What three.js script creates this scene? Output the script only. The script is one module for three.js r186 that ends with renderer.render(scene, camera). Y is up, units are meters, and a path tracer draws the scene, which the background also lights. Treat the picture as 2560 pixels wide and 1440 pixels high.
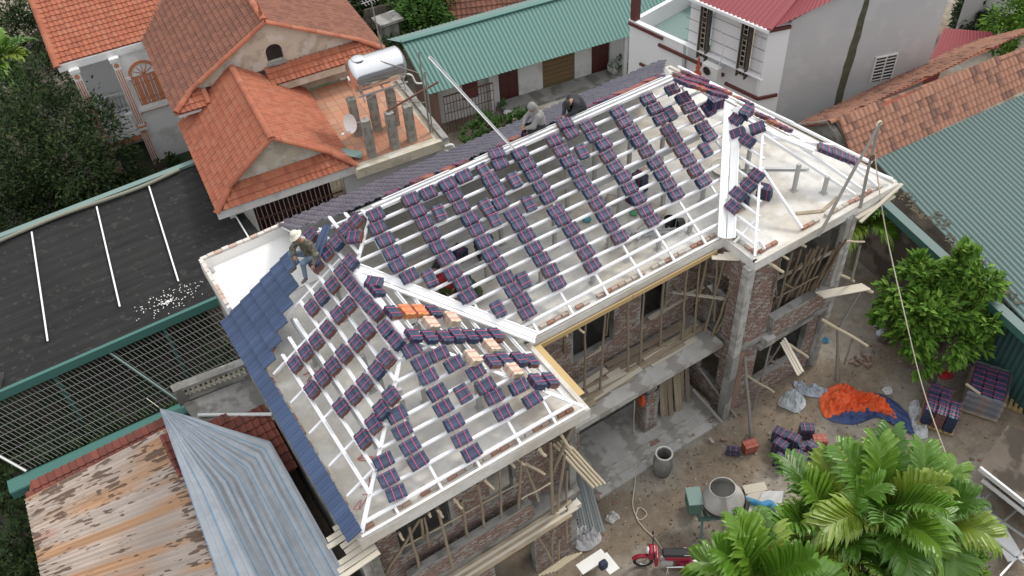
import * as THREE from 'three';
import { mergeGeometries, mergeVertices } from 'three/addons/utils/BufferGeometryUtils.js';
import { RoundedBoxGeometry } from 'three/addons/geometries/RoundedBoxGeometry.js';

// ---------- camera (drone, 45 degrees down), sky, sun, exposure ----------
const scene = new THREE.Scene();
const camera = new THREE.PerspectiveCamera(35.25, 16 / 9, 0.5, 400);
const basis = new THREE.Matrix4().makeBasis(
  new THREE.Vector3(0.83717432, -0.05548795, 0.54411418),
  new THREE.Vector3(0.42040608, 0.7016458, -0.57528419),
  new THREE.Vector3(-0.3498541, 0.71036206, 0.61072732));
camera.quaternion.setFromRotationMatrix(basis);
camera.position.set(-1.7819, 24.5000, 10.5120);
camera.updateMatrixWorld();

// bright overcast sky: brighter towards the zenith, a soft glow where the veiled sun stands
const SUN = new THREE.Vector3(0.78, 0.80, -0.12).normalize();
{
  const W = 128, H = 64, d = new Float32Array(W * H * 4);
  for (let j = 0; j < H; j++) for (let i = 0; i < W; i++) {
    const el = ((j + 0.5) / H - 0.5) * Math.PI, az = ((i + 0.5) / W - 0.5) * 2 * Math.PI;
    const v = new THREE.Vector3(Math.cos(el) * Math.cos(az), Math.sin(el), Math.cos(el) * Math.sin(az));
    const s = Math.max(0, v.y), L = 0.60 * (1 + 0.85 * s) + 1.0 * Math.pow(Math.max(0, v.dot(SUN)), 10);
    const k = (j * W + i) * 4;
    d[k] = L * 0.985; d[k + 1] = L; d[k + 2] = L * 1.03; d[k + 3] = 1;
    if (v.y < 0) { d[k] *= 0.7; d[k + 1] *= 0.7; d[k + 2] *= 0.68; }
  }
  const t = new THREE.DataTexture(d, W, H, THREE.RGBAFormat, THREE.FloatType);
  t.mapping = THREE.EquirectangularReflectionMapping; t.magFilter = THREE.LinearFilter; t.needsUpdate = true;
  scene.background = t; scene.environment = t;
}
const sun = new THREE.DirectionalLight(new THREE.Color(1.0, 0.93, 0.82), 1.5);
sun.position.set(10 + SUN.x * 60, SUN.y * 60, -6 + SUN.z * 60);
sun.target.position.set(10, 0, -6);
sun.castShadow = true; sun.shadow.radius = 22; sun.shadow.mapSize.set(2048, 2048);
Object.assign(sun.shadow.camera, { left: -35, right: 35, top: 35, bottom: -35, near: 1, far: 150 });
scene.add(sun, sun.target);
const renderer = new THREE.WebGLRenderer();
renderer.toneMapping = THREE.LinearToneMapping;
renderer.toneMappingExposure = 1.18;
renderer.shadowMap.enabled = true;

// ---------- helpers ----------
let seed = 20241;
const rnd = () => { seed |= 0; seed = seed + 0x6D2B79F5 | 0; let t = Math.imul(seed ^ seed >>> 15, 1 | seed); t = t + Math.imul(t ^ t >>> 7, 61 | t) ^ t; return ((t ^ t >>> 14) >>> 0) / 4294967296; };
const rr = (a, b) => a + (b - a) * rnd();
const pick = a => a[Math.floor(rnd() * a.length)];
const V = (x, y, z) => Array.isArray(x) ? new THREE.Vector3(x[0], x[1], x[2]) : new THREE.Vector3(x, y, z);
const lerp = (a, b, t) => a + (b - a) * t;
const mix = (a, b, t) => [lerp(a[0], b[0], t), lerp(a[1], b[1], t), lerp(a[2], b[2], t)];
const col = (r, g, b) => new THREE.Color().setRGB(r, g, b);
// value noise, tiling with period p
const hash = (x, y, s) => { let h = Math.imul(x, 374761393) ^ Math.imul(y, 668265263) ^ Math.imul(s + 11, 974634511); h = Math.imul(h ^ h >>> 13, 1274126177); return ((h ^ h >>> 16) >>> 0) / 4294967296; };
function vn(x, y, p, s) {
  const xi = Math.floor(x), yi = Math.floor(y), fx = x - xi, fy = y - yi, m = v => ((v % p) + p) % p;
  const u = fx * fx * (3 - 2 * fx), v = fy * fy * (3 - 2 * fy);
  const a = hash(m(xi), m(yi), s), b = hash(m(xi + 1), m(yi), s), c = hash(m(xi), m(yi + 1), s), d = hash(m(xi + 1), m(yi + 1), s);
  return lerp(lerp(a, b, u), lerp(c, d, u), v);
}
function fbm(u, v, f, s, oct = 4) { let a = 0, w = 0.5, t = 0; for (let i = 0; i < oct; i++) { a += w * vn(u * f, v * f, f, s + i * 7); t += w; f *= 2; w *= 0.55; } return a / t; }
// colour texture; fn(u, v) returns linear rgb; size in metres set with rep
function tex(n, fn, metres, srgb = true) {
  const d = new Uint8Array(n * n * 4);
  const enc = c => { c = Math.min(1, Math.max(0, c)); return 255 * (srgb ? (c <= 0.0031308 ? 12.92 * c : 1.055 * Math.pow(c, 1 / 2.4) - 0.055) : c); };
  for (let j = 0; j < n; j++) for (let i = 0; i < n; i++) { const c = fn(i / n, j / n), k = (j * n + i) * 4; d[k] = enc(c[0]); d[k + 1] = enc(c[1]); d[k + 2] = enc(c[2]); d[k + 3] = 255; }
  const t = new THREE.DataTexture(d, n, n); t.wrapS = t.wrapT = THREE.RepeatWrapping; t.magFilter = THREE.LinearFilter; t.minFilter = THREE.LinearMipmapLinearFilter; t.generateMipmaps = true;
  if (srgb) t.colorSpace = THREE.SRGBColorSpace; t.repeat.set(1 / metres, 1 / metres); t.needsUpdate = true; return t;
}
const std = (c, rough = 0.85, o = {}) => new THREE.MeshStandardMaterial({ color: c.isColor ? c : col(...c), roughness: rough, side: THREE.DoubleSide, ...o });
const texMat = (map, rough = 0.9, o = {}) => new THREE.MeshStandardMaterial({ map, roughness: rough, side: THREE.DoubleSide, ...o });
// uv in metres from position, along the dominant axis of each face
function muv(g0, rot = false) {
  const g = g0.index ? g0.toNonIndexed() : g0, p = g.attributes.position, uv = new Float32Array(p.count * 2);
  const a = new THREE.Vector3(), b = new THREE.Vector3(), c = new THREE.Vector3(), n = new THREE.Vector3();
  for (let i = 0; i < p.count; i += 3) {
    a.fromBufferAttribute(p, i); b.fromBufferAttribute(p, i + 1); c.fromBufferAttribute(p, i + 2);
    n.copy(b).sub(a).cross(c.clone().sub(a)); const ax = Math.abs(n.x), ay = Math.abs(n.y), az = Math.abs(n.z);
    [a, b, c].forEach((q, k) => {
      let u, v; if (ay >= ax && ay >= az) { u = q.x; v = q.z; } else if (ax >= az) { u = q.z; v = q.y; } else { u = q.x; v = q.y; }
      if (rot) [u, v] = [v, u]; uv[(i + k) * 2] = u; uv[(i + k) * 2 + 1] = v;
    });
  }
  g.setAttribute('uv', new THREE.BufferAttribute(uv, 2)); return g;
}
const used = {};
function numbered(name) { const k = used[name] = (used[name] ?? -1) + 1; return k ? name + '_' + String(k).padStart(3, '0') : name; }
function shadow(o) { o.castShadow = true; o.receiveShadow = true; return o; }
function tag(o, label, category, group, kind) { o.userData.label = label; o.userData.category = category; if (group) o.userData.group = group; if (kind) o.userData.kind = kind; return o; }
function thing(name, label, category, pos = [0, 0, 0], group, ry = 0) { const o = new THREE.Group(); o.name = numbered(name); o.position.set(...pos); o.rotation.y = ry; tag(o, label, category, group); scene.add(o); return o; }
function single(name, geo, m, label, category, group) { const o = shadow(new THREE.Mesh(geo, m)); o.name = numbered(name); tag(o, label, category, group); scene.add(o); return o; }
function setting(name, geo, m) { const o = shadow(new THREE.Mesh(geo, m)); o.name = numbered(name); o.userData.kind = 'structure'; scene.add(o); return o; }
function part(parent, name, geo, m, label) { const o = shadow(new THREE.Mesh(Array.isArray(geo) ? merge(geo) : geo, m)); o.name = name; if (label) o.userData.label = label; parent.add(o); return o; }
function merge(gs) { return mergeGeometries(gs.map(g => { const q = g.index ? g.toNonIndexed() : g; for (const k of Object.keys(q.attributes)) if (!['position', 'normal', 'uv'].includes(k)) q.deleteAttribute(k); if (!q.attributes.uv) q.setAttribute('uv', new THREE.BufferAttribute(new Float32Array(q.attributes.position.count * 2), 2)); if (!q.attributes.normal) q.computeVertexNormals(); return q; })); }
const box = (x0, x1, y0, y1, z0, z1) => muv(new THREE.BoxGeometry(x1 - x0, y1 - y0, z1 - z0).translate((x0 + x1) / 2, (y0 + y1) / 2, (z0 + z1) / 2));
const cbox = (w, h, d, x = 0, y = 0, z = 0) => muv(new THREE.BoxGeometry(w, h, d).translate(x, y, z));
const rbox = (w, h, d, r, x = 0, y = 0, z = 0) => new RoundedBoxGeometry(w, h, d, 2, r).translate(x, y, z);
const cyl = (r0, r1, h, n = 16, x = 0, y = 0, z = 0) => new THREE.CylinderGeometry(r0, r1, h, n).translate(x, y, z);
// a bar of w x h section from a to b; up = direction of h
function beam(a, b, w, h, up = V(0, 1, 0), uvScale = true) {
  a = a.isVector3 ? a : V(a); b = b.isVector3 ? b : V(b); const d = b.clone().sub(a), L = d.length(); d.normalize();
  const s = new THREE.Vector3().crossVectors(up, d); if (s.lengthSq() < 1e-6) s.set(1, 0, 0); s.normalize(); const u = new THREE.Vector3().crossVectors(d, s);
  let g = new THREE.BoxGeometry(w, h, L); if (uvScale) g = muv(g);
  const m = new THREE.Matrix4().makeBasis(s, u, d).setPosition(a.clone().add(b).multiplyScalar(0.5)); return g.applyMatrix4(m);
}
function rod(a, b, r0, r1 = r0, n = 8) {
  a = a.isVector3 ? a : V(a); b = b.isVector3 ? b : V(b); const d = b.clone().sub(a), L = d.length();
  return new THREE.CylinderGeometry(r1, r0, L, n).applyQuaternion(new THREE.Quaternion().setFromUnitVectors(V(0, 1, 0), d.normalize())).translate((a.x + b.x) / 2, (a.y + b.y) / 2, (a.z + b.z) / 2);
}
function tube(pts, r, seg = 24, n = 6, closed = false) { return new THREE.TubeGeometry(new THREE.CatmullRomCurve3(pts.map(p => p.isVector3 ? p : V(p)), closed), seg, r, n, closed); }
// a crooked pole: taper, slight bow and knots
function crookedPole(a, b, r0, r1, bow = 0.03) {
  a = V(a); b = V(b); const L = a.distanceTo(b), n = Math.max(4, Math.round(L / 0.5)), pts = [];
  for (let i = 0; i <= n; i++) { const t = i / n, e = i && i < n ? bow : 0; pts.push(a.clone().lerp(b, t).add(V(rr(-e, e), 0, rr(-e, e)))); }
  const c = new THREE.CatmullRomCurve3(pts), seg = n * 3, g = new THREE.TubeGeometry(c, seg, 1, 7), p = g.attributes.position, q = new THREE.Vector3();
  for (let i = 0; i <= seg; i++) { const ctr = c.getPointAt(i / seg), r = lerp(r0, r1, i / seg) * (1 + (hash(i, 3, Math.round(a.x * 100)) - 0.5) * 0.16); for (let k = 0; k < 8; k++) { q.fromBufferAttribute(p, i * 8 + k).sub(ctr).multiplyScalar(r).add(ctr); p.setXYZ(i * 8 + k, q.x, q.y, q.z); } }
  g.computeVertexNormals(); return g;
}
const poly = (pts, depth, o = {}) => { const s = new THREE.Shape(pts.map(p => new THREE.Vector2(p[0], p[1]))); if (o.holes) for (const h of o.holes) s.holes.push(new THREE.Path(h.map(p => new THREE.Vector2(p[0], p[1])))); return new THREE.ExtrudeGeometry(s, { depth, bevelEnabled: false, curveSegments: o.seg ?? 12 }); };
const slabGeo = (pts, y0, y1) => muv(poly(pts.map(p => [p[0], -p[1]]), y1 - y0).rotateX(-Math.PI / 2).translate(0, y0, 0));
// plane given by three points -> local frame: s along a->b, t up the slope, n normal
function frame(a, b, c) { const A = V(a), s = V(b).sub(A).normalize(), n = new THREE.Vector3().crossVectors(s, V(c).sub(A)).normalize(); if (n.y < 0) n.negate(); const t = new THREE.Vector3().crossVectors(n, s).normalize(); if (V(c).sub(A).dot(t) < 0) t.negate(); return { A, s, t, n, at: (u, v, w = 0) => A.clone().addScaledVector(s, u).addScaledVector(t, v).addScaledVector(n, w), loc: p => { const d = V(p).sub(A); return [d.dot(s), d.dot(t)]; } }; }
function inside(p, pg) { let r = false; for (let i = 0, j = pg.length - 1; i < pg.length; j = i++) { const a = pg[i], b = pg[j]; if ((a[1] > p[1]) !== (b[1] > p[1]) && p[0] < (b[0] - a[0]) * (p[1] - a[1]) / (b[1] - a[1]) + a[0]) r = !r; } return r; }
// curved or corrugated sheet over four corners p00 p10 p11 p01; nu x nv cells; off(u, v) in metres along the normal
function sheet(p00, p10, p11, p01, nu, nv, off, us = 1, vs = 1) {
  const P = [p00, p10, p11, p01].map(p => V(p)), n = new THREE.Vector3().crossVectors(P[1].clone().sub(P[0]), P[3].clone().sub(P[0])).normalize(); if (n.y < 0) n.negate();
  const pos = [], uv = [], idx = [], LU = P[0].distanceTo(P[1]), LV = P[0].distanceTo(P[3]);
  for (let j = 0; j <= nv; j++) for (let i = 0; i <= nu; i++) { const u = i / nu, v = j / nv, q = P[0].clone().lerp(P[1], u).lerp(P[3].clone().lerp(P[2], u), v).addScaledVector(n, off ? off(u * LU, v * LV, u, v) : 0); pos.push(q.x, q.y, q.z); uv.push(u * LU * us, v * LV * vs); }
  for (let j = 0; j < nv; j++) for (let i = 0; i < nu; i++) { const a = j * (nu + 1) + i; idx.push(a, a + 1, a + nu + 1, a + 1, a + nu + 2, a + nu + 1); }
  const g = new THREE.BufferGeometry(); g.setAttribute('position', new THREE.Float32BufferAttribute(pos, 3)); g.setAttribute('uv', new THREE.Float32BufferAttribute(uv, 2)); g.setIndex(idx); g.computeVertexNormals(); return g;
}
const camPos = camera.position.clone();
// repeated small pieces: the nearest `cap` become meshes of their own, the rest one instanced part
function pieces(parent, name, items, mats, cap = 300, label) {
  // items: {g: geometry, m: Matrix4 (in the parent's space), k: material index}
  parent.updateMatrixWorld(true);
  const p = new THREE.Vector3();
  items.forEach(it => { p.setFromMatrixPosition(it.m).applyMatrix4(parent.matrixWorld); it.d = p.distanceTo(camPos); });
  items.sort((a, b) => a.d - b.d);
  items.slice(0, cap).forEach(it => { const o = shadow(new THREE.Mesh(it.g, mats[it.k % mats.length])); o.name = name; it.m.decompose(o.position, o.quaternion, o.scale); parent.add(o); });
  const rest = new Map();
  items.slice(cap).forEach(it => { const key = it.g.uuid; if (!rest.has(key)) rest.set(key, []); rest.get(key).push(it); });
  for (const list of rest.values()) {
    const base = mats[0].clone(); base.color = col(1, 1, 1); const im = shadow(new THREE.InstancedMesh(list[0].g, base, list.length));
    list.forEach((it, i) => { im.setMatrixAt(i, it.m); im.setColorAt(i, mats[it.k % mats.length].color); }); im.name = name; im.userData.kind = 'stuff'; parent.add(im);
  }
}
// clay tiles over a polygon on a slope; pts: eave a, eave b, then the other corners
function tiledSlope(parent, pts, w, h, geo, mats, items, deckMat, lift = 0.02) {
  const f = frame(pts[0], pts[1], pts[2]), pg = pts.map(p => f.loc(p)), us = pg.map(p => p[0]), vs = pg.map(p => p[1]);
  const u0 = Math.min(...us), u1 = Math.max(...us), v0 = Math.min(...vs), v1 = Math.max(...vs);
  const sh = new THREE.Shape(pg.map(p => new THREE.Vector2(p[0], p[1]))), dg = new THREE.ExtrudeGeometry(sh, { depth: 0.04, bevelEnabled: false });
  const M = new THREE.Matrix4().makeBasis(f.s, f.t, new THREE.Vector3().crossVectors(f.s, f.t)).setPosition(f.at(0, 0, f.n.dot(new THREE.Vector3().crossVectors(f.s, f.t)) > 0 ? -0.05 : -0.01));
  if (deckMat) part(parent, 'roof_deck', muv(dg.applyMatrix4(M)), deckMat);
  const tilt = new THREE.Quaternion().setFromAxisAngle(f.s, 0), tone = Math.floor(rr(0, 99));
  for (let j = 0; v0 + (j + 0.35) * h < v1; j++) for (let i = 0; u0 + (i + 0.5) * w < u1; i++) {
    const u = u0 + (i + 0.5) * w, v = v0 + (j + 0.5) * h; if (!inside([u, v], pg)) continue;
    const a = 0.10 + rr(-0.012, 0.012), yaw = rr(-0.02, 0.02);
    const t2 = f.t.clone().multiplyScalar(Math.cos(a)).addScaledVector(f.n, -Math.sin(a) * -0).normalize();
    const s2 = f.s.clone().addScaledVector(f.t, yaw).normalize(), dn = f.n.clone();
    // each tile rides on the one below: its lower end is higher
    const tt = t2.clone().addScaledVector(dn, -0.13).normalize(), nn = new THREE.Vector3().crossVectors(tt, s2).normalize(); if (nn.dot(dn) < 0) nn.negate();
    const m = new THREE.Matrix4().makeBasis(s2, nn, new THREE.Vector3().crossVectors(s2, nn).normalize()).setPosition(f.at(u, v, lift + rr(0, 0.006)));
    items.push({ g: geo, m, k: Math.floor(Math.pow(rnd(), 1.0) * 97) });
  }
  return f;
}

// ---------- materials ----------
const sm = (t, a, b) => { t = Math.min(1, Math.max(0, (t - a) / (b - a))); return t * t * (3 - 2 * t); };
const T_conc = tex(512, (u, v) => { const a = fbm(u, v, 4, 1, 6), b = fbm(u, v, 32, 5, 3), s = sm(fbm(u, v, 3, 9, 5), 0.52, 0.72); let c = mix([0.60, 0.585, 0.55], [0.74, 0.73, 0.70], a); c = mix(c, [0.50, 0.44, 0.35], s * 0.6); return c.map(x => x * (0.86 + 0.28 * b)); }, 5);
const T_grey = tex(512, (u, v) => { const a = fbm(u, v, 4, 21, 6), b = fbm(u, v, 24, 25, 3), s = sm(fbm(u, v * 0.99, 5, 29, 4), 0.5, 0.68); let c = mix([0.22, 0.215, 0.2], [0.40, 0.39, 0.37], a); c = mix(c, [0.13, 0.125, 0.11], s * 0.7); return c.map(x => x * (0.85 + 0.3 * b)); }, 3);
const T_white = tex(512, (u, v) => { const a = fbm(u, v, 3, 31, 6), s = sm(fbm(u, v, 6, 35, 5), 0.56, 0.76); return mix(mix([0.66, 0.66, 0.655], [0.80, 0.80, 0.79], a), [0.44, 0.43, 0.40], s * 0.5); }, 4);
const T_bluegrey = tex(512, (u, v) => { const a = fbm(u, v, 3, 41, 6), b = fbm(u, v, 12, 44, 4), s = sm(b, 0.55, 0.75); return mix(mix([0.42, 0.425, 0.44], [0.53, 0.53, 0.53], a), [0.55, 0.55, 0.54], s * 0.5); }, 7);
const T_beige = tex(512, (u, v) => { const a = fbm(u, v, 4, 51, 6), s = sm(fbm(u, v, 8, 55, 5), 0.48, 0.66), w = sm(fbm(u, v, 5, 58, 5), 0.58, 0.7); let c = mix([0.50, 0.44, 0.34], [0.62, 0.57, 0.47], a); c = mix(c, [0.36, 0.32, 0.25], s * 0.55); return mix(c, [0.68, 0.66, 0.61], w * 0.6); }, 3);
const T_dirt = tex(1024, (u, v) => { const a = fbm(u, v, 4, 61, 7), b = fbm(u, v, 48, 65, 4), c2 = sm(fbm(u, v, 6, 68, 6), 0.45, 0.62), g = sm(fbm(u, v, 5, 71, 5), 0.55, 0.7), st = hash(Math.floor(u * 300), Math.floor(v * 300), 5) > 0.975 ? 1 : 0; let c = mix([0.175, 0.135, 0.095], [0.285, 0.24, 0.185], a); c = mix(c, [0.33, 0.305, 0.265], c2 * 0.55); c = mix(c, [0.10, 0.078, 0.055], g * 0.45); c = c.map(x => x * (0.72 + 0.56 * b)); return mix(c, [0.38, 0.35, 0.31], st * 0.55); }, 9);
const T_wood = tex(512, (u, v) => { const g = fbm(u * 1, v * 1, 3, 81, 3), w = vn(u * 64, v * 4, 64, 83), f = vn(u * 128, v * 2, 128, 85); let c = mix([0.27, 0.215, 0.15], [0.45, 0.38, 0.285], g); return c.map(x => x * (0.72 + 0.3 * w + 0.25 * f)); }, 1.2);
const T_rust = tex(1024, (u, v) => { // weathered galvanised sheet: rust tracks along the ribs (u), flaked scabs stretched along them
  const n = fbm(u, v, 5, 93, 5), tr = vn(u * 3, v * 52, 52, 95), big = fbm(u, v, 4, 97, 3), fl = 0.55 * vn(u * 14, v * 80, 1120, 101) + 0.45 * vn(u * 30, v * 160, 4800, 103), sc = sm(fl * 0.55 + big * 0.45, 0.585, 0.61);
  let c = mix([0.36, 0.285, 0.235], [0.46, 0.395, 0.345], n); const o = sm(vn(u * 2, v * 17, 34, 94), 0.42, 0.85); c = mix(c, [0.42, 0.225, 0.105], o * 0.8); const p = sm(vn(u * 2, v * 8, 16, 98), 0.62, 0.85); c = mix(c, [0.38, 0.20, 0.15], p * 0.6);
  c = c.map(x => x * (0.82 + 0.34 * tr)); return mix(c, [0.115, 0.072, 0.05], sc * 0.9);
}, 4.2);
const T_tarp = tex(512, (u, v) => { const x = (u * 8) % 1, s = sm(Math.abs(x - 0.5), 0.41, 0.45), y = (u * 8 + 0.5) % 1, thin = sm(Math.abs(y - 0.5), 0.46, 0.48); const n = fbm(u, v, 6, 101, 5), d = fbm(u, v, 24, 105, 3); let c = mix([0.36, 0.385, 0.42], [0.48, 0.505, 0.535], n); c = mix(c, [0.14, 0.30, 0.46], Math.max(s * 0.75, thin * 0.45)); return c.map(q => q * (0.88 + 0.22 * d)); }, 3.2);
const T_net = tex(512, (u, v) => { const a = fbm(u, v, 3, 111, 5), s = sm(fbm(u, v, 30, 113, 4), 0.66, 0.75), l = vn(u * 5, v * 200, 200, 115); const c = mix([0.013, 0.0135, 0.014], [0.026, 0.0255, 0.025], a).map(x => x * (0.7 + 0.6 * l)); return mix(c, [0.06, 0.057, 0.05], s * 0.5); }, 5);
const T_mud = tex(512, (u, v) => { const a = fbm(u, v, 4, 121, 6), s = sm(fbm(u, v, 5, 125, 5), 0.45, 0.62); return mix(mix([0.17, 0.14, 0.115], [0.27, 0.235, 0.2], a), [0.07, 0.06, 0.05], s * 0.8); }, 4);
const T_cloth = (c1, c2, s) => tex(128, (u, v) => mix(c1, c2, sm(fbm(u, v, 6, s, 4), 0.42, 0.58)), 0.6);
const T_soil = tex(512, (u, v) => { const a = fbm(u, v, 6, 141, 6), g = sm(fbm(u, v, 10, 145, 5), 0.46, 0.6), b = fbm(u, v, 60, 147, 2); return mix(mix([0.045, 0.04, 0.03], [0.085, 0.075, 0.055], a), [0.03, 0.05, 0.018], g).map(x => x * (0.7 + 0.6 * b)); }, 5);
const T_colm = tex(256, (u, v) => { const a = fbm(u, v, 5, 151, 5), s = sm(fbm(u, v, 4, 155, 5), 0.48, 0.66); return mix(mix([0.36, 0.35, 0.33], [0.52, 0.51, 0.485], a), [0.24, 0.22, 0.195], s * 0.7); }, 1.4);
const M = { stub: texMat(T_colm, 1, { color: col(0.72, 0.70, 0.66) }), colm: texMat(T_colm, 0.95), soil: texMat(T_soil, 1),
  conc: texMat(T_conc, 0.9), grey: texMat(T_grey, 0.95), white: texMat(T_white, 0.85), bluegrey: texMat(T_bluegrey, 0.9), beige: texMat(T_beige, 0.95), dirt: texMat(T_dirt, 1), wood: texMat(T_wood, 0.9), rust: texMat(T_rust, 0.75), tarp: texMat(T_tarp, 0.6), net: texMat(T_net, 1), mud: texMat(T_mud, 1),
  frame: std([0.84, 0.845, 0.86], 0.38, { metalness: 0.0 }), galv: std([0.50, 0.51, 0.52], 0.42, { metalness: 0.35 }), post: std([0.42, 0.42, 0.41], 0.6), flash: std([0.86, 0.87, 0.88], 0.35),
  mortar: texMat(T_grey, 1), whitewash: std([0.82, 0.81, 0.79], 0.7), strap: std([0.78, 0.10, 0.19], 0.5), dark: std([0.02, 0.018, 0.016], 0.9), teal: std([0.05, 0.15, 0.13], 0.6), tealRoof: std([0.10, 0.215, 0.19], 0.6), tealOld: std([0.17, 0.25, 0.235], 0.65), tealFaded: std([0.105, 0.165, 0.157], 0.6), maroon: std([0.10, 0.03, 0.026], 0.5), redRoof: std([0.27, 0.052, 0.062], 0.55), redClay: std([0.36, 0.085, 0.045], 0.7), bark: std([0.13, 0.105, 0.08], 1), bamboo: std([0.44, 0.375, 0.27], 0.85), pole: std([0.26, 0.205, 0.145], 0.95), poleGrey: std([0.27, 0.25, 0.225], 0.9), plywood: std([0.52, 0.37, 0.17], 0.8), plankPale: std([0.55, 0.50, 0.415], 0.9), plankDark: std([0.24, 0.195, 0.145], 0.95), pvc: std([0.66, 0.67, 0.66], 0.4), steel: std([0.75, 0.76, 0.78], 0.16, { metalness: 1 }), ironRust: std([0.13, 0.06, 0.045], 0.8), black: std([0.015, 0.015, 0.017], 0.6), rope: std([0.62, 0.56, 0.45], 0.9), redwire: std([0.55, 0.07, 0.06], 0.6)
};
const brickMats = [[0.27, 0.175, 0.14], [0.25, 0.175, 0.145], [0.30, 0.20, 0.165], [0.29, 0.24, 0.21], [0.37, 0.325, 0.29], [0.23, 0.16, 0.135], [0.34, 0.30, 0.27]].map(c => std(c, 0.95));
const navyMats = [[0.040, 0.055, 0.110], [0.046, 0.061, 0.118], [0.036, 0.050, 0.100]];

// ---------- ground ----------
const ground = (() => {
  const N = 130, S = 130, g = new THREE.PlaneGeometry(S, S, N, N).rotateX(-Math.PI / 2).translate(10, 0, -10), p = g.attributes.position;
  for (let i = 0; i < p.count; i++) { const x = p.getX(i), z = p.getZ(i), k = sm(Math.hypot(x - 14, z - 2), 3, 14) * 0.04; p.setY(i, (fbm(x / 40 + 9, z / 40 + 9, 16, 7, 4) - 0.5) * (0.05 + k) - 0.02); }
  g.computeVertexNormals(); const uv = g.attributes.uv; for (let i = 0; i < p.count; i++) uv.setXY(i, p.getX(i), p.getZ(i));
  return setting('ground', g, M.dirt);
})();

// ---------- the unfinished two-storey house ----------
const house = thing('unfinished_house', 'unfinished two-storey brick house with pale concrete roof slab, scaffolded', 'house', [0, 0, 0]);
const SL = 7.0, E0 = 7.12, TT = 0.595;
const bricks = [], brickGeo = new THREE.BoxGeometry(0.165, 0.058, 0.075), headGeo = new THREE.BoxGeometry(0.09, 0.058, 0.075);
// wall with openings in the plane through o along u (unit, horizontal), facing n; openings [u0,u1,y0,y1]
function brickWall(o, u, n, width, y0, y1, open = [], th = 0.2, faced = true, mat = M.mortar) {
  const U = V(u), Nn = V(n), hs = open.filter(h => h[2] > y0 + 0.02 && h[3] < y1 - 0.02), outer = [[0, y0]];
  // openings that touch the foot or the top of the wall are cut from the outline
  const foot = open.filter(h => h[2] <= y0 + 0.02 && h[3] < y1 - 0.02).sort((a, b) => a[0] - b[0]); for (const h of foot) outer.push([h[0], y0], [h[0], h[3]], [h[1], h[3]], [h[1], y0]); outer.push([width, y0], [width, y1]);
  const head = open.filter(h => h[3] >= y1 - 0.02 && h[2] > y0 + 0.02).sort((a, b) => b[0] - a[0]); for (const h of head) outer.push([h[1], y1], [h[1], h[2]], [h[0], h[2]], [h[0], y1]); outer.push([0, y1]);
  let g = muv(poly(outer, th, { holes: hs.map(h => [[h[0], h[2]], [h[1], h[2]], [h[1], h[3]], [h[0], h[3]]]) }));
  const m = new THREE.Matrix4().makeBasis(U, V(0, 1, 0), Nn).setPosition(V(o).setY(0).addScaledVector(Nn, -th - 0.03));
  if (new THREE.Vector3().crossVectors(U, V(0, 1, 0)).dot(Nn) < 0) console.log('wall handedness', o);
  part(house, 'wall', g.applyMatrix4(m), mat);
  if (!faced) return;
  for (let j = 0, y = y0 + 0.035; y < y1 - 0.02; j++, y += 0.074) {
    const st = 0.215, head = j % 5 === 4; let x = (j % 2) * st / 2 - st / 2 + 0.1;
    for (; x < width - 0.04; x += head ? st / 2 : st) {
      if (x < 0.05 || open.some(h => x > h[0] - 0.08 && x < h[1] + 0.08 && y > h[2] - 0.02 && y < h[3] + 0.02)) continue;
      const q = V(o).setY(y).addScaledVector(U, x + rr(-0.01, 0.01)).addScaledVector(Nn, -0.0375 + rr(-0.012, 0.006));
      bricks.push({ g: head ? headGeo : brickGeo, m: new THREE.Matrix4().makeBasis(U, V(0, 1, 0), Nn).setPosition(q), k: Math.floor(rnd() * 97) });
    }
  }
}
// roof slab, first-floor deck, kerbs
part(house, 'roof_slab', slabGeo([[0, 0], [6.12, 0], [6.12, -2.6], [12.72, -2.6], [12.72, -1.36], [18.46, -1.36], [17.32, -10.5], [0.1, -10.5]], 6.72, SL), M.conc);
const kerb = (a, b, w, h, y = SL + 0.003) => beam([a[0], y + h / 2, a[1]], [b[0], y + h / 2, b[1]], w, h);
for (const [a, b] of [[[0.0, -0.06], [6.12, -0.06]], [[6.06, -0.12], [6.06, -2.66]], [[6.0, -2.66], [12.72, -2.66]], [[12.78, -2.6], [12.78, -1.42]], [[12.72, -1.42], [18.4, -1.42]], [[18.4, -1.48], [17.27, -10.4]]]) part(house, 'slab_kerb', kerb(a, b, 0.12, 0.05), M.conc);
// bricks laid on edge along the eaves
const curbBricks = [];
for (const [a, b] of [[[0.25, -0.26], [5.9, -0.26]], [[6.15, -2.86], [12.55, -2.86]], [[12.98, -2.5], [12.98, -1.66]], [[13.1, -1.62], [18.0, -1.62]], [[0.15, -1], [0.15, -7.8]]]) {
  const A = V(a[0], SL + 0.055, a[1]), B = V(b[0], SL + 0.055, b[1]), L = A.distanceTo(B), d = B.clone().sub(A).normalize(), s = V(-d.z, 0, d.x);
  for (let t = 0.1; t < L; t += 0.232) { if (rnd() < 0.2) continue; curbBricks.push({ g: new THREE.BoxGeometry(0.2, 0.1, 0.1), m: new THREE.Matrix4().makeBasis(d, V(0, 1, 0), new THREE.Vector3().crossVectors(d, V(0, 1, 0))).setPosition(A.clone().addScaledVector(d, t).addScaledVector(s, rr(-0.015, 0.015)).setY(SL + 0.04 + rr(-0.02, 0.02))), k: Math.floor(rnd() * 97) }); }
}
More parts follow.
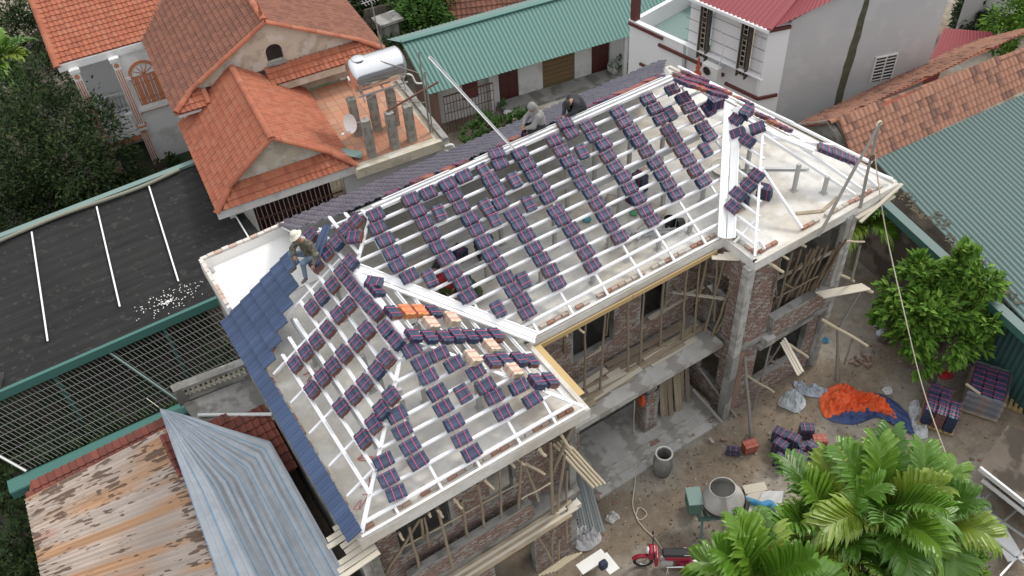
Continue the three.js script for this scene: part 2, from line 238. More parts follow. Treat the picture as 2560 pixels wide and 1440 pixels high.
pieces(house, 'kerb_brick', curbBricks, [[0.36, 0.22, 0.17], [0.42, 0.32, 0.27], [0.48, 0.43, 0.38], [0.33, 0.18, 0.13], [0.5, 0.47, 0.43]].map(c => std(c, 0.95)), 300);
part(house, 'floor_deck', slabGeo([[5.9, -1.93], [12.6, -1.93], [12.6, -3.4], [5.9, -3.4]], 3.08, 3.3), M.colm);
part(house, 'floor_deck', slabGeo([[0.15, -0.25], [6.0, -0.25], [6.0, -10.3], [0.15, -10.3]], 3.1, 3.28), M.grey);
part(house, 'floor_deck', slabGeo([[6.01, -3.41], [12.61, -3.41], [12.61, -10.3], [6.01, -10.3]], 3.1, 3.28), M.grey);
part(house, 'floor_deck', slabGeo([[12.75, -1.45], [16.75, -1.45], [16.75, -10.3], [12.75, -10.3]], 3.1, 3.28), M.grey);
// walls: left wing front, side, main front, right wing side and front, back
brickWall([0.15, 0, -0.75], [1, 0, 0], [0, 0, 1], 5.75, 3.28, 6.82, [[0.85, 2.28, 4.2, 6.55], [3.42, 4.12, 4.2, 6.5]]);
brickWall([0.9, 0, -0.28], [1, 0, 0], [0, 0, 1], 3.6, 2.5, 3.95, [], 0.2);
brickWall([0.15, 0, -0.40], [1, 0, 0], [0, 0, 1], 5.75, 0, 2.48, [[0.7, 2.0, 0.8, 2.3], [3.1, 4.4, 0, 2.3]]);
part(house, 'ledge', box(0.1, 6.0, 2.5, 2.66, -0.45, -0.2), M.conc);
brickWall([0.12, 0, -10.3], [0, 0, 1], [-1, 0, 0], 10.0, 0, 6.82, [], 0.2, false, M.grey);
brickWall([6.0, 0, -0.4], [0, 0, -1], [1, 0, 0], 3.0, 0, 6.82, [[0.8, 1.8, 4.1, 6.3], [0.8, 1.8, 0, 2.3]]);
brickWall([5.95, 0, -3.38], [1, 0, 0], [0, 0, 1], 6.7, 3.28, 6.82, [[0.3, 1.0, 3.3, 6.0], [2.1, 3.55, 4.1, 6.3], [4.55, 5.5, 4.15, 6.3]]);
brickWall([5.95, 0, -3.48], [1, 0, 0], [0, 0, 1], 6.7, 0, 3.08, [[1.5, 3.3, 0.25, 2.6], [4.3, 5.7, 0.25, 2.6]], 0.2, false, M.mortar);
brickWall([12.72, 0, -3.4], [0, 0, 1], [-1, 0, 0], 1.85, 3.28, 6.82, [[0.55, 1.2, 3.3, 5.7]]);
brickWall([12.72, 0, -3.4], [0, 0, 1], [-1, 0, 0], 1.85, 0, 3.1, [[0.4, 1.3, 0.9, 2.3]]);
brickWall([12.95, 0, -2.75], [1, 0, 0], [0, 0, 1], 3.7, 3.28, 6.82, [[1.2, 3.0, 3.3, 6.2]], 0.2);
brickWall([12.95, 0, -1.5], [1, 0, 0], [0, 0, 1], 1.05, 3.28, 6.82, []);
brickWall([14.0, 0, -1.32], [1, 0, 0], [0, 0, 1], 2.55, 3.1, 3.95, []);
brickWall([12.95, 0, -1.45], [1, 0, 0], [0, 0, 1], 3.6, 0, 2.95, [[0.75, 2.98, 1.0, 2.8]]);
brickWall([16.2, 0, -1.34], [1, 0, 0], [0, 0, 1], 0.34, 3.98, 5.1, []);
brickWall([16.6, 0, -1.4], [0, 0, -1], [1, 0, 0], 8.8, 0, 6.82, [], 0.2, false, M.grey);
brickWall([0.2, 0, -10.25], [1, 0, 0], [0, 0, 1], 16.6, 0, 6.82, [], 0.2, false, M.grey);
part(house, 'parapet_coping', box(13.95, 16.6, 3.955, 4.03, -1.56, -1.28), M.grey);
part(house, 'lintel', box(13.6, 16.5, 2.82, 2.97, -1.46, -1.3), M.grey);
part(house, 'ledge', box(13.75, 14.1, 2.98, 3.25, -1.5, -1.2), M.colm);
// columns
for (const [x, z, y0, y1, w, d] of [[12.66, -1.5, 3.1, 6.82, 0.26, 0.26], [16.64, -1.42, 0, 6.82, 0.2, 0.22], [0.12, -0.72, 0, 6.82, 0.24, 0.2], [5.9, -0.72, 3.28, 6.82, 0.24, 0.24], [6.0, -3.32, 3.3, 6.82, 0.2, 0.2], [16.4, -1.4, 3.28, 6.82, 0.2, 0.2]]) part(house, 'column', box(x - w / 2, x + w / 2, y0, y1, z - d / 2, z + d / 2), M.colm);
part(house, 'column', box(12.52, 12.8, 0, 3.09, -1.64, -1.36), M.grey); part(house, 'red_column_face', box(12.84, 13.02, 0, 3.05, -1.47, -1.38), brickMats[0]);
// porch: brick pier, floor, two steps
{ const P0 = [10.0, -2.28], w = 0.5; for (const [o, u, n, L] of [[[P0[0], 0, P0[1]], [1, 0, 0], [0, 0, 1], w], [[P0[0], 0, P0[1] - w], [0, 0, 1], [-1, 0, 0], w], [[P0[0] + w, 0, P0[1]], [0, 0, -1], [1, 0, 0], w]]) brickWall(o, u, n, L, 0.3, 2.2, [], 0.12);
  part(house, 'pier_core', box(10.06, 10.44, 0.3, 3.08, -2.72, -2.34), M.mortar); }
{ const o = [7.0, 0, -2.2]; for (const [oo, u, n, L] of [[o, [1, 0, 0], [0, 0, 1], 0.4]]) brickWall(oo, u, n, L, 0.3, 3.0, [], 0.3); }
part(house, 'porch_floor', box(6.1, 12.5, 0.02, 0.3, -3.45, -1.95), M.colm);
part(house, 'step', box(7.0, 12.5, 0.0, 0.16, -1.948, -1.62), M.colm);
part(house, 'step', box(7.0, 12.5, -0.02, 0.07, -1.618, -1.3), M.colm);
pieces(house, 'brick', bricks, brickMats, 300);
// yellow shuttering boards under the slab edges
for (const [a, b, w, h, y] of [[[6.2, -2.53], [9.4, -2.53], 0.03, 0.16, 6.76], [[9.42, -2.53], [12.4, -2.53], 0.03, 0.15, 6.76], [[6.22, -2.4], [6.22, -0.5], 0.2, 0.03, 6.98]]) part(house, 'shuttering_board', beam([a[0], y, a[1]], [b[0], y, b[1]], w, h), M.plywood);
// white waterproofed corner terrace behind the tiled slope with its brick upstand
part(house, 'terrace_floor', box(0.2, 2.7, SL + 0.003, SL + 0.02, -10.3, -8.0), M.whitewash);
part(house, 'terrace_wall', box(0.1, 0.2, SL + 0.002, SL + 0.34, -10.42, -8.1), M.whitewash);
part(house, 'terrace_wall', box(0.2, 2.75, SL + 0.002, SL + 0.34, -10.42, -10.3), M.whitewash);
{ const its = [], g = new THREE.BoxGeometry(0.2, 0.06, 0.11); for (let x = 0.25; x < 2.75; x += 0.215) its.push({ g, m: new THREE.Matrix4().makeTranslation(x, SL + 0.375 + rr(0, 0.02), -10.36 + rr(-0.01, 0.01)), k: Math.floor(rnd() * 9) }); for (let z = -10.25; z < -8.2; z += 0.215) its.push({ g, m: new THREE.Matrix4().makeRotationY(Math.PI / 2).setPosition(0.15 + rr(-0.01, 0.01), SL + 0.375 + rr(0, 0.01), z), k: Math.floor(rnd() * 9) });
  pieces(house, 'upstand_brick', its, [[0.5, 0.36, 0.3], [0.58, 0.5, 0.45], [0.62, 0.58, 0.54]].map(c => std(c, 0.95)), 300); }
single('drain_pipe', cyl(0.055, 0.055, 0.26, 14).rotateZ(0.2).translate(0.3, SL + 0.16, -10.05), M.galv, 'short grey drain pipe standing in the white terrace corner', 'pipe');

// ---------- white steel roof frame ----------
const rf = thing('steel_roof_frame', 'white steel roof frame of battens, rafters and valley gutters over the slab', 'roof frame', [0, 0, 0]);
const pl = { M: (x, z) => E0 + TT * (-2.6 - z), L: (x, z) => E0 + TT * (x + 0.15), F: (x, z) => E0 + TT * (0 - z), W: (x, z) => E0 + TT * (6.12 - x), R: (x, z) => E0 + TT * (x - 12.7), RF: (x, z) => E0 + TT * (-1.36 - z), B: (x, z) => 9.62 + 0.64 * (z + 6.8) };
const nrm = { M: [0, 1, TT], L: [-TT, 1, 0], F: [0, 1, TT], W: [TT, 1, 0], R: [-TT, 1, 0], RF: [0, 1, TT], B: [0, 1, -0.64] };
for (const k in nrm) nrm[k] = V(nrm[k]).normalize();
const onp = (k, x, z, off = 0) => V(x, pl[k](x, z), z).addScaledVector(nrm[k], off);
function batten(k, x0, z0, x1, z1, w = 0.045, h = 0.06, name = 'batten', off = -0.03, m = M.frame) {
  const a = onp(k, x0, z0, off), b = onp(k, x1, z1, off), gs = [beam(a, b, w, h, nrm[k])];
  if (name === 'batten') { const s = new THREE.Vector3().crossVectors(nrm[k], b.clone().sub(a)).normalize(); gs.push(beam(a.clone().addScaledVector(s, w * 0.75).addScaledVector(nrm[k], -h * 0.42), b.clone().addScaledVector(s, w * 0.75).addScaledVector(nrm[k], -h * 0.42), w * 0.6, 0.008, nrm[k]), beam(a.clone().addScaledVector(s, -w * 0.75).addScaledVector(nrm[k], -h * 0.42), b.clone().addScaledVector(s, -w * 0.75).addScaledVector(nrm[k], -h * 0.42), w * 0.6, 0.008, nrm[k])); }
  return part(rf, name, gs, m);
}
const valL = z => z > -5.7 ? 6.12 - (-2.6 - z) : 3.03 + (-5.7 - z) * 1.06, valR = z => z > -5.5 ? 12.7 + (-2.6 - z) * 0.93 : 15.4 - (-5.5 - z) * 0.85;
const rowsM = []; for (let i = 0; i < 12; i++) rowsM.push(-2.95 - i * 0.3225);
for (const z of rowsM) batten('M', valL(z) + 0.05, z, valR(z) - 0.08, z);
batten('M', 6.15, -2.64, 12.55, -2.64, 0.05, 0.05, 'eave_strip');
const rowsL = []; for (let i = 0; i < 11; i++) rowsL.push(0.62 + i * 0.335);
rowsL.forEach((x, i) => { const zb = [-5.5, -5.75, -6.05, -6.35, -6.75, -7.1, -7.7, -7.7, -7.75, -7.4, -7.0][i], zf = x < 3.0 ? -x + 0.02 : -5.72 - (x - 3.03) * 0.94; batten('L', x, zb, x, zf); });
const rowsF = [-0.24, -0.61, -0.955, -1.3, -1.635, -1.97, -2.3, -2.64];
for (const z of rowsF) batten('F', -z + 0.04, z, 6.05 + z, z);
batten('F', 0.08, -0.04, 6.06, -0.04, 0.05, 0.05, 'eave_strip', 0);
for (let x = 3.35; x < 6.0; x += 0.335) batten('W', x, -2.65 - (6.12 - x), x, -(6.06 - x) - 0.02);
for (let x = 13.0; x < 15.35; x += 0.3) batten('R', x, -2.6 - (x - 12.7) / 0.93 + 0.12, x, -1.36 - (x - 12.7));
// rafters down the slopes
for (const x of [3.9, 5.35, 6.47, 7.57, 8.72, 9.87, 10.99, 12.13]) { const zt = x < 4.4 ? -6.5 : -6.7, zb = x < 6.1 ? -2.65 - (6.12 - x) : -2.66; batten('M', x, zb, x, zt, 0.06, 0.07, 'rafter', -0.1); }
for (const x of [13.3, 14.3]) batten('M', x, -2.6 - (x - 12.7) / 0.93, x, -6.7, 0.06, 0.07, 'rafter', -0.1);
for (const z of [-1.05, -2.0, -3.1, -4.2, -5.3, -6.4]) batten('L', 0.2, z, Math.min(2.9, z > -3 ? -z : 2.9), z, 0.06, 0.07, 'rafter', -0.1);
for (const x of [1.0, 2.1, 3.1, 4.2, 5.2]) batten('F', x, -0.06, x, -Math.min(x, 6.06 - x), 0.06, 0.07, 'rafter', -0.1);
for (const z of [-1.2, -2.2, -3.2, -4.2]) batten('W', z > -3 ? 6.06 + z : 3.1, z, z > -2.6 ? 5.95 : 6.12 + (z + 2.6), z, 0.06, 0.07, 'rafter', -0.1);
for (const z of [-2.3, -3.3, -4.4]) batten('R', 12.75 + Math.max(0, (-2.6 - z) * 0.93), z, Math.min(15.3, 12.7 + (-1.36 - z)), z, 0.06, 0.07, 'rafter', -0.1);
// ridges and hips
const P3 = { r0: [4.2, 9.6, -6.8], r1: [14.3, 9.6, -6.8], wa: [3.03, 8.9, -3.03], wb: [3.03, 8.9, -5.72], ra: [15.4, 8.72, -4.2], rb: [15.35, 8.75, -5.5] };
const bar = (name, a, b, w, h, m = M.frame) => part(rf, name, beam(a, b, w, h), m);
bar('ridge_beam', [4.15, 9.58, -6.74], [14.3, 9.58, -6.74], 0.07, 0.09); bar('ridge_beam', [4.25, 9.59, -6.9], [14.3, 9.59, -6.9], 0.08, 0.07);
part(rf, 'ridge_flashing', [beam([4.6, 9.62, -6.99], [6.6, 9.62, -6.99], 0.18, 0.01, nrm.B), beam([7.4, 9.62, -6.99], [13.9, 9.62, -6.99], 0.14, 0.01, nrm.B)], M.flash);
bar('wing_ridge', P3.wa, P3.wb, 0.22, 0.07, M.flash); bar('wing_ridge', [3.03, 8.92, -3.02], [3.03, 8.92, -5.7], 0.1, 0.08);
bar('hip', [0.12, 7.16, -0.12], P3.wa, 0.09, 0.05); bar('hip', [5.98, 7.13, -0.1], P3.wa, 0.08, 0.05); bar('hip', P3.wb, P3.r0, 0.08, 0.06); bar('hip', P3.r0, [2.6, 8.5, -8.1], 0.08, 0.06);
bar('hip', P3.r1, P3.rb, 0.16, 0.06); bar('hip', P3.rb, P3.ra, 0.12, 0.07); bar('hip', P3.ra, [12.8, 7.14, -1.5], 0.07, 0.06); bar('hip', P3.ra, [18.3, 7.14, -1.55], 0.12, 0.06); bar('eave_purlin', [18.36, 7.2, -2.4], [17.3, 7.2, -10.0], 0.08, 0.08);
bar('verge_purlin', [2.62, 8.55, -8.0], [2.62, 7.3, -10.4], 0.07, 0.06);
// valley gutters: wide folded white sheet
function valley(a, b, w, mat) { const A = V(a), B = V(b), d = B.clone().sub(A).normalize(), s = new THREE.Vector3().crossVectors(d, V(0, 1, 0)).normalize(), gs = []; for (const k of [-1, 1]) { const o = s.clone().multiplyScalar(k * w * 0.27); gs.push(beam(A.clone().add(o).add(V(0, 0.06, 0)), B.clone().add(o).add(V(0, 0.06, 0)), w * 0.52, 0.012, V(0, 1, 0).addScaledVector(s, -k * 0.45).normalize())); const e = s.clone().multiplyScalar(k * w * 0.5); gs.push(beam(A.clone().add(e).add(V(0, 0.10, 0)), B.clone().add(e).add(V(0, 0.10, 0)), 0.03, 0.06)); } return part(rf, 'valley_gutter', gs, mat); }
valley([6.25, 7.12, -2.5], [3.1, 8.88, -5.65], 0.36, M.flash); valley([12.66, 7.12, -2.48], [15.3, 8.8, -5.4], 0.46, M.flash);
// right-hand wing: bare rafters over the open slab, and edge purlins of the skewed side
const skew = z => 18.46 - (-1.36 - z) * 0.125;
for (const [a, b] of [[[15.3, 8.62, -4.1], [16.95, 7.1, -1.75]], [[14.55, 8.2, -3.2], [14.68, 7.1, -1.6]], [[16.0, 8.4, -3.6], [17.3, 7.1, -1.65]], [[15.4, 8.66, -4.2], [16.3, 8.2, -3.0]], [[13.15, 7.35, -1.75], [13.25, 7.1, -1.6]], [[15.5, 8.5, -3.9], [17.2, 8.0, -3.0]], [[17.1, 7.9, -2.7], [17.75, 7.1, -1.62]]]) bar('rafter', a, b, 0.07, 0.09);
for (const t of [0.25, 0.5, 0.75]) bar('edge_purlin', [lerp(15.4, 18.3, t), lerp(8.7, 7.2, t), lerp(-5.4, -2.1, t * 0.2)], [lerp(14.6, 17.35, t), lerp(9.3, 7.2, t), lerp(-6.9, -9.9, t)], 0.07, 0.06);
bar('edge_purlin', [15.42, 8.68, -4.25], [18.2, 7.2, -1.75], 0.05, 0.05);
for (let i = 0; i < 5; i++) bar('edge_purlin', [15.9 + i * 0.5, 8.42 - i * 0.28, -4.5 + i * 0.5], [15.1 + i * 0.42, 8.9 - i * 0.34, -6.9 - i * 0.5], 0.06, 0.05);
// posts standing on the slab
for (const [k, x, z] of [['M', 5.35, -6.2], ['M', 5.35, -4.6], ['M', 6.47, -3.2], ['M', 6.47, -5.2], ['M', 7.57, -4.2], ['M', 7.57, -6.2], ['M', 8.72, -3.4], ['M', 8.72, -5.2], ['M', 9.87, -4.2], ['M', 9.87, -6.2], ['M', 10.99, -3.4], ['M', 10.99, -5.2], ['M', 12.13, -3.4], ['M', 12.13, -4.6], ['M', 12.13, -6.2], ['M', 13.3, -4.2], ['M', 13.3, -6.1], ['M', 11.0, -6.4], ['M', 4.4, -6.0], ['L', 1.3, -5.2], ['L', 2.1, -3.6], ['L', 2.1, -2.7], ['L', 2.6, -6.2], ['L', 2.3, -2.1], ['F', 3.0, -2.5], ['F', 4.0, -1.6], ['F', 1.9, -1.2], ['W', 3.6, -3.6], ['W', 4.6, -3.3], ['R', 15.0, -4.2], ['R', 14.3, -3.3], ['RF', 15.8, -3.0], ['RF', 16.4, -2.4]]) { const y = pl[k](x, z) - 0.12; part(rf, 'post', box(x - 0.05, x + 0.05, SL + 0.02, y, z - 0.05, z + 0.05), M.post); part(rf, 'base_plate', box(x - 0.1, x + 0.1, SL + 0.004, SL + 0.02, z - 0.1, z + 0.1), M.post); }
for (const [a, b] of [[[4.2, 8.1, -6.1], [9.9, 8.1, -6.1]], [[5.3, 7.9, -5.0], [8.7, 7.9, -5.0]], [[9.9, 8.4, -5.3], [14, 8.4, -5.3]], [[1.3, 7.6, -6.4], [1.3, 7.6, -1.6]]]) bar('tie_beam', a, b, 0.06, 0.14, M.galv);

// ---------- interlocking roof tiles ----------
function concreteTile(w, len, th, amp = 0.02) { // rolls run along z; navy glaze on top and nose, raw clay at the head
  const pts = []; const n = 15; for (let i = 0; i <= n; i++) { const u = i / n, r = Math.max(0, Math.sin(u * Math.PI * 3 - 0.35)) ; pts.push([(u - 0.5) * w, th + amp * Math.pow(r, 0.8)]); }
  const low = pts.slice().reverse().map(p => [p[0], p[1] - th]); return poly([...pts, ...low], len).translate(0, 0, -len / 2);
}
const layGeo = concreteTile(0.335, 0.40, 0.024, 0.042).translate(0, 0.0, 0);
const layMats = [[0.044, 0.076, 0.160], [0.040, 0.070, 0.148], [0.049, 0.083, 0.172], [0.038, 0.066, 0.140]].map(c => std(c, 0.42));
const leftTiles = thing('tiled_roof_slope', 'blue interlocking tiles laid in steps on the left slope, one row along eave', 'tiled roof', [0, 0, 0]);
{
  const its = [], dn = V(-1, -TT, 0).normalize(), n = nrm.L, zt = 0.301, gauge = 0.335;
  const upto = [-0.1, -5.55, -5.85, -6.2, -6.5, -6.85, -7.3];
  for (let r = 0; r < 7; r++) for (let z = -7.9; z < upto[r] - 0.1; z += zt) {
    const x = -0.02 + r * gauge, s = V(0, 0, 1), tt = dn.clone().addScaledVector(n, 0.11).normalize(), nn = new THREE.Vector3().crossVectors(tt, s).normalize(); if (nn.y < 0) nn.negate();
    const xax = new THREE.Vector3().crossVectors(nn, tt);
    its.push({ g: layGeo, m: new THREE.Matrix4().makeBasis(xax, nn, tt).setPosition(onp('L', x, z + 0.15, 0.03 + rr(0, 0.005))), k: Math.floor(rnd() * 40) });
  }
  pieces(leftTiles, 'roof_tile', its, layMats, 300);
}
const backTiles = thing('tiled_roof_slope', 'slate-blue tiled rear slope running behind the main ridge', 'tiled roof', [0, 0, 0]);
{
  const its = [], n = nrm.B, dn = V(0, -0.64, -1).normalize(), mats = [[0.105, 0.10, 0.132], [0.118, 0.112, 0.145], [0.095, 0.092, 0.122], [0.13, 0.126, 0.155]].map(c => std(c, 0.45));
  for (let r = 0; r < 9; r++) for (let x = 2.55 + (r > 6 ? (r - 6) * 0.35 : 0); x < 16.9 - r * 0.32; x += 0.301) {
    const z = -10.45 + r * 0.318; if (x > 14.3 + (-6.8 - z) * 0.85) continue;
    const tt = dn.clone().addScaledVector(n, 0.085).normalize(), s = V(-1, 0, 0), nn = new THREE.Vector3().crossVectors(tt, s).normalize(); if (nn.y < 0) nn.negate();
    its.push({ g: layGeo, m: new THREE.Matrix4().makeBasis(new THREE.Vector3().crossVectors(nn, tt), nn, tt).setPosition(onp('B', x + 0.15, z, 0.03 + rr(0, 0.006))), k: Math.floor(rnd() * 40) });
  }
  pieces(backTiles, 'roof_tile', its, mats, 290);
  part(backTiles, 'tile_support', sheet(onp('B', 2.6, -10.55, -0.04).toArray(), onp('B', 17.0, -10.55, -0.04).toArray(), onp('B', 14.3, -6.95, -0.04).toArray(), onp('B', 4.3, -6.95, -0.04).toArray(), 2, 2), M.galv);
}
// ---------- strapped bundles of tiles ----------
const PACKS = {
  M: [[6.34, -5.64, 'a'], [6.36, -5.35, 'a'], [6.36, -5.03, 'a'], [6.35, -4.70, 'a'], [6.36, -4.39, 'a'], [6.38, -4.06, 'a'], [6.39, -3.75, 'a'], [6.45, -3.45, 'a'], [6.41, -3.16, 'a'], [7.46, -5.31, 'a'], [7.47, -5.03, 'a'], [7.48, -4.72, 'a'], [7.49, -4.39, 'a'], [7.51, -4.09, 'a'], [7.55, -3.76, 'a'], [7.54, -3.43, 'a'], [8.59, -4.95, 'a'], [8.63, -4.70, 'a'], [8.69, -4.39, 'a'], [8.71, -4.07, 'a'], [8.71, -3.75, 'a'], [8.68, -3.43, 'a'], [5.29, -4.39, 'a'], [5.22, -4.08, 'a'], [6.94, -5.40, 'r'], [6.78, -3.83, 'r'], [5.77, -3.51, 'r'], [10.81, -5.61, 'a'], [10.85, -5.30, 'a'], [10.89, -4.99, 'a'], [10.90, -4.67, 'a'], [10.94, -4.36, 'a'], [10.93, -4.03, 'a'], [10.95, -3.73, 'a'], [9.79, -5.00, 'a'], [9.77, -4.68, 'a'], [9.78, -4.37, 'a'], [9.79, -4.06, 'a'], [9.81, -3.73, 'a'], [12.00, -4.96, 'a'], [12.00, -4.65, 'a'], [12.01, -4.35, 'a'], [12.02, -4.04, 'a'], [12.99, -4.67, 'a'], [12.99, -4.35, 'a'], [13.02, -4.03, 'a'], [13.83, -6.49, 'a'], [13.98, -6.17, 'a'], [13.97, -5.88, 'a'], [14.00, -5.58, 'a'], [14.02, -5.27, 'a'], [14.01, -4.98, 'a'], [12.93, -6.51, 'a'], [12.96, -6.21, 'a'], [12.94, -5.91, 'a'], [12.96, -5.58, 'a'], [12.95, -5.28, 'a'], [12.97, -4.97, 'a'], [11.86, -6.51, 'a'], [11.85, -6.22, 'a'], [11.90, -5.92, 'a'], [11.92, -5.62, 'a'], [11.96, -5.31, 'a'], [10.90, -5.92, 'a'], [13.33, -5.94, 'r'], [14.52, -5.62, 'r'], [13.68, -4.72, 'r'], [4.18, -6.62, 'a'], [4.05, -6.33, 'a'], [4.06, -6.00, 'a'], [4.06, -5.68, 'a'], [4.05, -5.37, 'a'], [4.16, -5.05, 'a'], [5.18, -6.61, 'a'], [5.20, -6.30, 'a'], [5.20, -6.00, 'a'], [5.20, -5.67, 'a'], [5.22, -5.36, 'a'], [5.23, -5.05, 'a'], [5.20, -4.69, 'a'], [5.71, -6.59, 'a'], [6.28, -6.58, 'a'], [6.29, -6.30, 'a'], [6.31, -5.98, 'a'], [6.79, -6.60, 'a'], [7.40, -6.26, 'a'], [7.42, -5.98, 'a'], [7.32, -5.67, 'a'], [4.60, -4.80, 'r'], [5.69, -6.05, 'r'], [6.90, -5.72, 'r'], [7.38, -6.53, 'r'], [7.89, -6.54, 'a'], [8.55, -6.56, 'a'], [8.57, -6.24, 'a'], [8.57, -5.96, 'a'], [8.59, -5.63, 'a'], [8.60, -5.32, 'a'], [9.66, -6.52, 'a'], [9.67, -6.22, 'a'], [9.70, -5.90, 'a'], [9.74, -5.59, 'a'], [9.72, -5.28, 'a'], [10.22, -6.52, 'a'], [10.79, -6.51, 'a'], [10.79, -6.22, 'a'], [8.00, -6.02, 'r'], [8.02, -5.38, 'r'], [10.21, -5.98, 'r']],
  L: [[2.75, -7.59, 'a'], [2.78, -6.72, 'a'], [2.43, -6.69, 'a'], [3.10, -6.70, 'a'], [3.42, -6.78, 'a'], [3.74, -6.75, 'a'], [3.09, -5.83, 'a'], [2.78, -5.82, 'a'], [2.45, -5.76, 'a'], [2.11, -5.75, 'a'], [1.79, -5.74, 'a'], [2.79, -5.35, 'a'], [2.79, -4.91, 'a'], [2.47, -4.87, 'a'], [2.17, -4.90, 'a'], [2.82, -4.45, 'a'], [2.85, -4.04, 'a'], [3.49, -6.36, 's'], [0.79, -4.82, 'a'], [1.13, -4.84, 'a'], [1.46, -4.82, 'a'], [1.81, -4.83, 'a'], [0.81, -3.84, 'a'], [1.14, -3.84, 'a'], [1.46, -3.84, 'a'], [1.80, -3.85, 'a'], [2.14, -3.83, 'a'], [2.47, -3.86, 'a'], [1.12, -2.80, 'a'], [1.47, -2.78, 'a'], [1.80, -2.79, 'a'], [2.15, -2.79, 'a'], [2.45, -2.82, 'a'], [2.80, -3.46, 'a'], [2.82, -2.97, 'a'], [2.09, -1.96, 'a'], [1.77, -1.90, 'a'], [1.48, -1.78, 'a'], [1.14, -1.70, 'a']],
  F: [[2.99, -2.72, 'a'], [3.04, -2.40, 'a'], [3.51, -2.39, 'a'], [3.69, -2.07, 'a'], [4.06, -1.73, 'a'], [3.02, -2.09, 'a'], [3.02, -1.73, 'a'], [2.98, -1.41, 'a'], [4.09, -1.39, 'a'], [4.15, -1.12, 'a'], [4.78, -1.06, 'a'], [4.16, -0.76, 'a'], [3.54, -1.47, 'r'], [1.97, -1.72, 'a'], [1.91, -1.39, 'a'], [1.89, -1.06, 'a'], [1.89, -0.74, 'a'], [1.23, -1.06, 'a'], [1.14, -0.73, 'a'], [3.02, -1.05, 'a'], [3.00, -0.71, 'a'], [3.05, -0.38, 'a'], [4.91, -0.70, 'a']],
  W: [[3.08, -3.79, 'a'], [4.10, -3.79, 'a'], [3.14, -2.89, 'a'], [3.49, -2.82, 'a'], [3.85, -2.78, 'a'], [4.16, -2.79, 'a'], [4.51, -2.77, 'a'], [4.86, -2.76, 'a'], [5.18, -2.74, 'a'], [4.54, -1.79, 'a'], [4.88, -1.84, 'a'], [5.22, -1.76, 'a'], [3.44, -3.83, 'o'], [3.77, -3.82, 'o'], [3.77, -3.29, 'p'], [4.41, -3.47, 'p'], [4.82, -2.31, 'p'], [4.11, -1.95, 'p'], [4.85, -1.38, 'p'], [5.54, -1.72, 'a'], [5.20, -0.93, 'a'], [5.56, -0.93, 'a'], [3.11, -4.71, 'a']],
  R: [[15.17, -5.01, 'a'], [14.90, -4.22, 'a'], [14.33, -3.20, 'a'], [14.02, -3.14, 'a'], [13.70, -3.18, 'a'], [13.38, -3.01, 'a'], [14.93, -4.65, 't'], [15.30, -4.28, 't']],
};

function colourTile(w, len, th, top, raw, headEnd) {
  const g = concreteTile(w, len, th), p = g.attributes.position, nn = g.attributes.normal, c = new Float32Array(p.count * 3);
  for (let i = 0; i < p.count; i++) { const z = nn.getZ(i), k = z * headEnd > 0.7 ? raw : nn.getY(i) < -0.5 ? raw : top; c.set(k, i * 3); }
  g.setAttribute('color', new THREE.BufferAttribute(c, 3)); return g;
}
const bm = new THREE.MeshStandardMaterial({ vertexColors: true, roughness: 0.34, side: THREE.DoubleSide });
const RAW = [0.26, 0.11, 0.07], NAVY = navyMats.map(c => c);
const bundleGeo = { n: NAVY.map(c => colourTile(0.30, 0.42, 0.022, c, c, 1)), b: NAVY.map(c => colourTile(0.30, 0.42, 0.022, c.map((v, i) => v * [1.1, 1.0, 1.0][i]), RAW, -1)), g: NAVY.map(c => colourTile(0.30, 0.42, 0.022, c, RAW, 1)), o: [colourTile(0.30, 0.42, 0.022, [0.62, 0.25, 0.10], [0.50, 0.17, 0.07], -1)], c: [colourTile(0.30, 0.42, 0.022, [0.30, 0.13, 0.085], [0.38, 0.17, 0.10], -1)], r: [colourTile(0.30, 0.42, 0.022, [0.34, 0.10, 0.06], [0.30, 0.085, 0.05], -1)], p: [colourTile(0.30, 0.42, 0.022, [0.60, 0.51, 0.39], RAW, -1)] };
const strapGeo = h => merge([cbox(0.325, 0.005, 0.0105, 0, h, 0), cbox(0.005, h, 0.0105, -0.162, h / 2, 0), cbox(0.005, h, 0.0105, 0.162, h / 2, 0)]);
function bundle(label, group, m, type, count = 5) {
  const o = thing('tile_bundle', label, 'tile bundle', [0, 0, 0], group);
  m.decompose(o.position, o.quaternion, o.scale);
  const gs = bundleGeo[type], pitch = 0.036; // rolls along local z, stacked along y
  for (let i = 0; i < count; i++) { const t = part(o, 'tile', i === count - 1 || type === 'n' ? gs[Math.floor(rnd() * gs.length)] : gs[Math.floor(rnd() * gs.length)], bm); t.position.set(rr(-0.006, 0.006), i * pitch, rr(-0.012, 0.012)); t.rotation.y = rr(-0.02, 0.02); }
  const h = count * pitch + 0.018; for (const z of [-0.1, 0.1]) { const s = part(o, 'strap', strapGeo(h), M.strap); s.position.z = z + rr(-0.02, 0.02); s.rotation.y = rr(-0.08, 0.08); }
  return o;
}
const ORD = ['', 'first', 'second', 'third', 'fourth', 'fifth', 'sixth', 'seventh', 'eighth', 'ninth', 'tenth', 'eleventh', 'twelfth', 'thirteenth', 'fourteenth', 'fifteenth', 'sixteenth', 'seventeenth', 'eighteenth', 'nineteenth', 'twentieth', 'twenty-first', 'twenty-second', 'twenty-third', 'twenty-fourth', 'twenty-fifth'];
const zoneText = { M: ['batten row below the main ridge', z => Math.round((-6.55 - z) / -0.314), x => x], L: ['batten row up the left slope', null], F: ['batten row above the front eave', null], W: ['row down the inner wing slope', null], R: ['batten row up the right wing slope', null] };
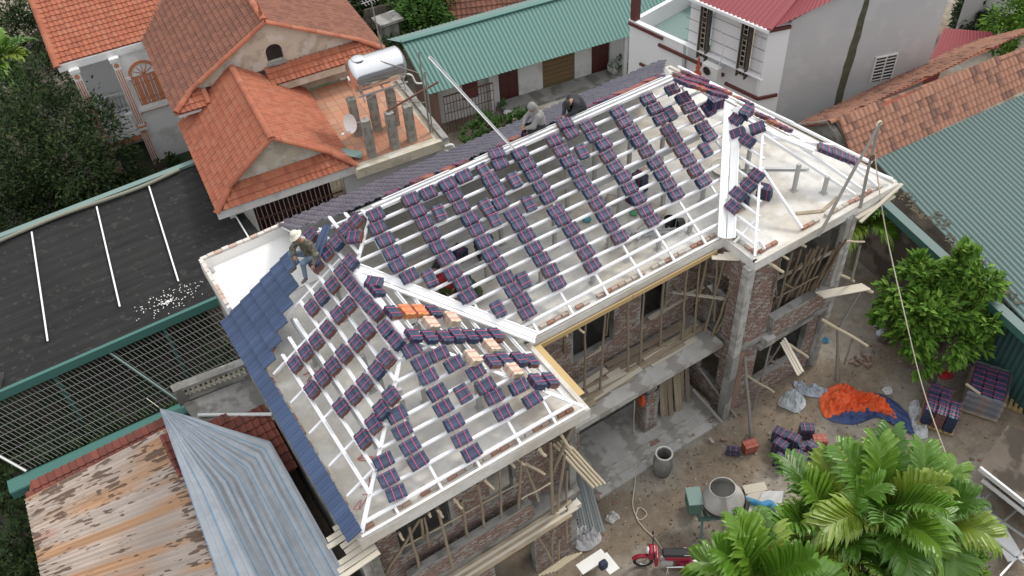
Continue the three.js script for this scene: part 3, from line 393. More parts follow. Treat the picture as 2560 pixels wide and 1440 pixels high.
for (const k of ['M', 'L', 'F', 'W', 'R']) {
  const rowOf = k === 'M' ? p => 1 + Math.max(0, Math.round((p[1] + 6.55) / 0.314)) : k === 'L' ? p => 1 + Math.max(0, Math.round((p[0] - 0.82) / 0.332)) : k === 'F' ? p => 1 + Math.max(0, Math.round((-p[1] - 0.4) / 0.33)) : k === 'W' ? p => 1 + Math.max(0, Math.round((p[0] - 3.04) / 0.345)) : p => 1 + Math.max(0, Math.round((p[0] - 13.37) / 0.33));
  const along = k === 'M' || k === 'F' ? 0 : 1, rows = {};
  PACKS[k].forEach(p => (rows[rowOf(p)] ??= []).push(p));
  for (const r in rows) {
    rows[r].sort((a, b) => along === 0 ? a[0] - b[0] : a[1] - b[1]);
    rows[r].forEach((p, i) => {
      const n = nrm[k], u = along === 0 ? V(1, 0, 0) : V(0, 0, 1), w = new THREE.Vector3().crossVectors(u, n).normalize();
      let zdir = u.clone(); const a = p[2] === 'r' ? Math.PI / 2 + rr(-0.08, 0.08) : p[2] === 's' ? 0.75 : p[2] === 't' ? 1.0 : rr(-0.05, 0.05);
      zdir.applyAxisAngle(n, a); const xdir = new THREE.Vector3().crossVectors(n, zdir);
      const m = new THREE.Matrix4().makeBasis(xdir, n, zdir).setPosition(onp(k, p[0], p[1], 0.01));
      const type = p[2] === 'o' ? 'o' : p[2] === 'p' ? 'p' : pick(k === 'L' ? ['n', 'g', 'g'] : ['n', 'n', 'b', 'b', 'g']), side = along === 0 ? 'left' : 'back';
      const kind = type === 'o' ? 'bright orange' : type === 'p' ? 'pale underside-up' : p[2] === 'r' ? 'crosswise glossy navy' : 'navy';
      bundle(`${kind} tile bundle, ${ORD[i + 1]} from ${side} in ${ORD[+r]} ${zoneText[k][0]}`, 'tile bundles laid on the battens', m, type, pick([4, 4, 5]));
    });
  }
}
// bundles stacked on the ridge line and on the far sides of the ridges
const bundleAt = (label, group, p, dir, up, type, c = 5) => { const n = V(up).normalize(), z = V(dir).addScaledVector(n, -V(dir).dot(n)).normalize(), x = new THREE.Vector3().crossVectors(n, z); return bundle(label, group, new THREE.Matrix4().makeBasis(x, n, z).setPosition(p.isVector3 ? p : V(p)), type, c); };
bundleAt('tall stack of navy tiles at the top of the right valley gutter', 'tile stacks on the ridges', [14.72, 9.0, -5.55], [1, 0, 0.1], [0, 1, 0.1], 'n', 10);
bundleAt('navy tile stack balanced beside the right wing ridge', 'tile stacks on the ridges', [15.45, 8.72, -4.95], [0.9, 0, -0.3], [-0.2, 1, 0.1], 'n', 8);
bundleAt('navy bundle straddling the wing ridge above the left valley', 'tile stacks on the ridges', [3.2, 8.92, -4.95], [0.7, 0, 0.7], [0.1, 1, 0], 'n', 5);
bundleAt('brown-edged bundle perched on the main ridge near the hooded worker', 'tile stacks on the ridges', [7.95, 9.6, -6.75], [1, 0, 0.2], [0, 1, 0.3], 'b', 5);
bundleAt('brown-edged bundle perched on the main ridge before the dark-jacketed worker', 'tile stacks on the ridges', [10.2, 9.6, -6.75], [1, 0, 0.2], [0, 1, 0.3], 'b', 5);
bundleAt('cut half bundle leaning on the front eave near the left corner', 'tile stacks on the ridges', onp('F', 1.15, -0.42, 0.0), [1, 0, 0.15], [0, 1, TT], 'n', 4);
{
  const xs = [5.0, 5.75, 6.05, 6.7, 7.1, 8.5, 8.85, 9.3, 10.8, 11.15, 11.5, 11.85, 12.2, 12.55, 12.95, 13.3, 13.65, 14.0];
  xs.forEach((x, i) => bundleAt(`brown-edged tile bundle just behind the main ridge, ${ORD[i + 1]} from its left end`, 'bundles behind the main ridge', onp('B', x, -7.2 + rr(-0.06, 0.06), 0.02), [0, -0.64, -1], [0, 1, -0.64], pick(['b', 'c', 'g', 'c']), pick([3, 4])));
  [[14.893, 9.279, -7.005], [15.002, 9.232, -6.762], [15.266, 9.077, -6.754]].forEach((p, i) => bundleAt(`small tile bundle on the far right slope, outer line, ${ORD[i + 1]} from the ridge end`, 'bundles on the far right slope', p, [1, -0.59, 0.0], [0.592, 1, -0.0743], pick(['b', 'g', 'b', 'c']), 3));
  [[13.927, 9.901, -6.324], [13.967, 9.892, -6.125], [14.212, 9.748, -6.113], [14.569, 9.532, -6.181], [14.670, 9.487, -5.976], [14.900, 9.355, -5.921], [15.049, 9.276, -5.799], [15.247, 9.162, -5.759], [16.692, 7.927, -6.470], [16.773, 7.899, -6.209]].forEach((p, i) => bundleAt(`small tile bundle on the far right slope, middle line, ${ORD[i + 1]} from the ridge end`, 'bundles on the far right slope', p, [1, -0.59, 0.0], [0.592, 1, -0.0743], pick(['b', 'g', 'b', 'c']), 3));
  [[13.412, 10.253, -5.690], [13.506, 10.210, -5.523], [13.793, 10.039, -5.531], [13.967, 9.946, -5.397], [14.180, 9.833, -5.220], [14.539, 9.621, -5.220], [16.006, 8.450, -4.899], [16.163, 8.369, -4.744], [15.994, 8.499, -4.334], [16.033, 8.491, -4.143], [16.094, 8.466, -3.990]].forEach((p, i) => bundleAt(`small tile bundle on the far right slope, lower line, ${ORD[i + 1]} from the ridge end`, 'bundles on the far right slope', p, [1, -0.59, 0.0], [0.592, 1, -0.0743], pick(['b', 'g', 'b', 'c']), 3));
  for (let i = 0; i < 3; i++) bundleAt(`tile bundle on the right front hip, ${ORD[i + 1]} from the ridge`, 'bundles on the right front hip', [16.75 + i * 0.3, 8.02 - i * 0.17, -3.0 + i * 0.26], [0.7, -0.4, 0.7], [0.3, 1, 0.3], 'b', 4);
}
// three loose full-length tiles lying across the left slope
for (const [x, z, l] of [[2.98, -7.15, 'upper loose blue tile lying across the left slope'], [2.75, -7.0, 'middle loose blue tile lying across the left slope'], [2.62, -6.85, 'lower loose blue tile lying beside the seated worker']]) { const o = single('loose_tile', layGeo, layMats[1], l, 'roof tile', 'loose tiles'); o.quaternion.setFromRotationMatrix(new THREE.Matrix4().makeBasis(V(0.5, 0.3, 0.8).normalize(), nrm.L, new THREE.Vector3().crossVectors(V(0.5, 0.3, 0.8).normalize(), nrm.L))); o.position.copy(onp('L', x, z, 0.16)); o.scale.set(0.9, 1, 1.5); }
// stacks of tiles on the slab under the frame
function slabStack(x, z, n, label, ry = 0) { bundle(label, 'tile stacks standing on the slab', new THREE.Matrix4().makeRotationY(ry).setPosition(x, SL + 0.01, z), 'b', n); }
slabStack(12.2, -5.75, 16, 'tall dark tile stack on the slab under the main slope, right one', 0.2); slabStack(11.7, -5.4, 13, 'tall dark tile stack on the slab under the main slope, left one', 0.1);
slabStack(14.9, -3.3, 11, 'tile stack on the bare slab right of the right valley', 0.5); slabStack(14.2, -3.45, 9, 'brown tile stack on the bare slab behind the right valley', 0.3);
slabStack(6.3, -6.4, 10, 'reddish tile stack on the slab under the left of main slope', 0.3); slabStack(5.75, -6.6, 8, 'low reddish tile stack on the slab near the left hip', 0.1);
// offcuts, buckets, sacks on the slab
{
  const o = thing('steel_offcuts', 'heap of galvanised steel offcuts on the slab under the lower battens', 'offcuts', [10.9, SL, -4.1]);
  for (let i = 0; i < 22; i++) { const a = rr(-0.6, 0.9), L = rr(0.3, 1.1), x = rr(-0.9, 0.7), z = rr(-0.45, 0.45); part(o, 'channel', beam([x - Math.cos(a) * L / 2, 0.02 + i * 0.006, z + Math.sin(a) * L / 2], [x + Math.cos(a) * L / 2, 0.03 + i * 0.006 + rr(0, 0.05), z - Math.sin(a) * L / 2], 0.05, 0.03), M.galv); }
  [['black rubber bucket lying by the steel offcuts', 11.85, -3.95, 0.15], ['second black bucket tipped over near the right valley', 12.15, -3.75, 1.2]].forEach(([l, x, z, t]) => { const b = thing('bucket', l, 'bucket', [x, SL + (t > 1 ? 0.15 : 0), z]); b.rotation.z = t > 1 ? 1.3 : 0; part(b, 'body', new THREE.LatheGeometry([[0.001, 0.01], [0.12, 0.01], [0.16, 0.3], [0.17, 0.3], [0.13, 0.0], [0.001, 0]].map(q => new THREE.Vector2(...q)), 18), M.black); part(b, 'handle', tube([[-0.16, 0.28, 0], [0, 0.36, 0.1], [0.16, 0.28, 0]], 0.006), M.galv); });
  const sackM = std([0.52, 0.46, 0.38], 0.95);
  [['crumpled beige sack on the slab below the lower battens', 11.9, -4.6, 0.3], ['small heap of beige cloth beside the tile stack', 11.2, -5.8, 0.22]].forEach(([l, x, z, r]) => single('sack', blob(r, 0.6, 7), sackM, l, 'sack').position.set(x, SL + r * 0.4, z));
  [['bottle_crate', 'bottles', 'teal water bottle crate on the slab', 10.1, -5.55, [0.08, 0.32, 0.34]], ['power_tool', 'tool', 'orange power tool on the slab', 11.6, -5.05, [0.75, 0.16, 0.03]], ['string_coil', 'string', 'green string coil on the slab', 11.35, -4.95, [0.10, 0.35, 0.2]], ['plastic_bag', 'bag', 'yellow bag on the slab near the orange tool', 11.75, -4.98, [0.65, 0.45, 0.06]], ['plastic_bag', 'bag', 'blue plastic bag beside the posts near the left hip', 5.6, -6.75, [0.09, 0.3, 0.5]]].forEach(([nm, ct, l, x, z, c]) => single(nm, blob(0.13, 0.5, Math.floor(x * 10)), std(c, 0.6), l, ct).position.set(x, SL + 0.07, z));
  const st = thing('steel_channel_bundle', 'bundle of long steel channels on the bare slab right of the valley', 'steel bundle', [15.7, SL + 0.03, -4.4]); for (let i = 0; i < 5; i++) part(st, 'channel', beam([-0.9 + i * 0.05, i * 0.006, -0.65 + i * 0.06], [0.95 + i * 0.05, i * 0.006, 0.75 + i * 0.06], 0.05, 0.04), M.galv);
  const bowl = single('wash_basin', new THREE.LatheGeometry([[0.001, 0.02], [0.3, 0.03], [0.42, 0.12], [0.44, 0.12], [0.32, 0.0]].map(q => new THREE.Vector2(...q)), 22), std([0.55, 0.54, 0.47], 0.6), 'round pale basin on the bare slab behind the right hip', 'basin'); bowl.position.set(14.85, SL + 0.01, -4.9);
  const brd = thing('wooden_board', 'two thin boards lying on the bare slab near its front edge', 'boards', [15.6, SL + 0.02, -2.1]); part(brd, 'board', beam([-0.5, 0, -0.1], [0.15, 0, 0.25], 0.12, 0.02), M.wood); part(brd, 'board', beam([0.15, 0.01, 0.27], [0.95, 0.01, 0.1], 0.1, 0.02), M.wood);
}
// red binding straps dropped on the slab
[[1.0, -4.9], [0.9, -5.6], [0.6, -6.3], [1.1, -1.9], [0.8, -1.2], [0.45, -0.9], [1.9, -6.5], [4.6, -6.5], [8.3, -6.4], [13, -6.3], [11, -6.6]].forEach(([x, z], i) => { const pts = []; for (let k = 0; k < 7; k++) pts.push([x + rr(-0.25, 0.25), SL + 0.015 + (k % 2) * 0.02, z + rr(-0.25, 0.25)]); single('cut_strap', tube(pts, 0.007, 40, 4), M.redwire, `tangle of cut red strapping on the slab, ${ORD[i + 1]} from the left`, 'strap', 'cut red straps'); });
// hose loop
single('cable_loop', tube([[3.9, 7.05, -4.9], [4.2, 7.15, -4.7], [4.0, 7.05, -4.4], [3.7, 7.12, -4.6]], 0.02, 40, 6, true), M.black, 'black hose loop lying beneath the inner wing slope', 'hose');
// long channel propped up across the ridge
single('propped_channel', merge([beam([8.6, 9.35, -6.35], [7.321, 11.900, -8.818], 0.075, 0.012), beam([8.63, 9.33, -6.35], [ [7.321, 11.900, -8.818][0] + 0.035, [7.321, 11.900, -8.818][1], [7.321, 11.900, -8.818][2]], 0.012, 0.06)]), M.galv, 'long steel channel propped upright across the main ridge', 'steel channel');

const leafGeo = (() => { const g = new THREE.BufferGeometry(); g.setAttribute('position', new THREE.Float32BufferAttribute([0, 0, 0, 0.22, 0.05, 0.42, 0, -0.015, 0.45, 0, 0, 0, 0, -0.015, 0.45, -0.22, 0.05, 0.42, 0.22, 0.05, 0.42, 0, -0.06, 1, 0, -0.015, 0.45, 0, -0.015, 0.45, 0, -0.06, 1, -0.22, 0.05, 0.42], 3)); g.computeVertexNormals(); return g; })();
// ---------- villa with orange clay roofs and a tiled terrace ----------
function blob(r, flat, s, n = 4, amp = 0.28) { const g = mergeVertices(new THREE.IcosahedronGeometry(r, n).deleteAttribute('uv').deleteAttribute('normal')), p = g.attributes.position, q = new THREE.Vector3(); for (let i = 0; i < p.count; i++) { q.fromBufferAttribute(p, i); const a1 = Math.atan2(q.z, q.x) / 6.2832, b1 = q.y / r * 0.25 + 0.5, rid = Math.abs(fbm(a1 + b1 * 0.3, b1, 8, s, 3) - 0.5) * 2 + 0.5 * Math.abs(fbm(a1, b1 - a1 * 0.2, 20, s + 4, 2) - 0.5) * 2, k = 0.82 + amp * (fbm(q.x / r * 0.13 + 0.5, q.z / r * 0.13 + 0.5, 16, s, 3) - 0.5) * 2 + amp * rid * 1.2; p.setXYZ(i, q.x * k, Math.max(-r * flat * 0.95, q.y * k * flat), q.z * k); } g.computeVertexNormals(); return g; }
function clayTile(w, len) { const pts = [], n = 8; for (let i = 0; i <= n; i++) { const u = i / n; pts.push([(u - 0.5) * w * 1.04, 0.02 + 0.036 * Math.pow(Math.max(0, Math.sin(u * Math.PI * 2 - 0.5)), 0.8)]); } return poly([...pts, ...pts.slice().reverse().map(p => [p[0], p[1] - 0.024])], len).translate(0, 0, -len / 2); }
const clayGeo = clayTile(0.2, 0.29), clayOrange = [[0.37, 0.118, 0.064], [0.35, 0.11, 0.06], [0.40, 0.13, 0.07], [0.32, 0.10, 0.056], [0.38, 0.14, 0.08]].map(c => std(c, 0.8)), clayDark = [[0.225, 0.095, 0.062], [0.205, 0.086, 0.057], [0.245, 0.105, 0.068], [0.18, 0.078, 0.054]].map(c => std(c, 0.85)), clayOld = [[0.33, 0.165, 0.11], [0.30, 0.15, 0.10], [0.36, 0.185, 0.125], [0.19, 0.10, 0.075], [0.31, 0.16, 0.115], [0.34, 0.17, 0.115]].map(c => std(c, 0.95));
const capGeo = (() => { const pts = []; for (let i = 0; i <= 8; i++) { const a = Math.PI * i / 8; pts.push([Math.cos(a) * 0.13, Math.sin(a) * 0.10]); } const inn = []; for (let i = 8; i >= 0; i--) { const a = Math.PI * i / 8; inn.push([Math.cos(a) * 0.105, Math.sin(a) * 0.078]); } const c = poly([...pts, ...inn], 0.36).translate(0, 0, -0.18), ring = poly(pts.map(p => [p[0] * 1.12, p[1] * 1.12]), 0.06).translate(0, 0, 0.13); return merge([c, ring]); })();
function capLine(parent, a, b, mats, step = 0.33, sc = 1) { const A = V(a), B = V(b), L = A.distanceTo(B), d = B.clone().sub(A).normalize(), x = new THREE.Vector3().crossVectors(V(0, 1, 0), d).normalize(), y = new THREE.Vector3().crossVectors(d, x); for (let t = step / 2; t < L; t += step) { const o = part(parent, 'ridge_tile', capGeo, pick(mats)); o.quaternion.setFromRotationMatrix(new THREE.Matrix4().makeBasis(x, y, d)); o.position.copy(A).addScaledVector(d, t); o.rotateX(0.03); o.scale.setScalar(sc); } }
const VY = -0.10472;
const villa = thing('villa', 'white two-storey villa with orange clay-tile roofs and arched gable opening', 'house', [1.810, 0, -15.632], null, VY);
{
  const its = [];
  tiledSlope(villa, [[-0.05, 4.8, -5.9], [-0.05, 4.8, 0.12], [0.62, 5.3, -0.35], [2.45, 6.65, -0.35], [2.45, 6.65, -5.6]], 0.2, 0.25, clayGeo, 0, its, M.redClay);
  tiledSlope(villa, [[4.95, 4.8, 0.1], [4.95, 4.8, -5.9], [2.46, 6.65, -5.6], [2.46, 6.65, -0.35], [4.3, 5.28, -0.35]], 0.2, 0.25, clayGeo, 0, its, M.redClay);
  tiledSlope(villa, [[-0.05, 4.78, 0.15], [4.95, 4.78, 0.15], [4.3, 5.25, -0.33], [0.62, 5.25, -0.33]], 0.2, 0.25, clayGeo, 0, its, M.redClay);
  tiledSlope(villa, [[-0.1, 5.73, -5.0], [1.2, 5.73, -5.0], [1.2, 6.15, -5.6], [0.75, 6.15, -5.6]], 0.2, 0.25, clayGeo, 0, its, M.redClay);
  tiledSlope(villa, [[3.6, 5.73, -5.0], [8.35, 5.73, -5.0], [7.45, 6.15, -5.6], [3.6, 6.15, -5.6]], 0.2, 0.25, clayGeo, 0, its, M.redClay);
  tiledSlope(villa, [[-3.55, 5.75, -11.3], [-0.15, 5.75, -11.3], [2.1, 7.0, -13.6], [3.6, 8.0, -15.5], [-3.55, 8.0, -15.5]], 0.2, 0.25, clayGeo, 0, its, M.redClay);
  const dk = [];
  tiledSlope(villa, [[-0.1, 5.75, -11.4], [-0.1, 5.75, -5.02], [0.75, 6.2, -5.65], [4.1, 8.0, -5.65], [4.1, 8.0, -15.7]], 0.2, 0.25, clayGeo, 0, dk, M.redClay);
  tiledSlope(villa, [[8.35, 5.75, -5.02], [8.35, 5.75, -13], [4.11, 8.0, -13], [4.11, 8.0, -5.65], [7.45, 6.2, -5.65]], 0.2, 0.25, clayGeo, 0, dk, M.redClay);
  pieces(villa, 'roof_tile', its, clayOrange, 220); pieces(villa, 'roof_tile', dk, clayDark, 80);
  const cp = clayOrange;
  capLine(villa, [2.45, 6.68, -5.5], [2.45, 6.68, -0.3], cp); capLine(villa, [2.45, 6.66, -0.28], [0.62, 5.3, -0.28], cp); capLine(villa, [0.62, 5.3, -0.28], [0.0, 4.85, 0.12], cp); capLine(villa, [2.45, 6.66, -0.28], [4.3, 5.3, -0.28], cp); capLine(villa, [4.3, 5.3, -0.28], [4.95, 4.85, 0.12], cp);
  capLine(villa, [4.1, 8.02, -12], [4.1, 8.02, -5.6], cp); capLine(villa, [4.1, 8.0, -5.55], [0.75, 6.2, -5.55], cp); capLine(villa, [0.75, 6.2, -5.55], [-0.08, 5.8, -5.0], cp); capLine(villa, [4.1, 8.0, -5.55], [7.5, 6.2, -5.55], cp); capLine(villa, [7.5, 6.2, -5.55], [8.35, 5.8, -5.0], cp); capLine(villa, [1.2, 6.15, -5.5], [1.2, 5.8, -5.0], cp, 0.3, 0.8);
  capLine(villa, [-3.6, 8.0, -15.5], [-3.6, 5.8, -11.25], cp); capLine(villa, [0.2, 5.9, -11.65], [3.6, 7.95, -15.3], clayDark);
  part(villa, 'finial', new THREE.LatheGeometry([[0.001, 0], [0.09, 0], [0.05, 0.08], [0.09, 0.16], [0.04, 0.25], [0.06, 0.32], [0.02, 0.42], [0.035, 0.5], [0.001, 0.66]].map(q => new THREE.Vector2(...q)), 14).translate(4.1, 8.05, -6.0), clayOrange[1]);
  // gables
  part(villa, 'gable_wall', muv(poly([[0.55, 5.2], [4.4, 5.2], [2.47, 6.6]], 0.15).translate(0, 0, -0.55)), M.beige);
  const arch = []; for (let i = 0; i <= 10; i++) { const a = Math.PI * i / 10; arch.push([4.15 - Math.cos(a) * 0.32, 6.75 + Math.sin(a) * 0.28]); }
  part(villa, 'gable_wall', muv(poly([[0.7, 6.1], [7.5, 6.1], [4.1, 7.96]], 0.2, { holes: [[[3.83, 6.3], ...arch, [4.47, 6.3]].map(p => [p[0], p[1]])] }).translate(0, 0, -5.85)), M.beige);
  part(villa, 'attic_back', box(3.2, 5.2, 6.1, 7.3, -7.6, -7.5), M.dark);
  part(villa, 'sill', box(3.78, 4.52, 6.22, 6.3, -5.66, -5.5), M.grey);
  part(villa, 'gable_flashing', box(0.45, 4.5, 5.16, 5.24, -0.4, -0.3), M.grey); part(villa, 'gable_flashing', box(3.6, 7.5, 6.08, 6.16, -5.66, -5.54), M.grey);
  // walls, fascias
  part(villa, 'fascia', box(-0.1, 4.95, 4.42, 4.74, 0.0, 0.12), M.white); part(villa, 'fascia', box(1.0, 8.4, 5.4, 5.68, -5.12, -5.0), M.beige); part(villa, 'fascia', box(-3.6, -0.1, 5.42, 5.72, -11.32, -11.2), M.white);
  part(villa, 'soffit', box(0.0, 4.9, 4.6, 4.7, -5.8, -0.01), M.white); part(villa, 'soffit', box(0, 8.2, 5.5, 5.6, -12, -5.13), M.white); part(villa, 'soffit', box(-3.5, 0, 5.5, 5.6, -15, -11.33), M.white);
  part(villa, 'wall', box(0.3, 8.2, 4.75, 5.5, -5.85, -5.65), M.beige); part(villa, 'wall', box(0.3, 0.5, -0.5, 4.6, -5.6, -0.4), M.white); part(villa, 'wall', box(0.2, 0.4, -0.5, 5.5, -11.2, -5.66), M.white); part(villa, 'wall', box(-1.35, 0.19, -0.5, 5.5, -11.45, -11.25), M.white); part(villa, 'wall', box(-3.2, -1.36, -0.5, 5.5, -13.4, -13.2), M.white); part(villa, 'wall', box(-1.36, -1.2, -0.5, 5.5, -13.2, -11.46), M.white);
  part(villa, 'wall', box(0.5, 1.15, -0.5, 4.42, -0.7, -0.5), M.white); part(villa, 'wall', box(4.5, 8.3, -0.5, 4.35, -0.25, -0.05), M.bluegrey); part(villa, 'wall', box(8.1, 8.3, -0.5, 4.35, -5.5, -0.26), M.bluegrey); part(villa, 'wall', box(1.15, 4.5, -0.5, 4.42, -3.2, -3.0), M.maroon);
  // barred opening under the lower roof
  const gate = part(villa, 'security_gate', merge([cbox(3.3, 0.05, 0.05, 2.82, 4.3, -0.6), cbox(3.3, 0.05, 0.05, 2.82, 3.3, -0.6), cbox(3.3, 0.05, 0.05, 2.82, 2.3, -0.6), cbox(3.3, 0.05, 0.05, 2.82, 1.0, -0.6)]), M.ironRust);
  for (let x = 1.25; x < 4.5; x += 0.17) part(gate, 'bar', cbox(0.022, 4.6, 0.022, x, 2.1, -0.6), M.post);
  // pilasters with orange flutes and medallion, balcony, arched shutter window
  const orange = std([0.50, 0.19, 0.10], 0.8);
  for (const x of [-3.05, -1.45]) { const p = part(villa, 'pilaster', merge([cbox(0.3, 6.0, 0.3, x, 2.5, -11.15), cbox(0.4, 0.16, 0.4, x, 5.4, -11.15), cbox(0.4, 0.14, 0.4, x, 2.0, -11.15)]), M.white); for (const dx of [-0.09, 0, 0.09]) { part(p, 'flute', cbox(0.045, 2.7, 0.02, x + dx, 3.6, -10.995), orange); part(p, 'flute', cbox(0.045, 2.2, 0.02, x + dx, 0.7, -10.995), orange); } part(p, 'medallion', cyl(0.1, 0.1, 0.03, 18).rotateX(Math.PI / 2).translate(x, 5.15, -10.99), orange); part(p, 'medallion', cyl(0.08, 0.08, 0.03, 18).rotateX(Math.PI / 2).translate(x, 1.85, -10.99), orange); part(p, 'capital_band', cbox(0.42, 0.06, 0.42, x, 2.1, -11.15), orange); }
  part(villa, 'balcony_floor', box(-3.3, -1.3, 1.75, 1.95, -13.2, -11.0), M.white); part(villa, 'balcony_band', box(-3.2, -1.3, 1.5, 1.74, -11.2, -11.02), orange);
  for (const z of [-11.12, -13.0]) { const r = part(villa, 'balcony_rail', [box(-2.9, -1.6, 2.72, 2.84, z - 0.08, z + 0.08), box(-2.9, -1.6, 2.0, 2.1, z - 0.08, z + 0.08)], M.white); for (let x = -2.78; x < -1.65; x += 0.16) part(r, 'baluster', new THREE.LatheGeometry([[0.02, 0], [0.045, 0.02], [0.025, 0.1], [0.055, 0.25], [0.025, 0.5], [0.045, 0.6], [0.03, 0.62]].map(q => new THREE.Vector2(...q)), 8).translate(x, 2.1, z), M.white); }
  const wn = part(villa, 'arched_window', (() => { const a = []; for (let i = 0; i <= 14; i++) { const t = Math.PI * i / 14; a.push([-0.55 + Math.cos(t) * 0.62, 4.35 + Math.sin(t) * 0.62]); } const b = []; for (let i = 0; i <= 14; i++) { const t = Math.PI * i / 14; b.push([-0.55 + Math.cos(t) * 0.5, 4.35 + Math.sin(t) * 0.5]); } return poly([...a, ...b.reverse()], 0.06).translate(0, 0, -11.25); })(), orange);
  part(wn, 'fanlight', poly((() => { const a = []; for (let i = 0; i <= 14; i++) { const t = Math.PI * i / 14; a.push([-0.55 + Math.cos(t) * 0.42, 4.35 + Math.sin(t) * 0.42]); } return a; })(), 0.02).translate(0, 0, -11.25), M.white);
  for (let i = 1; i < 6; i++) { const t = Math.PI * i / 6; part(wn, 'glazing_bar', beam([-0.55, 4.35, -11.215], [-0.55 + Math.cos(t) * 0.42, 4.35 + Math.sin(t) * 0.42, -11.215], 0.03, 0.03), orange); }
  for (let i = 0; i < 3; i++) { const x = -0.94 + i * 0.39; part(wn, 'shutter', box(x - 0.18, x + 0.18, 2.95, 4.32, -11.25, -11.2), orange); for (const [y0, y1] of [[3.02, 3.2], [3.28, 3.95], [4.03, 4.24]]) part(wn, 'shutter_panel', box(x - 0.11, x + 0.11, y0, y1, -11.195, -11.175), orange), part(wn, 'panel_moulding', [box(x - 0.135, x - 0.112, y0, y1, -11.198, -11.18), box(x + 0.112, x + 0.135, y0, y1, -11.198, -11.18)], M.white); }
  part(wn, 'sill', [box(-1.35, 0.15, 2.72, 2.86, -11.25, -11.05)], M.white); part(wn, 'sill_band', box(-1.3, 0.15, 2.66, 2.715, -11.25, -11.08), orange); part(wn, 'impost', box(-1.4, -1.1, 4.3, 4.42, -11.25, -11.1), M.white);
  // terrace
  part(villa, 'terrace_slab', box(4.9, 8.55, 4.36, 4.66, -5.64, 0.4), M.beige);
  const fl = [], fg = new THREE.BoxGeometry(0.385, 0.02, 0.385); for (let x = 5.15; x < 8.3; x += 0.395) for (let z = -5.4; z < 0.1; z += 0.395) fl.push({ g: fg, m: new THREE.Matrix4().makeTranslation(x, 4.672 + rr(0, 0.004), z), k: Math.floor(rnd() * 50) });
  pieces(villa, 'floor_tile', fl, [[0.46, 0.22, 0.135], [0.49, 0.24, 0.15], [0.44, 0.21, 0.13], [0.40, 0.215, 0.145], [0.47, 0.26, 0.17]].map(c => std(c, 0.85)), 300);
  part(villa, 'terrace_kerb', box(8.32, 8.55, 4.665, 4.82, -5.6, 0.4), M.grey); part(villa, 'terrace_kerb', box(4.95, 8.315, 4.665, 4.74, 0.2, 0.4), M.beige);
  part(villa, 'downpipe', tube([[8.35, 4.5, 0.44], [8.62, 4.5, 0.5], [8.62, 4.2, 0.5], [8.2, 4.1, 0.1], [8.15, 3.9, 0.06], [8.15, 1, 0.06]], 0.06, 60, 8), M.pvc);
}
const vl = (x, y, z) => { const c = Math.cos(VY), s = Math.sin(VY); return [villa.position.x + x * c + z * s, y, villa.position.z - x * s + z * c]; };
// stub columns on the terrace
[['front left', 5.75, -0.22, 6.25], ['front middle', 6.67, -0.25, 6.2], ['front right', 7.38, -0.3, 6.2], ['rear left', 5.77, -1.72, 6.25], ['rear middle', 6.5, -1.6, 6.2], ['rear right', 7.22, -1.6, 6.2]].forEach(([n, x, z, y]) => { const o = single('concrete_column', (() => { const g = new THREE.BoxGeometry(0.3, y - 4.68, 0.3, 2, 6, 2), p = g.attributes.position; for (let i = 0; i < p.count; i++) p.setXYZ(i, p.getX(i) * (1 + rr(-0.05, 0.05)), p.getY(i) + (p.getY(i) > 0.7 ? rr(-0.05, 0.03) : 0), p.getZ(i) * (1 + rr(-0.05, 0.05))); g.computeVertexNormals(); return muv(g); })(), M.stub, `weathered concrete stub column on the orange terrace, ${n} of six`, 'column', 'stub columns on the terrace'); o.position.set(...vl(x, (y + 4.68) / 2, z)); o.rotation.y = VY + rr(-0.1, 0.1); });
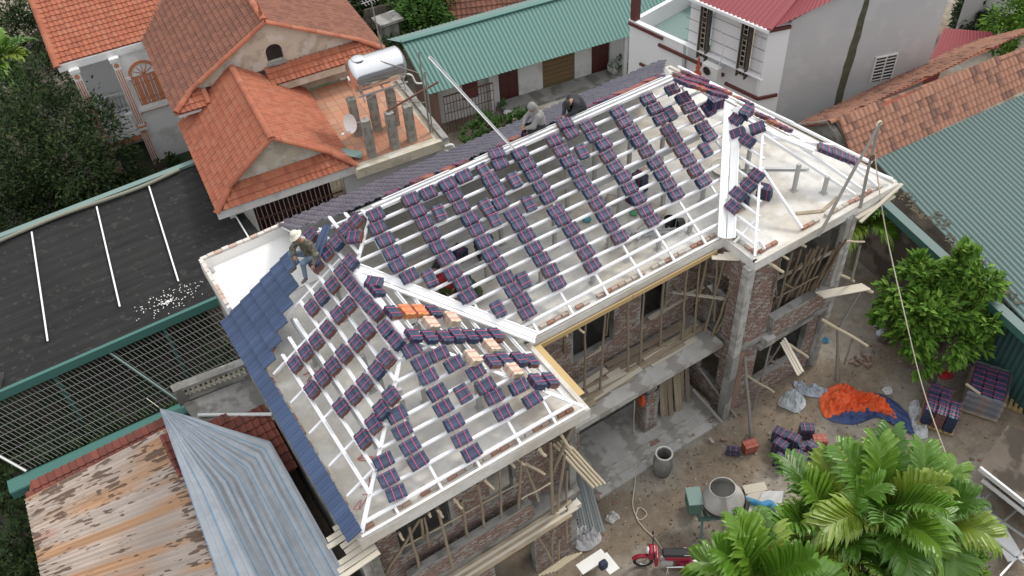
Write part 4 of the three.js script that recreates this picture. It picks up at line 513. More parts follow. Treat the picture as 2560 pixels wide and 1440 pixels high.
{ // stainless tank on a welded stand
  const t = thing('water_tank', 'stainless steel water tank lying on a stand above the terrace', 'water tank', vl(6.92, 0, -1.75), null, VY);
  const K = 1.2, pr = [[0.001, -0.98], [0.12, -0.975], [0.3, -0.95], [0.44, -0.89], [0.5, -0.8]]; for (let i = 0; i <= 12; i++) { const y = -0.75 + i * 0.125; pr.push([0.505, y - 0.03], [0.497, y]); } pr.push([0.5, 0.8], [0.44, 0.89], [0.3, 0.95], [0.12, 0.975], [0.001, 0.98]);
  part(t, 'shell', new THREE.LatheGeometry(pr.map(q => new THREE.Vector2(...q)), 40).scale(K, 1.1, K).rotateZ(Math.PI / 2).translate(0, 7.1, 0), M.steel);
  part(t, 'lid', new THREE.LatheGeometry([[0.001, 0.08], [0.1, 0.07], [0.19, 0.04], [0.2, 0], [0.2, -0.06]].map(q => new THREE.Vector2(...q)), 24).scale(1.2, 1.2, 1.2).translate(-0.6, 7.71, 0), M.steel);
  part(t, 'end_cap', new THREE.LatheGeometry([[0.001, 0.05], [0.12, 0.05], [0.16, 0.02], [0.17, -0.03]].map(q => new THREE.Vector2(...q)), 20).rotateZ(Math.PI / 2).translate(-1.08, 7.0, 0), M.steel);
  const sl = part(t, 'stand', merge([-0.8, 0, 0.8].map(x => beam([x, 6.52, -0.45], [x, 6.52, 0.45], 0.05, 0.05)).concat([-0.45, 0.45].map(z => beam([-0.95, 6.48, z], [0.95, 6.48, z], 0.05, 0.05)))), M.galv);
  for (const x of [-0.8, 0.8]) for (const z of [-0.45, 0.45]) part(sl, 'leg', rod([x, 6.22, z * 1.15], [x, 6.9, z], 0.022), M.galv), part(sl, 'brace', rod([x, 6.25, z], [x * 0.2, 6.5, z], 0.014), M.galv);
  single('white_water_pipe', tube([vl(7.9, 6.6, -1.7), vl(8.15, 6.5, -1.6), vl(8.25, 6.2, -1.5), vl(8.5, 6.15, -1.4)], 0.035, 30, 8), M.pvc, 'white pipe leaving the right end of the steel tank', 'pipe');
  const d = thing('satellite_dish', 'white satellite dish clamped to the left stub column', 'satellite dish', vl(5.45, 5.75, -1.0), null, -1.2);
  part(d, 'reflector', new THREE.LatheGeometry(Array.from({ length: 9 }, (_, i) => new THREE.Vector2(i / 8 * 0.36 + 0.001, i * i / 64 * 0.09)), 28).scale(0.92, 1, 1).rotateX(1.25), M.whitewash); part(d, 'feed_arm', rod([0, -0.28, 0.05], [0, -0.2, 0.5], 0.012), M.galv); part(d, 'receiver', rbox(0.08, 0.08, 0.12, 0.02, 0, -0.18, 0.52), M.whitewash); part(d, 'bracket', tube([[0, 0, -0.02], [0, -0.1, -0.2], [0.1, -0.15, -0.35]], 0.02), M.galv);
  const mast = thing('pole_mast', 'grey pipe mast standing on the terrace corner', 'mast', vl(8.15, 4.7, -0.4), null, VY); part(mast, 'pole', rod([0, 0, 0], [0, 3.4, 0], 0.04, 0.03), M.poleGrey); part(mast, 'second_pole', rod([0.08, 0, 0.04], [0.1, 2.6, 0.04], 0.03), M.poleGrey); part(mast, 'stay', rod([0, 2.5, 0], [-1.35, 2.95, -1.2], 0.015), M.poleGrey); part(mast, 'brace', rod([0, 1.3, 0], [-1.1, 1.2, -1.0], 0.02), M.poleGrey);
  single('rusty_angle_iron', beam(vl(6.6, 6.28, -0.25), vl(8.9, 6.35, -0.9), 0.06, 0.06), M.ironRust, 'rusty angle iron bridging from the front column to the mast', 'iron bar');
  const an = thing('tv_antenna', 'tall television antenna pole at the villa roof corner', 'antenna', vl(8.25, 5.75, -5.0), null, VY); part(an, 'pole', rod([0, -1, 0], [-0.25, 2.7, 0.3], 0.035, 0.025), M.poleGrey); const bm2 = part(an, 'boom', rod([-0.6, 2.3, 0.2], [0.2, 2.45, 0.35], 0.015), M.galv); for (let i = 0; i < 6; i++) part(bm2, 'element', rod([-0.5 + i * 0.12, 2.32 + i * 0.02, 0.0], [-0.5 + i * 0.12, 2.32 + i * 0.02, 0.5], 0.01), M.galv);
  single('corrugated_scrap', sheet(vl(4.75, 5.0, -0.9), vl(5.5, 4.78, -0.5), vl(5.3, 4.8, -0.1), vl(4.6, 5.0, -0.5), 24, 4, (u, v) => 0.02 * Math.sin(u * 60)), M.tealOld, 'scrap of pale corrugated sheet on the terrace edge', 'scrap sheet');
}

// ---------- black net roof, barred cage, rusty roof, striped tarpaulin (left side) ----------
const corr = (pitch, amp) => (u, v) => amp * Math.sin(u / pitch * 2 * Math.PI);
const bs = thing('net_roof_shed', 'shed roof covered in black shade net beside the villa', 'shed', [0, 0, 0]);
{
  const A = [-9.5, 4.25, -19.4], B = [2.4, 4.25, -19.4], C = [2.9, 3.6, -12.7], D = [-9.5, 3.6, -13.0];
  part(bs, 'net_cover', sheet(A, B, C, D, 90, 60, (u, v) => 0.02 * Math.sin(v * 14) + 0.06 * (fbm(u / 12, v / 12, 16, 3, 3) - 0.5) - 0.03), M.net);
  part(bs, 'front_beam', beam([-9.5, 3.55, -12.9], [0.6, 3.55, -12.75], 0.12, 0.32), M.teal); part(bs, 'gutter', beam([-9.5, 4.3, -19.55], [2.2, 4.3, -19.5], 0.25, 0.1), M.tealOld); part(bs, 'rolled_net', tube([[-9, 4.36, -19.3], [-6, 4.34, -19.2], [-3, 4.36, -19.32], [0, 4.33, -19.2], [1.5, 4.36, -19.3]], 0.07, 60, 6), std([0.25, 0.25, 0.2], 1));
  for (const [x0, x1, t0, t1] of [[-3.93, -4.75, 0.04, 0.82], [-1.65, -2.4, 0.04, 0.8], [0.27, -0.42, 0.04, 0.8], [2.35, 2.3, 0.45, 0.9]]) part(bs, 'batten', beam([x0, lerp(4.25, 3.6, t0) + 0.05, lerp(-19.4, -12.85, t0)], [x1, lerp(4.25, 3.6, t1) + 0.05, lerp(-19.4, -12.85, t1)], 0.05, 0.03), M.flash);
  part(bs, 'side_wall', box(2.3, 2.45, 0, 3.5, -14.5, -12.8), M.white); for (const x of [-9, -5, -1.5]) part(bs, 'post', box(x - 0.06, x + 0.06, 0, 3.4, -13.0, -12.88), M.teal);
  part(bs, 'back_wall', box(-9.4, 2.2, 0, 4.1, -19.4, -19.3), M.mud);
  single('net_scrap', sheet([-7.6, 3.72, -13.9], [-6.2, 3.72, -13.6], [-6.4, 3.68, -12.95], [-7.5, 3.68, -13.0], 12, 8, (u, v) => 0.05 * Math.sin(u * 7 + v * 5)), M.black, 'loose black net flap at the lower edge of the net roof', 'net');
  for (let i = 0; i < 1; i++) { const g = [], q = new THREE.Matrix4(); const im = shadow(new THREE.InstancedMesh(new THREE.BoxGeometry(0.022, 0.008, 0.034), M.whitewash, 170)); for (let k = 0; k < 170; k++) { const r = Math.pow(rnd(), 1.4) * 1.1, a = rnd() * 6.283, x = -1.0 + Math.cos(a) * r * 1.2, z = -13.5 + Math.sin(a) * r * 0.5; q.makeRotationY(rnd() * 6).setPosition(x, 3.66 - 0.1 * (z + 13) + 0.02, z); im.setMatrixAt(k, q); } im.name = 'plaster_crumbs'; tag(im, 'white plaster crumbs scattered on the black net roof', 'crumbs', null, 'stuff'); scene.add(im); }
}
const cageM = std([0.14, 0.145, 0.14], 0.7);
const cage = thing('barred_cage', 'sloping cage of grey steel bars with teal frame over garden plants', 'cage', [0, 0, 0]);
{
  const a0 = V(-9.4, 3.35, -12.95), a1 = V(1.0, 3.35, -12.75), b0 = V(-6.9, 2.1, -11.0), b1 = V(0.6, 2.1, -10.9), t0 = V(-6.75, 2.1, -11.05);
  for (let i = 0; i <= 62; i++) { const t = i / 62, A = V(-8.2, 3.35, -12.93).lerp(V(0.2, 3.35, -12.77), t), B = V(-6.75, 2.05, -10.95).lerp(V(1.2, 2.05, -10.75), t); part(cage, 'bar', rod(A, B, 0.011, 0.011, 5), cageM); }
  for (let j = 1; j < 9; j++) { const t = j / 9, A = V(-8.2, 3.35, -12.93).lerp(V(-6.75, 2.05, -10.95), t), B = V(0.2, 3.35, -12.77).lerp(V(1.2, 2.05, -10.75), t); part(cage, 'cross_bar', rod(A, B, 0.012, 0.012, 5), cageM); }
  part(cage, 'side_rail', rod([-8.25, 3.35, -12.93], [-6.8, 2.05, -10.95], 0.035), M.pvc); part(cage, 'side_rail', rod([-3.3, 3.4, -12.85], [-2.1, 2.1, -10.85], 0.03), M.tealOld);
  part(cage, 'sill_beam', beam([-7.4, 1.95, -10.75], [-1.9, 1.95, -10.55], 0.5, 0.04), M.teal); part(cage, 'sill_face', beam([-7.4, 1.8, -10.5], [-1.9, 1.8, -10.3], 0.05, 0.3), M.teal);
}
{ // garden plants under the bars
  const plants = []; for (let i = 0; i < 22; i++) plants.push([rr(-7.6, 0.2), rr(-13.2, -11.2)]);
  plants.forEach(([x, z], i) => { const o = thing('garden_plant', `leafy potted plant under cage bars`, 'plant', [x, 0, z], 'plants under the cage'); o.userData.label = 'leafy potted plant in the shade under the cage bars'; leafCrown(o, [[0, 0.9, 0, 0.5], [0.3, 0.6, 0.2, 0.4], [-0.2, 1.2, 0.1, 0.3]], 260, 0.15, [[0.045, 0.075, 0.025], [0.03, 0.055, 0.02]]); part(o, 'stem', crookedPole([0, 0, 0], [0.05, 0.8, 0], 0.03, 0.02), M.bark); });
  const bal = thing('concrete_balustrade', 'weathered concrete balustrade with vase-shaped balusters beside the cage', 'balustrade', [0, 0, 0]);
  const f = t => [lerp(-1.85, 0.25, t), 0, lerp(-10.5, -10.25, t)];
  const A = f(0), B = f(1); part(bal, 'top_rail', beam([A[0], 2.95, A[2]], [B[0], 2.95, B[2]], 0.3, 0.12), M.grey); part(bal, 'bottom_rail', beam([A[0], 2.42, A[2]], [B[0], 2.42, B[2]], 0.26, 0.12), M.grey); part(bal, 'end_post', beam([A[0] - 0.1, 2.3, A[2]], [A[0] - 0.1, 3.02, A[2]], 0.3, 0.32), M.grey);
  for (let i = 1; i < 13; i++) { const p = f(i / 13); part(bal, 'baluster', new THREE.LatheGeometry([[0.05, 0], [0.06, 0.03], [0.03, 0.1], [0.055, 0.22], [0.03, 0.36], [0.06, 0.41], [0.05, 0.43]].map(q => new THREE.Vector2(...q)), 8).translate(p[0], 2.48, p[2]), M.beige); }
  part(bal, 'terrace_slab', slabGeo([[-2.0, -10.35], [0.3, -10.1], [0.3, -8.0], [-1.9, -9.3]], 2.15, 2.35), M.grey);
  part(bal, 'supporting_wall', box(-1.8, 0.0, 0, 2.14, -10.2, -10.0), M.mud);
  single('grey_drain_pipe', rod([-1.75, 2.45, -9.55], [0.15, 2.5, -8.2], 0.06), M.pvc, 'grey drain pipe lying below the concrete balustrade', 'pipe');
  const rt = thing('red_tile_roof', 'strip of dark red tiled roof under the striped tarpaulin', 'roof', [0, 0, 0]), its = []; tiledSlope(rt, [[-3.0, 1.9, -6.4], [0.0, 1.9, -6.4], [0.0, 2.42, -8.6], [-3.0, 2.42, -9.4]], 0.22, 0.3, clayTile(0.22, 0.33), 0, its, M.redClay); tiledSlope(rt, [[-7.0, 1.95, -9.85], [-2.6, 1.95, -9.85], [-2.6, 2.05, -10.35], [-6.8, 2.05, -10.4]], 0.22, 0.3, clayTile(0.22, 0.33), 0, its, M.redClay); pieces(rt, 'roof_tile', its, [[0.17, 0.05, 0.036], [0.20, 0.06, 0.042], [0.14, 0.045, 0.035]].map(c => std(c, 0.9)), 300);
}
const rust = thing('rusty_sheet_roof', 'rust-streaked corrugated iron roof with flaking brown patches', 'roof', [0, 0, 0]);
{
  const A = [-7.05, 2.05, -9.95], B = [-2.4, 2.35, -9.75], C = [-2.5, 2.3, -2.4], D = [-7.4, 2.0, -4.5];
  part(rust, 'iron_sheet', sheet(A, B, C, D, 6, 400, (u, v) => 0.026 * Math.sin(v / 0.14 * 2 * Math.PI)), M.rust);
  part(rust, 'wall', box(-7.0, -6.85, 0, 1.9, -9.9, -2.0), M.mud); part(rust, 'back_wall', box(-6.9, -0.6, 0, 1.8, -10.0, -9.85), M.beige); part(rust, 'wall', box(-0.75, -0.6, 0, 2.1, -9.8, -1), M.mud);
}
const tarp = thing('striped_tarpaulin', 'blue and white striped tarpaulin pitched over the gap beside the house', 'tarpaulin', [0, 0, 0]);
{
  // apex tied to the cage; left edge along the ridge, right edge over the alley
  const apex = V(-2.65, 3.05, -10.0), g = new THREE.BufferGeometry(), pos = [], uv = [], idx = [], nu = 60, nv = 110;
  for (let j = 0; j <= nv; j++) for (let i = 0; i <= nu; i++) {
    const u = i / nu, v = j / nv; // v from apex end to the near end, u from the left hem across the fold to the right hem
    const fan = sm(v, 0, 0.42), t1 = Math.min(1, v / 0.36), z0 = lerp(-10.0, -1.0, v);
    const L = V(lerp(-2.65, -3.35, v), lerp(3.05, 2.45, Math.min(1, v * 1.6)), z0 + 0.02), F = V(lerp(-2.65, -2.3, t1), lerp(3.05, 3.1, v), z0 + t1 * 0.5), Rr = V(lerp(-2.65, -0.28, t1), lerp(3.05, 2.6, t1), lerp(-10.0, -7.2, Math.min(1, v / 0.36)) + Math.max(0, v - 0.36) / 0.64 * 6.6);
    const q = u < 0.22 ? L.clone().lerp(F, u / 0.22) : F.clone().lerp(Rr, (u - 0.22) / 0.78);
    const fold = (Math.sin(u * 46 + 2.5 * fbm(u, v, 8, 5, 2)) * 0.5 + Math.sin(u * 83 + v * 6) * 0.35) * 0.05 * (0.35 + 0.65 * (1 - sm(v, 0.3, 0.8))) * sm(v, 0.0, 0.08);
    q.y += fold + 0.10 * (fbm(u * 0.9, v * 0.9, 6, 15, 3) - 0.5) - 0.28 * Math.sin(Math.PI * Math.max(0, (u - 0.22) / 0.78)) * fan;
    pos.push(q.x, q.y, q.z); uv.push(u * 3.1 * 1.0, v * 9);
  }
  for (let j = 0; j < nv; j++) for (let i = 0; i < nu; i++) { const a = j * (nu + 1) + i; idx.push(a, a + nu + 1, a + 1, a + 1, a + nu + 1, a + nu + 2); }
  g.setAttribute('position', new THREE.Float32BufferAttribute(pos, 3)); g.setAttribute('uv', new THREE.Float32BufferAttribute(uv, 2)); g.setIndex(idx); g.computeVertexNormals();
  part(tarp, 'sheet', g, M.tarp); part(tarp, 'tie_rope', rod([-2.65, 3.05, -10.0], [-2.85, 3.1, -10.5], 0.012), M.rope);
}
// ---------- long shed with green sheet roof ----------
const gs = thing('green_roof_shed', 'long low shed with green corrugated roof, white wall and maroon doors', 'shed', [0, 0, 0]);
{
  const e0 = V(12.55, 2.55, -20.45), e1 = V(25.5, 2.55, -18.4), r0 = V(12.75, 3.85, -23.0), r1 = V(26.2, 3.85, -21.0), u = e1.clone().sub(e0).normalize(), nz = V(-u.z, 0, u.x);
  part(gs, 'roof_sheet', sheet(e0.toArray(), e1.toArray(), r1.toArray(), r0.toArray(), 560, 2, corr(0.19, 0.022)), M.tealRoof);
  part(gs, 'back_roof_sheet', sheet(r0.toArray(), r1.toArray(), V(26.4, 3.5, -22.2).toArray(), V(12.6, 3.5, -24.2).toArray(), 200, 2, corr(0.19, 0.02)), M.tealOld);
  part(gs, 'ridge_cap', beam(r0.clone().add(V(0, 0.05, 0)), r1.clone().add(V(0, 0.05, 0)), 0.25, 0.04), M.tealRoof);
  const W = (s, y, d) => V(13.35, y, -21.55).addScaledVector(u, s).addScaledVector(nz, d);
  const wall = (s0, s1, y0, y1, d0, d1, m, name = 'wall', par = gs) => { const c = W((s0 + s1) / 2, (y0 + y1) / 2, (d0 + d1) / 2), g = muv(new THREE.BoxGeometry(s1 - s0, y1 - y0, d1 - d0)).applyMatrix4(new THREE.Matrix4().makeBasis(u, V(0, 1, 0), nz).setPosition(c)); return part(par, name, g, m); };
  wall(0, 3.15, 0, 2.75, -0.2, 0, M.white); wall(4.15, 5.4, 0, 2.75, -0.2, 0, M.white); wall(7.1, 8.0, 0, 2.75, -0.2, 0, M.white); wall(9.0, 12.2, 0, 2.75, -0.2, 0, M.white); wall(0, 12.2, 2.1, 2.8, -0.22, -0.201, M.white);
  wall(5.4, 7.1, 0, 2.75, -0.25, -0.1, std([0.16, 0.115, 0.06], 0.9), 'bamboo_screen');
  for (let i = 0; i < 10; i++) wall(5.42, 7.08, 0.15 + i * 0.24, 0.36 + i * 0.24, -0.1, -0.07, std([0.20 + (i % 3) * 0.015, 0.145, 0.075], 0.9), 'screen_slat');
  for (const s of [3.15, 8.0]) { const d = wall(s, s + 1.0, 0.1, 2.2, -0.22, -0.12, M.maroon, 'door'); for (const k of [0.25, 0.75]) wall(s + k - 0.18, s + k + 0.18, 0.3, 1.0, -0.12, -0.1, M.maroon, 'door_panel', d), wall(s + k - 0.18, s + k + 0.18, 1.15, 2.05, -0.12, -0.1, M.maroon, 'door_panel', d); }
  wall(-0.2, 0, 0, 2.5, -2.4, 0.5, brickMats[0], 'end_wall'); wall(3.0, 12.5, 0, 0.28, 0.0, 1.05, M.grey, 'veranda_step'); wall(3.0, 12.5, 0, 0.14, 1.05, 1.5, M.beige, 'veranda_step');
  // barred gate and yard wall before the white wall
  wall(2.55, 2.75, 0, 2.2, 0.0, 0.35, M.white, 'gate_pier'); const gate = wall(0.1, 2.5, 1.98, 2.04, 0.9, 0.94, M.ironRust, 'barred_gate'); for (let i = 0; i <= 16; i++) wall(0.1 + i * 0.15 - 0.01, 0.1 + i * 0.15 + 0.012, 0.05, 2.0, 0.91, 0.93, M.ironRust, 'gate_bar', gate); for (const y of [0.5, 1.1, 1.6]) wall(0.1, 2.5, y, y + 0.03, 0.91, 0.93, M.ironRust, 'gate_rail', gate);
  wall(1.35, 2.1, 0.9, 1.8, 0.001, 0.02, std([0.2, 0.06, 0.07], 0.8), 'shutter');
  wall(9.2, 9.35, 0, 2.6, 0.9, 1.05, M.white, 'post');
  [['potted plant left of the first maroon door', 3.0, 1.25], ['potted plant beside the white post of shed', 9.0, 0.5], ['bushy potted plant beyond the white post', 9.9, 0.9]].forEach(([l, s, d]) => { const p = W(s, d > 1.2 ? 0.14 : 0.28, d), o = thing('potted_plant', l, 'potted plant', p.toArray(), 'pots by the green shed'); part(o, 'pot', new THREE.LatheGeometry([[0.001, 0], [0.13, 0], [0.18, 0.3], [0.2, 0.32], [0.16, 0.3], [0.001, 0.27]].map(q => new THREE.Vector2(...q)), 16), M.white); leafCrown(o, [[0, 0.7, 0, 0.32]], 90, 0.14, [[0.04, 0.10, 0.02], [0.05, 0.12, 0.025]]); });
  const fan = single('washing_basin', new THREE.LatheGeometry([[0.001, 0.1], [0.22, 0.08], [0.34, 0.0], [0.36, 0.02], [0.24, 0.13]].map(q => new THREE.Vector2(...q)), 20).rotateX(1.2), M.galv, 'metal basin propped by the second maroon door', 'basin'); fan.position.copy(W(9.0, 0.6, 0.35));
}

// ---------- white house with red sheet roof (upper right) ----------
const wh = thing('white_house', 'white house with maroon trim, grey side wall and red corrugated roof', 'house', [0, 0, 0]);
{
  const C0 = V(22.16, 0, -10.5), uz = V(-0.158, 0, -1).normalize(), ux = V(1, 0, 0.318).normalize(), Y = V(0, 1, 0), outF = new THREE.Vector3().crossVectors(uz, Y).negate(); // front faces -x
  if (outF.x > 0) outF.negate();
  const outG = new THREE.Vector3().crossVectors(ux, Y); if (outG.z < 0) outG.negate();
  const F = (s0, s1, y0, y1, d0, d1) => muv(new THREE.BoxGeometry(s1 - s0, y1 - y0, d1 - d0)).applyMatrix4(new THREE.Matrix4().makeBasis(uz, Y, new THREE.Vector3().crossVectors(uz, Y)).setPosition(C0.clone().addScaledVector(uz, (s0 + s1) / 2).addScaledVector(outF, (d0 + d1) / 2).setY((y0 + y1) / 2)));
  const G = (s0, s1, y0, y1, d0, d1) => muv(new THREE.BoxGeometry(s1 - s0, y1 - y0, d1 - d0)).applyMatrix4(new THREE.Matrix4().makeBasis(ux, Y, new THREE.Vector3().crossVectors(ux, Y)).setPosition(C0.clone().addScaledVector(ux, (s0 + s1) / 2).addScaledVector(outG, (d0 + d1) / 2).setY((y0 + y1) / 2)));
  const trim = std([0.12, 0.035, 0.03], 0.6), wm = std([0.80, 0.80, 0.81], 0.8), line = std([0.16, 0.15, 0.15], 0.9);
  // upper block front, with two tall window openings
  const fg = poly([[0, 0], [3.9, 0], [3.9, 6.75], [0, 6.75]], 0.25, { holes: [[[0.75, 4.2], [1.2, 4.2], [1.2, 6.55], [0.75, 6.55]], [[2.75, 4.2], [3.2, 4.2], [3.2, 6.55], [2.75, 6.55]]] }).applyMatrix4(new THREE.Matrix4().makeBasis(uz, Y, new THREE.Vector3().crossVectors(uz, Y)).setPosition(C0.clone().addScaledVector(outF, -0.26)));
  part(wh, 'front_wall', muv(fg), wm);
  part(wh, 'terrace_wall', F(3.91, 6.9, 0, 4.5, -0.2, 0.0), wm); part(wh, 'terrace_wall', F(6.7, 6.9, 0, 4.5, -4, -0.21), wm); part(wh, 'terrace_floor', F(3.9, 6.7, 3.5, 3.7, -4, -0.21), M.tealOld); part(wh, 'terrace_back_wall', F(3.9, 7, 0, 4.6, -4.2, -4.01), M.white);
  part(wh, 'block_side', muv(G(0.0, 0.9, 0, 6.75, -0.26, 0.003)), wm);
  // grey rendered side wall rising to the back
  const H = [[0.9, 0], [7.6, 0], [7.6, 9.0], [4.4, 8.2], [0.9, 6.85]]; part(wh, 'side_wall', muv(poly(H, 0.25).applyMatrix4(new THREE.Matrix4().makeBasis(ux, Y, new THREE.Vector3().crossVectors(ux, Y)).setPosition(C0.clone().addScaledVector(outG, -0.25)))), M.bluegrey);
  part(wh, 'rear_wall', muv(G(7.35, 7.6, 0, 8.5, -7, -0.26)), M.white);
  for (const [s0, s1, y] of [[-0.05, 3.95, 6.62]]) part(wh, 'cornice', F(s0, s1, y, y + 0.12, 0.0, 0.16), trim);
  part(wh, 'cornice', G(-0.1, 0.85, 6.62, 6.74, 0.004, 0.14), trim); part(wh, 'band', F(-0.05, 1.6, 3.62, 3.74, 0.0, 0.1), trim); part(wh, 'band', F(1.7, 5.2, 3.95, 4.07, 0, 0.1), trim); part(wh, 'band', F(5.0, 6.95, 4.3, 4.42, 0.0, 0.08), trim); part(wh, 'band', F(-0.05, 6.95, 4.5, 4.53, -0.2, 0.04), wm); part(wh, 'band', G(-0.05, 0.8, 3.62, 3.74, 0.004, 0.1), trim); part(wh, 'post', F(6.6, 6.9, 4.53, 6.2, -0.3, 0), trim); part(wh, 'band', F(4.2, 6.2, 2.6, 2.72, 0, 0.08), trim);
  for (const y of [4.75, 5.25, 5.75, 6.25]) for (const [a, b] of [[0.05, 0.7], [1.25, 2.7], [3.25, 3.88]]) part(wh, 'groove_line', F(a, b, y, y + 0.025, 0.0, 0.004), line);
  for (const s of [0.75, 2.75]) { const w = part(wh, 'window', F(s + 0.02, s + 0.43, 4.22, 6.53, -0.2, -0.16), M.dark); part(w, 'frame', [F(s, s + 0.05, 4.2, 6.55, -0.12, 0.03), F(s + 0.4, s + 0.45, 4.2, 6.55, -0.12, 0.03), F(s, s + 0.45, 5.95, 6.0, -0.12, 0.03)], std([0.08, 0.065, 0.055], 0.7)); for (let i = 0; i < 9; i++) part(w, 'grille_bar', F(s + 0.18, s + 0.4, 4.4 + i * 0.23, 4.43 + i * 0.23, -0.1, -0.07), M.beige); for (const k of [0.19, 0.38]) part(w, 'grille_upright', F(s + k, s + k + 0.02, 4.3, 6.5, -0.1, -0.07), M.beige); }
  const gw = part(wh, 'side_window', G(5.0, 5.95, 3.3, 4.4, 0.001, 0.03), M.dark); part(gw, 'frame', [G(4.97, 5.03, 3.3, 4.45, 0.0, 0.06), G(5.45, 5.5, 3.3, 4.4, 0.0, 0.06), G(5.92, 5.98, 3.3, 4.45, 0, 0.06), G(4.97, 5.98, 4.4, 4.46, 0, 0.06)], M.pvc); for (let i = 0; i < 7; i++) part(gw, 'louvre', G(5.05, 5.9, 3.36 + i * 0.15, 3.4 + i * 0.15, 0.02, 0.05), M.pvc);
  // dark mildew streak on the grey wall: a stain with its own outline
  const stn = []; for (let i = 0; i <= 16; i++) { const t = i / 16; stn.push([4.0 - 0.05 - 0.12 * Math.sin(t * 3) - rr(0, 0.05) - t * 0.35, 8.0 - t * 6.5]); } for (let i = 16; i >= 0; i--) { const t = i / 16; stn.push([4.0 + 0.06 + 0.1 * Math.sin(t * 2.6) + rr(0, 0.05) - t * 0.35, 8.0 - t * 6.5]); }
  part(wh, 'mildew_streak', poly(stn, 0.003).applyMatrix4(new THREE.Matrix4().makeBasis(ux, Y, new THREE.Vector3().crossVectors(ux, Y)).setPosition(C0.clone().addScaledVector(outG, 0.002))), texMat(tex(128, (u, v) => mix([0.055, 0.055, 0.04], [0.13, 0.125, 0.075], fbm(u, v, 6, 131, 4)), 1), 1));
  // red hipped sheet roof
  const q = (s, d, y) => C0.clone().addScaledVector(uz, s).addScaledVector(outF, d).setY(y).toArray(), gg = (s, d, y) => C0.clone().addScaledVector(ux, s).addScaledVector(outG, d).setY(y).toArray();
  const k0 = q(-0.2, 0.3, 6.85), k1 = q(4.1, 0.3, 6.85), top0 = gg(3.6, -2.0, 8.4), top1 = q(4.1, -4.2, 8.4), kg = gg(4.6, 0.25, 8.25);
  part(wh, 'roof_sheet', sheet(k0, k1, top1, top0, 150, 4, corr(0.2, 0.025)), M.redRoof); part(wh, 'roof_sheet', sheet(k0, kg, kg.map((v, i) => v + [0, 0.3, -2][i]), top0, 150, 4, corr(0.2, 0.025)), M.redRoof); part(wh, 'hip_cap', beam(V(k0).add(V(0, 0.05, 0)), V(top0).add(V(0, 0.05, 0)), 0.22, 0.05), M.redRoof); part(wh, 'gutter', beam(V(k0).add(V(0, -0.06, 0)), V(k1).add(V(0, -0.06, 0)), 0.12, 0.12), wm);
  part(wh, 'ceiling', muv(slabGeo([[22.5, -10.4], [29, -8.4], [29, -14.5], [21.8, -14.2]], 6.6, 6.7)), M.white);
  // small red clay entrance roof with a finial
  const its = [], e = thing('clay_canopy', 'small red clay-tiled canopy with finial against the white house', 'canopy', [0, 0, 0]); tiledSlope(e, [[19.783, 4.000, -12.451], [20.146, 3.600, -10.643], [19.859, 5.000, -11.144], [19.778, 5.000, -11.739]], 0.22, 0.28, clayGeo, 0, its, M.redClay); pieces(e, 'roof_tile', its, [[0.40, 0.07, 0.045], [0.36, 0.06, 0.04]].map(c => std(c, 0.7)), 300);
  part(e, 'finial', new THREE.LatheGeometry([[0.001, 0], [0.16, 0], [0.1, 0.15], [0.17, 0.3], [0.06, 0.45], [0.1, 0.55], [0.02, 0.75], [0.05, 0.85], [0.001, 1.1]].map(p => new THREE.Vector2(...p)), 14).translate(...[19.787, 4.900, -11.575]), std([0.42, 0.075, 0.045], 0.6));
  capLine(e, [19.689, 4.200, -12.243], [19.778, 5.000, -11.739], clayOrange, 0.3);
  const ac = thing('air_conditioner', 'white air conditioner outdoor unit on the white house wall', 'air conditioner', C0.clone().addScaledVector(uz, 2.15).addScaledVector(outF, 0.3).setY(4.15).toArray(), null, Math.atan2(outF.x, outF.z)); part(ac, 'casing', rbox(0.8, 0.55, 0.3, 0.03), std([0.7, 0.7, 0.68], 0.5)); part(ac, 'fan_grille', new THREE.TorusGeometry(0.2, 0.02, 8, 24).translate(-0.12, 0, 0.16), M.post); part(ac, 'fan', cyl(0.19, 0.19, 0.02, 24).rotateX(Math.PI / 2).translate(-0.12, 0, 0.145), M.dark); part(ac, 'hose', tube([[0.3, 0.25, 0], [0.35, 0.8, -0.1], [0.3, 1.5, -0.15], [0.1, 1.7, -0.2]], 0.02), M.pvc);
}
